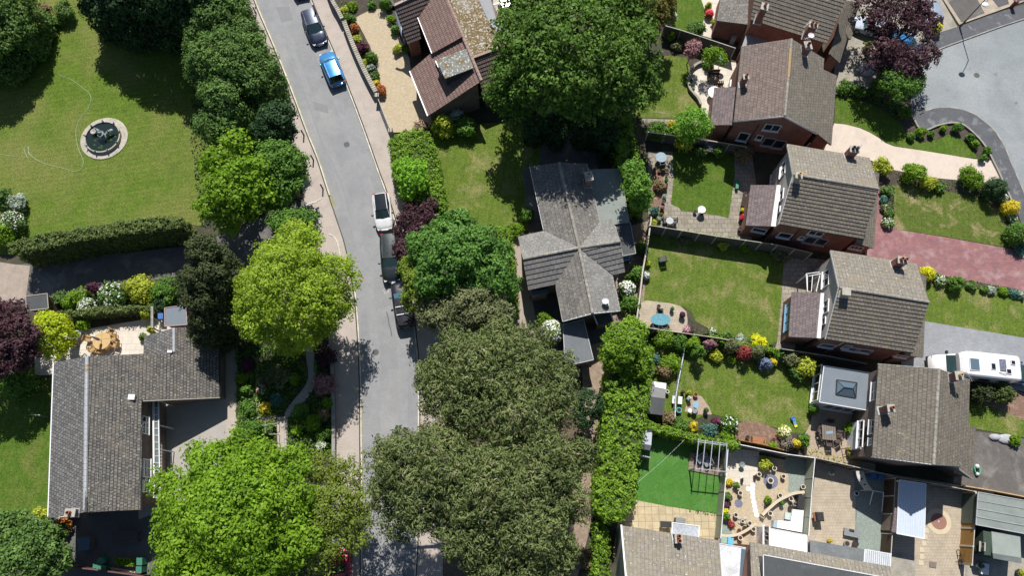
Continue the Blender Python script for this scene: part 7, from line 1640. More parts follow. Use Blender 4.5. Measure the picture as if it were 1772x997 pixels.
# fountain
fx, fy = G(181, 240).xy; R0 = 40.5 * mpp(181, 240)
fo = thing('fountain', 'round stone fountain with dark water and small figures in the large lawn', 'fountain', (fx, fy, 0))
mb = MB(); mb.lathe((0, 0, 0), [(R0, 0), (R0, .09), (R0 * .985, .11), (R0 * .72, .12), (R0 * .72, 0)], 48); mb.build('paving_ring', PSTONE, fo)
mb = MB(); mb.lathe((0, 0, 0), [(R0 * .745, .1), (R0 * .735, .4), (R0 * .745, .41), (R0 * .745, .45), (R0 * .70, .45), (R0 * .70, .1)], 48); mb.build('basin_wall', PSTONE, fo)
mb = MB(); mb.lathe((0, 0, 0), [(R0 * .70, .34), (0, .34)][::-1][::-1], 48); mb.build('water', WATER, fo)
for k in range(9):
    a = k * 2 * math.pi / 9 + .3; c = Vector((math.cos(a) * R0 * .73, math.sin(a) * R0 * .73, .44)); mb = MB()
    mb.ball(c + Vector((0, 0, .09)), (.1, .08, .09), 10, k=6); mb.ball(c + Vector((math.cos(a) * .08, math.sin(a) * .08, .19)), .055, 8, k=5); mb.beam(c + Vector((0, 0, .1)), c + Vector((-math.cos(a) * .1, -math.sin(a) * .1, .05)), .05, .05); mb.build('rim_figure', BRONZE, fo)
mb = MB(); mb.lathe((.15, 0, .0), [(.45, .3), (.35, .5), (.2, .62), (.16, .9), (.3, 1.0), (.34, 1.04), (.1, 1.02), (0, 1.0)], 14); mb.build('pedestal', BRONZE, fo)
mb = MB(); mb.tube([(.15, .05, 1.0), (.05, .15, 1.25), (-.15, .3, 1.4), (-.4, .45, 1.35)], [.14, .16, .12, .05], 8); mb.ball((.1, 0, 1.15), (.2, .16, .2), 10, k=6); mb.build('dolphin_figure', mat('light_bronze', (.3, .36, .38), (.18, .23, .25), 8, .5), fo)
mb = MB(); mb.lathe((-.85, .45, .0), [(.1, .2), (.08, .55), (.26, .66), (.29, .7), (.18, .68), (.08, .62), (0, .62)], 14); mb.build('bowl', PSTONE, fo)
mb = MB(); mb.tube([(.5, .1, .3), (.6, .2, .7), (.75, .35, .85), (.95, .5, .8)], [.16, .18, .14, .05], 8); mb.ball((1.0, .52, .8), (.2, .16, .1), 10, k=6); mb.build('fish_figure', mat('light_bronze', (.3, .36, .38)), fo)
for k in range(14):
    a = rng.random() * 6.28; r_ = R0 * rng.uniform(.2, .62); mb = MB(); mb.lathe((r_ * math.cos(a), r_ * math.sin(a), .35), [(.12, 0), (.1, .012), (0, .012)], 9); mb.build('lily_pad', MID, fo)
def hose(name, label, pts, r=.022, m=None, k=6, h=.05, cat='hose'):
    P_ = [G(x, y, h) for x, y in smooth(pts, k)]; mb = MB(); mb.tube(P_, r, 5); o = mb.build(name, m or plain('pale_green_hose', (.36, .47, .30), .5), world=True); return props(o, label, cat)
hose('garden_hose', 'long pale green hose snaking across the large lawn past the fountain', [(101, 129), (122, 137), (142, 151), (155, 162), (157, 175), (149, 192), (139, 205), (132, 222), (132, 241), (137, 261), (144, 278), (141, 291), (131, 297), (109, 291), (83, 285), (63, 276), (50, 265), (49, 255), (43, 254), (42, 260), (47, 272)])
hose('garden_hose', 'short straight end of hose at the left edge of the large lawn', [(-20, 265), (0, 267), (26, 271), (46, 272)])
hose('clothes_line', 'thin white washing line over the artificial lawn', [(1186, 760), (1150, 795), (1118, 823), (1083, 852)], .006, WHITE, 2, 1.9, 'washing line')
hose('clothes_line', 'thin line across the lawn above the variegated bush', [(1112, 193), (1145, 194), (1165, 200), (1184, 206)], .006, WHITE, 3, 1.6, 'washing line')
# chairs and tables
def chair_mesh(root, m, w_=.5, d=.5, sh=.43, bh=.85, arms=False, mback=None):
    mb = MB(); mb.box((0, 0, sh), (w_, d, .05)); mb.build('seat', m, root)
    mb = MB(); mb.box((0, -d / 2 - .03, (sh + bh) / 2 + .05), (w_, .045, bh - sh)); mb.build('backrest', mback or m, root)
    for sx in (-1, 1):
        for sy in (-1, 1): mb = MB(); mb.box((sx * (w_ / 2 - .03), sy * (d / 2 - .03), sh / 2), (.05, .05, sh)); mb.build('leg', m, root)
        if arms: mb = MB(); mb.box((sx * (w_ / 2 + .01), 0, .64), (.06, d, .04)); mb.box((sx * (w_ / 2 + .01), d / 2 - .04, .54), (.05, .05, .2)); mb.build('armrest', m, root)
def ch(name, label, x, y, face, m, group=None, src=None, h=0.43, arms=True, cat='chair', **k):
    """face: where the seat opens to, degrees in plan"""
    loc = G(x, y, h); loc.z = 0.04
    if src is None: o = thing(name, label, cat, loc, R(face - 90), group); chair_mesh(o, m, arms=arms, **k); return o
    o = copy_tree(src); return place(o, loc, R(face - 90), label, group)
tc = G(176, 590, .75); rt = thing('round_table', 'round light wooden patio table north of the grey tiled house', 'table', (tc.x, tc.y, 0.03)); rr_ = 15.5 * mpp(176, 590, .75)
mb = MB(); mb.lathe((0, 0, 0), [(rr_, .70), (rr_, .74), (rr_ * .985, .75), (0, .75)], 40); mb.build('table_top', TEAK if False else mat('light_teak', (.55, .38, .17), (.46, .31, .13), 4, .65, fine=.12), rt)
for k in range(4): mb = MB(); a = k * 1.571 + .78; mb.box((math.cos(a) * .5, math.sin(a) * .5, .36), (.07, .07, .7)); mb.build('leg', TEAK, rt)
mb = MB(); mb.beam((-.85, .0, .753), (.85, .25, .753), .015, .006); mb.beam((-.1, .85, .753), (.1, -.85, .753), .015, .006); mb.build('board_gap', DKWOOD, rt)
pz = thing('parasol', 'closed grey parasol standing in the round wooden table', 'parasol', (tc.x, tc.y, .03))
mb = MB(); mb.cyl((0, 0, 0), (0, 0, 2.3), .025, n=8); mb.build('pole', TEAK, pz); mb = MB(); mb.lathe((0, 0, 1.2), [(.02, 0), (.13, .05), (.11, .6), (.04, 1.1), (0, 1.15)], 10); mb.build('canopy', GREYP, pz)
c0 = None
for i, (x, y, lb) in enumerate([(153, 587, 'wooden patio chair west of the round table'), (192, 575, 'wooden patio chair north-east of the round table, apart from it'), (198, 585, 'wooden patio chair directly east of the round table'), (201, 597, 'low dark-seated wooden chair south-east behind the east chair'), (188, 600, 'wooden patio chair south-east tight against the round table'), (174, 607, 'wooden patio chair south of the round table'), (161, 604, 'wooden patio chair south-west of the round table')]):
    p_ = G(x, y, .4); fa = math.degrees(math.atan2(tc.y - p_.y, tc.x - p_.x))
    o = ch('patio_chair', lb, x, y, fa, TEAK, 'wooden chairs round the patio table', c0); c0 = c0 or o
def pot(label, x, y, rpx, h, m=None, rim=None, plant=None, name='flower_pot', cat='flower pot', group=None, ph=.25, z=.03):
    c = G(x, y, h); r = rpx * mpp(x, y, h); root = thing(name, label, cat, (c.x, c.y, z), group=group)
    mb = MB(); mb.lathe((0, 0, 0), [(0, 0), (r * .68, 0), (r * .95, h * .86)], 18); mb.build('pot', m or POT, root)
    mb = MB(); mb.lathe((0, 0, h * .84), [(r * .95, 0), (r * 1.06, 0), (r * 1.06, h * .16), (r * .80, h * .16), (r * .78, h * .02)], 18); mb.build('rim', rim or m or POT, root)
    if plant is not None:
        C, N, T = crown_pts([((0, 0, h + ph * .4), (r * .85, r * .85, ph * .6))], max(.06, r * .4), 1.3, .045); leaf_mesh('plant', C, N, .045, T, plant, root, world=False)
    else: mb = MB(); mb.lathe((0, 0, h * .9), [(r * .8, 0), (0, .01)], 14); mb.build('soil', SOILM, root)
    return root
pot('pale blue-grey round planter, upper of two beside the golden tree', 132, 579, 7, .55, LEAD, LEADW, CYP)
pot('pale blue-grey round planter, lower of two beside the golden tree', 125, 595, 7, .55, LEAD, LEADW, CYP)
def boxy(name, label, cat, pts, h, m, z0=0.03, lid=None, taper=.93, parts=None):
    """box-like object: pts = its four top corners in the photograph at height h"""
    P_ = [G(x, y, h) for x, y in pts]; c = sum(P_, Vector()) / len(P_); root = thing(name, label, cat, (c.x, c.y, 0))
    q = [Vector((c.x + (p.x - c.x) * taper, c.y + (p.y - c.y) * taper, 0)) for p in P_]
    mb = MB(); mb.prism(q, z0, h - .05); mb.build('body', m, root, world=True)
    mb = MB(); mb.prism(P_, h - .06, h, bottom=True); mb.build('lid', lid or m, root, world=True); return root
tr = thing('garden_trellis', 'pale post-and-rail trellis at the east end of the round-table patio', 'trellis', (*G(263, 548, 0).xy, 0))
for x in (262, 264.5): mb = MB(); mb.beam(G(x, 531, 1.9), G(x, 567, 1.9), .07, .08); mb.build('rail', CONCP, tr, world=True)
for y in (531, 549, 567): mb = MB(); g_ = G(263, y, 1.9); mb.beam((g_.x, g_.y, 0), g_, .1, .1); mb.build('post', CONCP, tr, world=True)
boxy('wheelie_bin', 'blue bin in the gap left of the blue-grey roofed shed', 'bin', [(273, 542), (282, 542), (282, 552), (273, 552)], 1.0, BLUEP)
# dark yard at the lower left
boxy('cold_frame', 'dark glass-topped box in the shaded yard beside the blossom tree', 'cold frame', [(133, 932), (155, 929), (155, 952), (134, 954)], .9, BRICKD, lid=GLASSB)
boxy('storage_box', 'green plastic storage box with ridged lid by the maroon fence', 'storage box', [(161, 976), (184, 980), (183, 988), (160, 985)], .8, GREENP)
cp = thing('compost_bin', 'green domed bin just behind the green storage box', 'compost bin', (*G(176, 972, .5).xy, .03)); mb = MB(); mb.lathe((0, 0, 0), [(.42, 0), (.34, .55)], 16); mb.build('body', GREENP, cp); mb = MB(); mb.lathe((0, 0, .55), [(.38, 0), (.3, .14), (.1, .22), (0, .23)], 16); mb.build('lid', GREENP, cp)
boxy('wheelie_bin', 'dark green bin next to the planted trough, upper one', 'bin', [(236, 966), (246, 966), (246, 979), (236, 979)], 1.0, GREENP); boxy('wheelie_bin', 'dark green bin next to the planted trough, lower one', 'bin', [(235, 981), (245, 981), (245, 992), (235, 992)], 1.0, GREENP)
tq = thing('planter_trough', 'long wooden trough full of bright green plants in the shaded yard', 'planter', (*G(217, 972, 0).xy, 0)); P_ = [G(*p, .45) for p in ((200, 965), (234, 969), (233, 981), (200, 978))]; mb = MB(); mb.prism(P_, 0, .45); mb.build('box', TIMB, tq, world=True)
C = np.column_stack([poly_pts([(p.x, p.y) for p in P_], 900), .45 + rng.random(900) * .3]); leaf_mesh('plants', C, rng.normal(size=(900, 3)) + [0, 0, .8], .07, rng.random(900), BRIGHT, tq)
pk = thing('timber_planks', 'pale planks lying on the ground beneath the planted trough', 'planks', (*G(212, 988, 0).xy, 0)); mb = MB(); mb.beam(G(190, 985, .08), G(234, 992, .08), .25, .06); mb.beam(G(192, 989, .08), G(230, 994, .08), .15, .06); mb.build('plank', PALEW, pk, world=True)
dt = thing('garden_table', 'dark slatted table and bench in the shaded yard below the grey tiled house', 'table', (*G(215, 932, 0).xy, 0))
for a_, b_ in (((193, 925), (238, 922)), ((193, 932), (238, 929)), ((193, 939), (238, 936))): mb = MB(); mb.beam(G(*a_, .74), G(*b_, .74), .28, .04); mb.build('slat', DKWOOD, dt, world=True)
for x, y in ((196, 927), (236, 925), (196, 938), (236, 936)): mb = MB(); g_ = G(x, y, .7); mb.beam((g_.x, g_.y, 0), g_, .07, .07); mb.build('leg', DKWOOD, dt, world=True)
cl = thing('washing_line_post', 'pale green T-shaped post on the lower left lawn', 'post', G(82, 722, .03)); mb = MB(); mb.cyl((0, 0, 0), (0, 0, 1.2), .035, n=8); mb.build('pole', CONCP, cl); mb = MB(); mb.beam((-.75, .05, 1.2), (.1, 0, 1.2), .09, .05); mb.build('crossbar', CONCP, cl)
# dry lawn garden
wc = ch('garden_armchair', 'dark wicker armchair alone at the top left of the dry lawn', 1147, 449, 100, BLKM, arms=True, w_=.62, d=.6)
ov = G(1143, 553, .74); ot = thing('oval_table', 'oval teal glass table on the crazy-paved patio', 'table', (ov.x, ov.y, .04)); sx = 17.5 * mpp(1143, 553, .74); sy = 10.5 * mpp(1143, 553, .74)
mb = MB(); n = 32; top = [(sx * math.cos(2 * math.pi * k / n), sy * math.sin(2 * math.pi * k / n)) for k in range(n)]; mb.prism([Vector((a, b, 0)) for a, b in top], .71, .74, bottom=True); g_ = mb.build('glass_top', mat('rippled_teal_glass', (.09, .25, .32), (.16, .36, .42), 5, .2), ot)
for k in range(4): mb = MB(); a = .6 + k * 1.571; mb.cyl((sx * .6 * math.cos(a), sy * .6 * math.sin(a), 0), (sx * .6 * math.cos(a), sy * .6 * math.sin(a), .7), .025, n=6); mb.build('leg', BLKM, ot)
cA = ch('garden_chair', 'grey metal chair at the lower left side of the oval teal table', 1134, 567, 80, BLKM, 'metal chairs at the oval table', arms=True)
ch('garden_chair', 'grey metal chair at the lower right side of the oval teal table', 1150, 569, 95, BLKM, 'metal chairs at the oval table', cA); ch('garden_chair', 'metal chair tucked behind the top of the oval teal table', 1142, 542, -90, BLKM, 'metal chairs at the oval table', cA)
pot('small dark pot at the top edge of the crazy-paved patio', 1140, 530, 3.2, .35, BLKM); pot('grey pot between the small dark pot and the big dark pot', 1163, 535, 3.4, .4, BLKM, LEAD, CYP); pot('largest dark pot on the right rim of the crazy-paved patio', 1181, 545, 5, .5, BLKM, None, PLUM)
pw = boxy('planter_box', 'white square planter with plants beside the pink heather', 'planter', [(1196, 563), (1202, 567), (1199, 575), (1193, 570)], .4, WHITE, lid=SOILM)
# square lawn garden
g_ = G(1144, 272, .72); rt2 = thing('round_table', 'pale round glass table in the shade left of the square lawn', 'table', (g_.x, g_.y, .03)); mb = MB(); mb.lathe((0, 0, 0), [(.55, .69), (.55, .72), (0, .72)], 28); mb.build('glass_top', mat('pale_glass', (.33, .42, .48), (.22, .3, .36), 4, .2), rt2); mb = MB(); mb.cyl((0, 0, 0), (0, 0, .7), .04, n=8); mb.lathe((0, 0, 0), [(.28, 0), (.28, .03), (0, .04)], 16); mb.build('stand', BLKM, rt2)
ch('garden_chair', 'dark chair below the shaded pale round table', 1146, 284, 95, BLKM, None, cA)
g_ = G(1159, 382, .72); rt3 = thing('round_table', 'small grey-blue table with chairs pushed in by the dark fence corner', 'table', (g_.x, g_.y, .03)); mb = MB(); mb.lathe((0, 0, 0), [(.36, .69), (.36, .72), (0, .72)], 20); mb.build('table_top', LEAD, rt3); mb = MB(); mb.cyl((0, 0, 0), (0, 0, .7), .04, n=8); mb.build('stand', BLKM, rt3)
for x, y, a, lb in ((1152, 382, 0, 'dark chair on the left of the small grey-blue table'), (1166, 383, 180, 'dark chair on the right of the small grey-blue table'), (1159, 389, 90, 'dark chair below the small grey-blue table')): ch('garden_chair', lb, x, y, a, BLKM, 'chairs at the small grey-blue table', cA)
bb = thing('bird_bath', 'white round bird bath at the bottom edge of the square lawn', 'bird bath', G(1211, 368, .03)); mb = MB(); mb.lathe((0, 0, 0), [(.2, 0), (.18, .08), (.09, .14), (.08, .6), (.16, .66)], 16); mb.build('pedestal', WHITE, bb); mb = MB(); mb.lathe((0, 0, .66), [(.16, 0), (.36, .08), (.38, .12), (.34, .12), (.15, .06), (0, .05)], 20); mb.build('bowl', WHITE, bb)
pot('dark ball planter left of the white bird bath', 1203, 366, 3, .35, BLKM); pot('dark ball planter right of the white bird bath', 1216, 368, 3, .35, BLKM)
for x, y, r, m, pl_, lb in ((1133, 293, 3, POT, MID, 'leftmost pot of the row at the top of the bark bed'), (1141, 295, 3, POT, None, 'terracotta pot in the middle of the row above the bark bed'), (1147, 295, 3, POT, CYP, 'planted pot fourth in the row above the bark bed'), (1154, 295, 4, BLKM, None, 'largest black pot at the right end of the row above the bark bed'), (1154, 303, 2.6, POT, None, 'small pot just below the largest black pot'), (1153, 312, 3.2, BLKM, MID, 'dark planted pot at the upper right rim of the bark bed'), (1152, 325, 3, POT, REDF, 'terracotta pot with reddish plant right of the bark bed'), (1150, 340, 3.4, LEADW, SILVER, 'white pot on the right rim of the bark bed'), (1148, 349, 3, BLKM, None, 'dark pot below the white pot'), (1146, 360, 3.4, POT, PINKL, 'terracotta pot with pinkish plant near the lower bark bed'), (1144, 372, 3, POT, MID, 'lowest terracotta pot beside the bark bed'), (1140, 379, 4, BLKM, SILVER, 'dark pot with silvery plant at the lower left fence corner')):
    pot(lb, x, y, r, .32, m, None, pl_, group='pots round the bark bed')
gb = boxy('garden_bench', 'narrow green bench right of the square lawn', 'bench', [(1274, 311), (1279, 311), (1278, 326), (1273, 326)], .45, GREENP)
for k, lb in enumerate(('topmost', 'second', 'third', 'lowest')): pot(lb + ' black pot in the column along the plum-tiled extension', 1289 - k * 1.2, 335 + k * 6.2, 3, .35, BLKM, group='black pots along the extension')
pot('pot of yellow flowers by the plum-tiled extension', 1284, 364, 3.5, .35, BLKM, None, YELLOW); pot('pot of red flowers below the yellow one by the extension', 1284, 378, 5, .4, BLKM, None, REDB, ph=.5); pot('dark pot at the lower left corner of the plum-tiled extension', 1281, 396, 3.5, .5, BLKM)
# curved patio garden
pb = thing('garden_bench', 'wooden bench with slatted seat on the curved patio, below the potted plants', 'bench', (*G(1233, 133, 0).xy, 0.04))
mb = MB(); mb.box((0, 0, .43), (1.25, .5, .05)); mb.build('seat', DKWOOD, pb); mb = MB(); mb.box((0, .28, .68), (1.25, .05, .45)); mb.build('backrest', mat('reddish_wood', (.16, .09, .065)), pb)
for sx_ in (-.57, .57): mb = MB(); mb.box((sx_, 0, .22), (.07, .48, .42)); mb.build('leg', DKWOOD, pb)
tb = thing('garden_table', 'low wooden table in front of the slatted bench on the curved patio', 'table', (*G(1232, 139, 0).xy, 0.04)); mb = MB(); mb.box((0, 0, .4), (1.0, .45, .05)); mb.build('table_top', mat('worn_wood', (.3, .25, .2)), tb)
for a_ in (-.42, .42): mb = MB(); mb.box((a_, 0, .2), (.06, .4, .38)); mb.build('leg', DKWOOD, tb)
tp_ = thing('parasol', 'small folded teal parasol above the wooden bench', 'parasol', (*G(1243, 117, 0).xy, .04)); mb = MB(); mb.cyl((0, 0, 0), (0, 0, 1.7), .03, n=8); mb.build('pole', BLKM, tp_); mb = MB(); mb.lathe((0, 0, 1.35), [(.42, 0), (.25, .2), (0, .35)], 10); mb.build('canopy', plain('teal_cloth', (.16, .3, .3), .8), tp_)
for k, (x, y) in enumerate(((1196, 140), (1193, 148), (1199, 156))): pot(('upper', 'middle', 'lower')[k] + ' small pot along the inner side of the curved stone wall', x, y, 2.6, .3, BLKM, None, MID, group='pots along the curved wall')
wt = thing('white_table', 'white round table half hidden by the plum-tiled extension', 'table', (*G(1237, 160, .7).xy, .04)); mb = MB(); mb.lathe((0, 0, 0), [(.72, .69), (.72, .73), (0, .73)], 28); mb.build('table_top', WHITE, wt); mb = MB(); mb.cyl((0, 0, 0), (0, 0, .7), .05, n=8); mb.build('stand', WHITE, wt)
wr_ = thing('plant_rack', 'small red-brown rack beside the white round table', 'rack', (*G(1242, 149, 0).xy, .04)); mb = MB(); [mb.box((k * .2 - .4, 0, .35), (.04, .35, .7)) for k in range(5)]; mb.box((0, .16, .68), (.86, .04, .05)); mb.build('frame', mat('red_brown_wood', (.22, .09, .06)), wr_)
dr = thing('step_box', 'white painted porch step at the brick wall right of the curved patio', 'step', (*G(1267, 143, 0).xy, 0)); mb = MB(); mb.prism([G(*p, 1.0) for p in ((1264, 137), (1272, 138), (1271, 150), (1263, 149))], 0, 1.0); mb.build('body', WHITE, dr, world=True); mb = MB(); mb.prism([G(*p, 1.05) for p in ((1266, 139), (1270, 139), (1269, 147), (1265, 147))], 1.0, 1.05); mb.build('mat', LEAD, dr, world=True)
boxy('wheelie_bin', 'grey-blue bin in the shadow behind the garage at the top', 'bin', [(1267, 60), (1275, 61), (1274, 67), (1266, 66)], 1.0, LEAD)
# clutter on the small gravel patch
boxy('storage_crate', 'white crate right of the blue trellis on the gravel patch', 'crate', [(1174, 686), (1181, 687), (1180, 700), (1173, 699)], .5, LEAD, lid=LEADW)
boxy('storage_crate', 'white crate left of the blue trellis', 'crate', [(1164, 685), (1169, 686), (1168, 699), (1163, 698)], .5, LEAD, lid=LEADW)
pot('cyan tub at the lower left of the gravel patch', 1175, 710, 4.5, .45, plain('cyan_plastic', (.12, .42, .5), .4)); pot('orange pot at the top of the gravel patch', 1204, 683, 4, .4, plain('orange_clay', (.5, .17, .05), .7))
def disc(name, label, x, y, r, h, m, cat='table'):
    c = G(x, y, h); o = thing(name, label, cat, (c.x, c.y, .03)); rr = r * mpp(x, y, h); mb = MB(); mb.lathe((0, 0, 0), [(rr, h - .04), (rr, h), (0, h)], 24); mb.build('top', m, o); mb = MB(); mb.cyl((0, 0, 0), (0, 0, h - .03), .05, n=8); mb.build('stand', BLKM, o); return o
disc('round_table', 'sky-blue round table top on the gravel patch', 1204, 701, 5.5, .7, plain('blue_enamel', (.25, .42, .55), .3)); disc('round_table', 'grey woven round table top below the sky-blue one', 1202, 711, 4.8, .6, GREYP); disc('round_table', 'white small table next to the grey woven one', 1194, 711, 3.6, .5, WHITE)
pot('pot of yellow and white flowers at the top left of the gravel patch', 1191, 681, 4.5, .4, BLKM, None, YG, ph=.5); pot('black kettle-shaped pot on the right rim of the gravel patch', 1222, 710, 4, .5, BLKM, None, CYP); pot('white pot with white flowers between the crate and the yellow flowers', 1192, 690, 3.6, .4, LEADW, None, WHITEB, ph=.4); pot('dark pot near the top left end of the gravel patch', 1181, 679, 3, .4, BLKM, None, PLUM)
pot('small white-rimmed barrel beside the black felt shed', 1155, 678, 3, .5, LEADW)
# bark bed bench and pots, slide
bk = thing('garden_bench', 'orange-brown wooden bench on the bark bed', 'bench', (*G(1310, 761, 0).xy, .03), R(-9)); OB = mat('orange_wood', (.36, .16, .075), (.3, .13, .06), 4, .7)
for k in range(4): mb = MB(); mb.box((0, .12 - k * .13, .43), (1.1, .11, .035)); mb.build('seat_slat', OB, bk)
mb = MB(); mb.box((0, -.42, .68), (1.1, .05, .42)); mb.build('backrest', OB, bk)
for sx_ in (-.53, .53): mb = MB(); mb.box((sx_, -.1, .22), (.07, .55, .42)); mb.box((sx_, -.1, .62), (.07, .55, .05)); mb.build('arm_frame', OB, bk)
pot('dark pot left of the orange-brown bench', 1294, 757, 3.2, .4, BLKM); pot('dark pot right of the orange-brown bench', 1323, 767, 2.6, .4, BLKM, None, MID); pot('terracotta urn further right on the bark bed', 1339, 762, 3.8, .45, POT)
sl = thing('toy_slide', 'small blue and yellow toy slide on the lawn', 'toy', (*G(1373, 731, 0).xy, .03), R(-70)); mb = MB(); mb.lathe((-.28, 0, 0), [(.2, 0), (.2, .3), (.14, .34), (0, .3)], 12); mb.build('platform', BLUEP, sl); mb = MB(); mb.beam((-.2, 0, .32), (.28, 0, .08), .26, .04); mb.build('chute', plain('light_blue_plastic', (.2, .5, .75), .4), sl); mb = MB(); mb.box((.38, 0, .06), (.2, .26, .1)); mb.build('foot', plain('yellow_plastic', (.75, .65, .03), .4), sl)
# dining set on brown gravel
dn = thing('dining_table', 'weathered wooden dining table on the brown gravel patio', 'table', (*G(1434, 747, .73).xy, .04), R(-5)); WW = mat('weathered_grey_wood', (.21, .18, .15), (.15, .125, .1), 4, .85, fine=.2)
for k in range(6): mb = MB(); mb.box((-.5 + k * .2, 0, .72), (.18, 1.5, .035)); mb.build('top_slat', WW, dn)
for a_, b_ in ((-.5, -.65), (.5, -.65), (-.5, .65), (.5, .65)): mb = MB(); mb.box((a_, b_, .35), (.08, .08, .7)); mb.build('leg', WW, dn)
mb = MB(); mb.beam((-.25, -.15, .75), (.35, -.05, .75), .25, .02); mb.build('folded_cloth', plain('striped_cloth', (.25, .32, .4), .9), dn)
cd = None
for x, y, a, lb in ((1437, 732, -95, 'wooden armchair at the head of the weathered dining table'), (1419, 745, -20, 'wooden armchair left of the weathered dining table'), (1421, 757, 15, 'second wooden armchair lower left of the weathered table'), (1448, 761, 120, 'wooden armchair lower right of the weathered table'), (1434, 768, 90, 'wooden armchair at the foot of the weathered table'), (1452, 752, 170, 'wooden armchair right of the weathered dining table')):
    o = ch('wooden_armchair', lb, x, y, a, DKWOOD, 'armchairs round the weathered table', cd, w_=.55, d=.5) if cd is None else ch('wooden_armchair', lb, x, y, a, DKWOOD, 'armchairs round the weathered table', cd); cd = cd or o
pot('ochre wicker planter beside the ramp rail, upper', 1469, 777, 4, .45, POTY, None, GOLDF); pot('ochre wicker planter beside the ramp rail, lower', 1471, 785, 4.5, .45, POTY, None, YG)
# pergola on its deck
dk_ = thing('timber_deck', 'brown timber deck under the white pergola', 'deck', (*G(1220, 803, 0).xy, 0)); mb = MB(); P_ = [G(*p, .14) for p in ((1194, 783), (1252, 793), (1245, 824), (1191, 814))]; mb.prism(P_, 0, .14); mb.build('boards', brick('deck_boards', (.27, .21, .16), (.21, .165, .125), (.08, .06, .05), 3, .14, .012, 'World', bump=.2), dk_, world=True)
pg = thing('pergola', 'white slatted pergola at the top right of the artificial lawn', 'pergola', (*G(1225, 795, 0).xy, 0)); PGW = mat('pale_lilac_paint', (.4, .42, .5), (.34, .36, .43), 2, .6)
for t0, t1 in (((1209, 760), (1203.7, 814)), ((1220.5, 761), (1215, 815)), ((1233, 763), (1228, 816)), ((1246, 765.5), (1241.8, 818)), ((1257.5, 767), (1256, 819))): mb = MB(); mb.beam(G(*t0, 2.42), G(*t1, 2.42), .05, .1); mb.build('rafter', PGW, pg, world=True)
for t0, t1 in (((1207, 765), (1258.5, 771.5)), ((1207, 762), (1258.5, 768.5)), ((1202, 811), (1258, 817))): mb = MB(); mb.beam(G(*t0, 2.32), G(*t1, 2.32), .05, .1); mb.build('cross_beam', PGW, pg, world=True)
for x, y in ((1208.5, 764), (1257.5, 770), (1204, 811.5), (1256.5, 817)): mb = MB(); g_ = G(x, y, 2.3); mb.beam((g_.x, g_.y, 0), g_, .12, .12); mb.build('post', PGW, pg, world=True)
ca = ch('garden_armchair', 'dark blue-grey padded chair under the pergola, left', 1212, 795, -60, GREYP, 'padded chairs under the pergola', w_=.65, d=.65); ch('garden_armchair', 'dark blue-grey padded chair under the pergola, right', 1224, 800, 200, GREYP, 'padded chairs under the pergola', ca)
disc('round_table', 'small dark round table between the padded pergola chairs', 1219, 788, 6, .6, GREYP)
# patio of the pale tan roofed house
ft = thing('folding_table', 'black folding table on the buff slabs beside the tan roof', 'table', (*G(1149, 908, 0).xy, .04), R(-3)); mb = MB(); mb.box((0, 0, .72), (.95, .5, .05)); mb.build('table_top', BLKM, ft)
for s_ in (-1, 1): mb = MB(); mb.beam((-.35 * s_, -.25, 0), (.35 * s_, -.25, .7), .035, .035); mb.beam((-.35 * s_, .22, 0), (.35 * s_, .22, .7), .035, .035); mb.build('leg', BLKM, ft)
boxy('storage_cabinet', 'grey-lidded garden cabinet north of the glass canopy', 'cabinet', [(1170, 896), (1187, 898), (1186, 907), (1169, 905)], .9, DKWOOD, lid=GREYP)
# gravel garden
WR = mat('cream_rim', (.66, .6, .5), (.58, .52, .43), 4)
z_ = lambda x, y: (1240 + x / 5.54, 770 + y / 5.54)
gp = [(228, 465, 'pot in open gravel left of the stepping stones'), (185, 675, 'pot near the west fence between slate ring and lower wall'), (228, 895, 'pot below the left end of the lower curved wall'), (355, 812, 'pot tucked under the right end of the lower curved wall'), (318, 755, 'pot just above the right end of the lower curved wall'), (515, 660, 'pot below the bottom end of the upper curved wall'), (715, 520, 'large pot below the middle of the upper curved wall'), (610, 488, 'pot above the middle of the upper curved wall'), (830, 405, 'pot at the top right end of the upper curved wall'), (642, 305, 'pot right of the large slate circle'), (555, 228, 'pot above the large slate circle'), (408, 285, 'pot at the corner of the pale paved square')]
g0 = None
for x, y, lb in gp:
    X, Y = z_(x, y); r = 3.9 if 'large' not in lb or 'slate' in lb else 4.4
    if g0 is None: g0 = pot('cream-rimmed ' + lb, X, Y, r, .45, POT, WR, group='cream-rimmed pots in the gravel garden')
    else: o = copy_tree(g0); c = G(X, Y, .45); place(o, Vector((c.x, c.y, .035)), rng.random(), 'cream-rimmed ' + lb, 'cream-rimmed pots in the gravel garden')
pot('biggest cream bowl pot, centre of the large slate circle', *z_(518, 345), 5, .6, PSTONE, WR)
for x, y, lb in ((270, 800, 'dark pot between the two curved-wall pots'), (218, 825, 'small terracotta pot inside the lower curved wall'), (708, 605, 'dark bowl near the black box'), (750, 570, 'grey stone pot beside the black box')): pot(lb, *z_(x, y), 3.4, .35, BLKM if 'dark' in lb else PSTONE if 'grey' in lb else POT)
pot('green glazed pot under the upper curved wall', *z_(628, 560), 3.4, .45, GREENP, None, MID)
pot('terracotta pot ringed by four stone leaves', *z_(250, 735), 3, .35, POT, WR)
for k, (x, y) in enumerate(((218, 708), (270, 708), (225, 748), (268, 752))): props(MB().ball(G(*z_(x, y), .08), (.2, .14, .06), 10, k=6).build('stone', PSTONE, world=True), ('upper left', 'upper right', 'lower left', 'lower right')[k] + ' flat stone around the ringed terracotta pot', 'stone', 'flat stones round the pot')
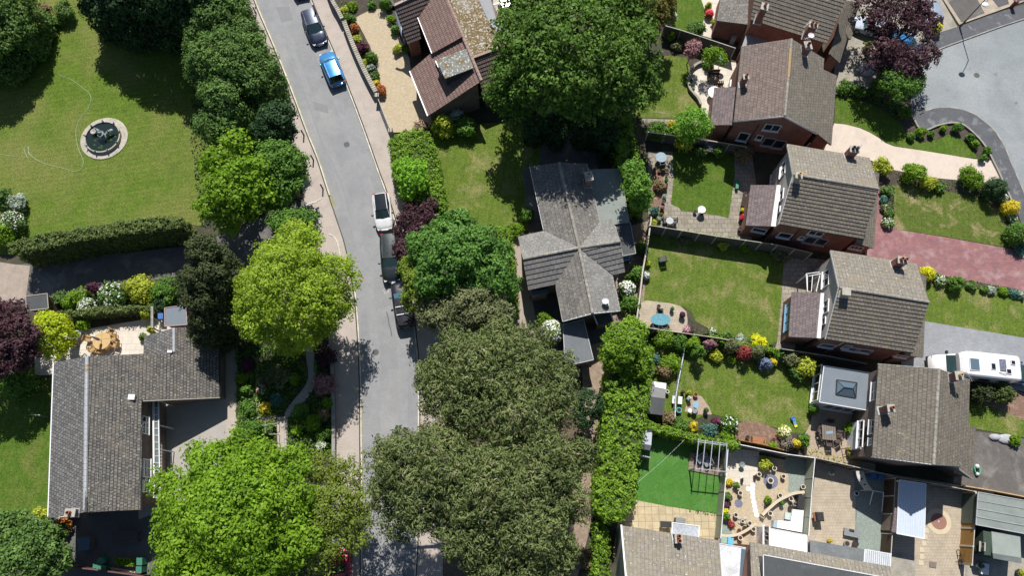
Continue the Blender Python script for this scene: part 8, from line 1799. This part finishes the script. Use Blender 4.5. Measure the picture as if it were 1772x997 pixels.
for k, (x, y) in enumerate(((345, 390), (305, 425), (345, 425), (345, 465), (348, 508), (357, 552), (366, 592), (372, 632), (385, 675))):
    c = G(*z_(x, y), .06); mb = MB(); mb.lathe(c - Vector((0, 0, .03)), [(.22, 0), (.22, .03), (0, .035)], 14)
    props(mb.build('stepping_stone', mat('white_stone', (.78, .77, .73), (.7, .69, .65), 4), world=True), ('topmost', 'second, set to the left,', 'third', 'fourth', 'fifth', 'sixth', 'seventh', 'eighth', 'lowest')[k] + ' white stepping stone in the gravel garden', 'stepping stone', 'white stepping stones')
for x, y, r in ((518, 350, 12.5), (210, 565, 7)):
    c = G(*z_(x, y), 0); rr = r * mpp(*z_(x, y)); props(MB().lathe((c.x, c.y, 0), [(rr, .0), (rr, .04), (0, .045)], 32).build('slate_circle', SLATEB, world=True), kind='structure')
bsx = z_(228, 195); bth = thing('bird_bath', 'dark round bird bath in the pale paved square', 'bird bath', (*G(*bsx).xy, .05)); mb = MB(); mb.lathe((0, 0, 0), [(.16, 0), (.06, .08), (.06, .4), (.24, .5), (.2, .5), (0, .46)], 16); mb.build('bowl', BRONZE, bth)
for x, y, lb in ((358, 318, 'dark animal statue at the lower right corner of the pale paved square'), (235, 348, 'dark animal statue at the lower left corner of the pale paved square')):
    c = G(*z_(x, y)); o = thing('garden_statue', lb, 'statue', (c.x, c.y, .04)); mb = MB(); mb.ball((0, 0, .2), (.13, .2, .2), 10, k=6); mb.ball((0, .14, .45), (.09, .11, .1), 10, k=6); mb.cyl((-.06, .15, 0), (-.05, .12, .25), .04, n=6); mb.cyl((.06, .15, 0), (.05, .12, .25), .04, n=6); mb.build('body', mat('dark_cast_stone', (.07, .05, .045)), o)
boxy('storage_box', 'pale sea-green box at the lower left corner of the gravel garden', 'storage box', [(1249, 929), (1259, 930), (1258, 942), (1247, 940)], .6, LEAD, lid=mat('sea_green', (.27, .38, .34))); boxy('storage_box', 'bright blue box at the lower left corner of the gravel garden', 'storage box', [(1260, 930), (1270, 932), (1269, 944), (1259, 942)], .6, BLUEP, lid=mat('bright_blue', (.12, .42, .62)))
boxy('storage_box', 'black box against the fence right of the gravel garden', 'storage box', [(1382, 857), (1393, 858), (1391, 882), (1380, 880)], .8, BLKM, lid=GUT); boxy('storage_box', 'blue-grey box at the left end of the white table', 'storage box', [(1339, 901), (1349, 903), (1348, 915), (1338, 913)], .7, LEAD, lid=mat('blue_grey_lid', (.3, .38, .46)))
gpn = boxy('glass_panel', 'pale glass-topped frame left of the big white table', 'cold frame', [(1359, 887), (1371, 889), (1370, 901), (1358, 899)], .35, LEADW, lid=mat('frosted', (.5, .6, .57)))
wl = boxy('wood_step', 'wooden block at the lower end of the upper curved wall', 'block', [(1318, 890), (1324, 893), (1322, 899), (1316, 895)], .45, TIMB)
# paved garden
y_ = lambda x, y: (1390 + x / 4.816, 790 + y / 4.816)
pot('white and grey ball pot near the top fence of the paved garden', *y_(240, 138), 4.5, .5, LEADW, LEADW, SILVER)
bq = thing('barbecue', 'black kettle barbecue against the fence of the paved garden', 'barbecue', (*G(*y_(105, 505)).xy, .03)); mb = MB(); mb.box((0, 0, .75), (.6, .75, .3)); mb.build('grill_box', BLKM, bq); mb = MB(); mb.box((0, 0, .93), (.5, .65, .08)); mb.build('lid', BLKM, bq); mb = MB(); mb.box((-.35, 0, .6), (.15, .7, .05)); mb.build('side_shelf', POT, bq)
for a_, b_ in ((-.25, -.3), (.25, -.3), (-.25, .3), (.25, .3)): mb = MB(); mb.box((a_, b_, .3), (.05, .05, .6)); mb.build('leg', BLKM, bq)
ln = thing('sun_lounger', 'grey lounger with dark pillow at the edge of the slate chippings', 'sun lounger', (*G(*y_(388, 640)).xy, .03), R(-12)); mb = MB(); mb.box((0, 0, .35), (1.3, .6, .08)); mb.build('bed', GREYP, ln); mb = MB(); mb.box((-.05, .2, .42), (.4, .18, .07)); mb.build('pillow', BLKM, ln)
for a_, b_ in ((-.55, -.25), (.55, -.25), (-.55, .25), (.55, .25)): mb = MB(); mb.box((a_, b_, .16), (.05, .05, .32)); mb.build('leg', BLKM, ln)
pot('ochre pot near the felt lean-to roof', *y_(220, 705), 3.5, .4, POTY, None, GOLDF); pot('grey bowl left in the pair below the lounger', *y_(365, 730), 5, .4, GREYP); pot('dark grey bowl right in the pair below the lounger', *y_(437, 730), 5, .4, GREYP, BLKM)
ar = thing('garden_swing', 'cream curved wooden swing frame with dark triangular holes', 'garden swing', (*G(1496, 830, 0).xy, 0)); Lf = smooth([(1481, 812), (1483, 825), (1488, 836), (1497, 849)], 4); Rt = smooth([(1493, 810), (1496, 822), (1500, 834), (1511, 850)], 4)
mb = MB(); hz = [1.2 + .9 * math.sin(math.pi * i / (len(Lf) - 1)) for i in range(len(Lf))]
for i in range(len(Lf) - 1):
    a, b, c, d = G(*Lf[i], hz[i]), G(*Lf[i + 1], hz[i + 1]), G(*Rt[i + 1], hz[i + 1]), G(*Rt[i], hz[i]); mb.face([a, b, c, d][::1]); dz_ = Vector((0, 0, .06)); mb.face([a - dz_, d - dz_, c - dz_, b - dz_]); mb.face([a, a - dz_, b - dz_, b]); mb.face([d, c, c - dz_, d - dz_])
mb.build('canopy', mat('cream_cloth', (.42, .41, .37), (.36, .35, .32), 2, .8), ar, world=True)
for i_ in (3, 6, 9): c = G((Lf[i_][0] + Rt[i_][0]) / 2, (Lf[i_][1] + Rt[i_][1]) / 2, hz[i_] + .02); mb = MB(); mb.lathe(c, [(.14, 0), (.0, .02)], 3, smooth=False); mb.build('hole', BLKM, ar, world=True)
for x, y, hh in ((1482, 814, 1.2), (1494, 812, 1.2), (1498, 849, 1.2), (1510, 849, 1.2)): mb = MB(); g_ = G(x, y, hh); mb.beam((g_.x, g_.y, 0), g_, .07, .07); mb.build('leg', PALEW, ar, world=True)
fr_ = thing('metal_frame', 'white pipe frame standing below the cream curved swing', 'frame', (*G(1518, 865, 0).xy, 0))
for a_, b_ in (((1511, 850), (1529, 853)), ((1511, 850), (1505, 874)), ((1529, 853), (1526, 886))): mb = MB(); mb.beam(G(*a_, 1.3), G(*b_, .3), .05, .05) if a_[1] != 850 or b_[1] != 853 else mb.beam(G(*a_, 1.3), G(*b_, 1.3), .05, .05); mb.build('pipe', WHITE, fr_, world=True)
boxy('wheelie_bin', 'blue bin behind the dark fence, left of the pair by the brown-roofed house', 'bin', [(1509, 818), (1518, 820), (1517, 828), (1508, 826)], 1.0, BLUEP); boxy('wheelie_bin', 'blue bin behind the dark fence, right of the pair by the brown-roofed house', 'bin', [(1521, 821), (1530, 823), (1529, 831), (1520, 829)], 1.0, BLUEP)
pot('white crescent bowl in the shade on the paved garden', *y_(445, 310), 4, .25, WHITE, WHITE)
# circle garden
c = G(1624, 903); rr = 21.5 * mpp(1624, 903); props(MB().lathe((c.x, c.y, 0), [(rr, 0), (rr, .045), (rr * .62, .047)], 48).build('paving_ring', mat('cream_ring', (.56, .48, .34), (.5, .43, .3), 3, .9, fine=.1), world=True), kind='structure')
props(MB().lathe((c.x, c.y, 0), [(rr * .63, 0), (rr * .63, .052), (.05, .054)], 48).build('paving_disc', mat('terracotta_disc', (.30, .155, .12), (.26, .135, .105), 3, .9, fine=.1), world=True), kind='structure')
props(MB().lathe((c.x, c.y, 0), [(.05, .056), (0, .062)], 10).build('paving_boss', WHITE, world=True), kind='structure')
for k, (x, y) in enumerate(((1603, 919), (1601, 930), (1599, 941), (1595.5, 952), (1595.5, 964), (1594, 975))):
    c = G(x, y, .05); s_ = 4.0 * mpp(x, y); props(MB().box(c - Vector((0, 0, .008)), (s_ * 2, s_ * 2, .03)).build('stepping_slab', mat('cream_ring', (.56, .48, .34)), world=True), ('topmost', 'second', 'third', 'fourth', 'fifth', 'lowest')[k] + ' square cream stepping slab right of the sheet-metal canopy', 'paving slab', 'square stepping slabs')
boxy('wood_store', 'dark doormat-like hatch near the bottom of the circle garden', 'hatch', [(1609, 972), (1621, 974), (1620, 984), (1608, 982)], .08, CONC, lid=mat('hatch', (.2, .16, .14)), z0=0)
bi = thing('bicycle', 'dark child bicycle leaning by the orange-brown fence', 'bicycle', (*G(1657, 966, 0).xy, .03), R(88))
for xx in (-.4, .4):
    mb = MB(); n = 16; mb.tube([(xx + .25 * math.cos(2 * math.pi * k / n), .03, .26 + .25 * math.sin(2 * math.pi * k / n)) for k in range(n + 1)], .03, 6); mb.build('wheel', TYRE, bi)
mb = MB(); mb.tube([(-.4, .03, .26), (-.05, .03, .28), (.3, .03, .58), (-.15, .03, .55), (-.05, .03, .28)], .022, 6); mb.tube([(-.4, .03, .26), (-.15, .03, .55), (-.18, .03, .68)], .02, 6); mb.tube([(.4, .03, .26), (.3, .03, .58), (.27, .03, .75)], .02, 6); mb.build('frame', BLKM, bi)
mb = MB(); mb.box((-.19, .03, .70), (.22, .12, .05)); mb.build('saddle', BLKM, bi); mb = MB(); mb.beam((.27, -.22, .76), (.27, .28, .76), .03, .03); mb.build('handlebar', BLKM, bi)
pot('yellow-flowered tub in the shade next to the dark green shed', 1698, 935, 4, .4, BLKM, None, YELLOW); pot('green star-shaped potted plant left of the bottom shade', 1695, 980, 4, .4, LEADW, None, TEAL, ph=.5); pot('grey sack-like pot beside the orange-brown fence end', 1688, 950, 3.5, .5, GREYP)
boxy('storage_box', 'white and grey bench box at the bottom right corner', 'storage box', [(1700, 975), (1712, 977), (1711, 996), (1698, 994)], .5, LEAD, lid=LEADW)
pot('wheel-like dark planter at the bottom right corner', 1765, 992, 6, .4, BLKM, None, YG)
# right-hand fronts
for x, y, r, lb in ((1722, 757, .55, 'smaller pale boulder at the edge of the tarmac drive'), (1741, 760, .8, 'larger pale boulder at the edge of the tarmac drive')):
    o = MB().ball(G(x, y, .12), (r, r * .55, .25), 12).build('boulder', mat('pale_boulder', (.45, .46, .48), (.3, .31, .33), 6, .9), world=True); props(o, lb, 'boulder')
hp = thing('hose_reel', 'green and white heap at the corner of the brown-roofed house by the tarmac drive', 'hose reel', (*G(1688, 815, 0).xy, .04)); mb = MB(); [mb.tube([(.22 * math.cos(a), .45 * math.sin(a) + k * .04, .1 + k * .08) for a in np.linspace(0, 6.28, 12)], .04, 5) for k in range(3)]; mb.build('hose', plain('mint_green', (.1, .5, .33), .5), hp); mb = MB(); mb.ball((0, .35, .3), (.18, .2, .2), 10, k=6); mb.ball((-.05, -.3, .2), (.15, .15, .15), 10, k=6); mb.build('bag', WHITE, hp)
pd = thing('garden_pod', 'pale blue rounded garden pod with dark opening beside the purple tree', 'garden seat', (*G(1499, 121, 0).xy, .03), R(20))
mb = MB(); k_ = 10; n = 20
for i in range(k_):
    for j in range(n):
        a0, a1 = i / k_ * math.pi / 2, (i + 1) / k_ * math.pi / 2; b0, b1 = 2 * math.pi * j / n, 2 * math.pi * (j + 1) / n
        if .25 < (j + .5) / n * 1 < .0: continue
        if 0 <= j <= 2 and 3 <= i <= 8: continue
        f = lambda a, b: Vector((.85 * math.sin(a) * math.cos(b), .72 * math.sin(a) * math.sin(b), 1.0 * math.cos(a)))
        q_ = [f(a0, b0), f(a1, b0), f(a1, b1), f(a0, b1)]; mb.face(q_ if i else q_[:1] + q_[1:3] if False else (q_ if i else [q_[0], q_[1], q_[2]]), smooth=True)
mb.build('shell', mat('pale_blue_shell', (.50, .56, .70), (.42, .48, .62), 3, .5), pd)
mb = MB(); mb.lathe((0, 0, .3), [(.6, 0), (0, .05)], 18); mb.build('cushion', BLKM, pd)
rb = thing('litter_bin', 'dark red bollard-shaped bin on the dark footway at the top right', 'bin', G(1750, 12, .11)); mb = MB(); mb.cyl((0, 0, 0), (0, 0, .85), .2, .22, 14); mb.build('body', plain('maroon_metal', (.12, .02, .025), .5), rb); mb = MB(); mb.lathe((0, 0, .85), [(.25, 0), (.2, .12), (0, .18)], 14); mb.build('lid', plain('maroon_metal', (.12, .02, .025)), rb)
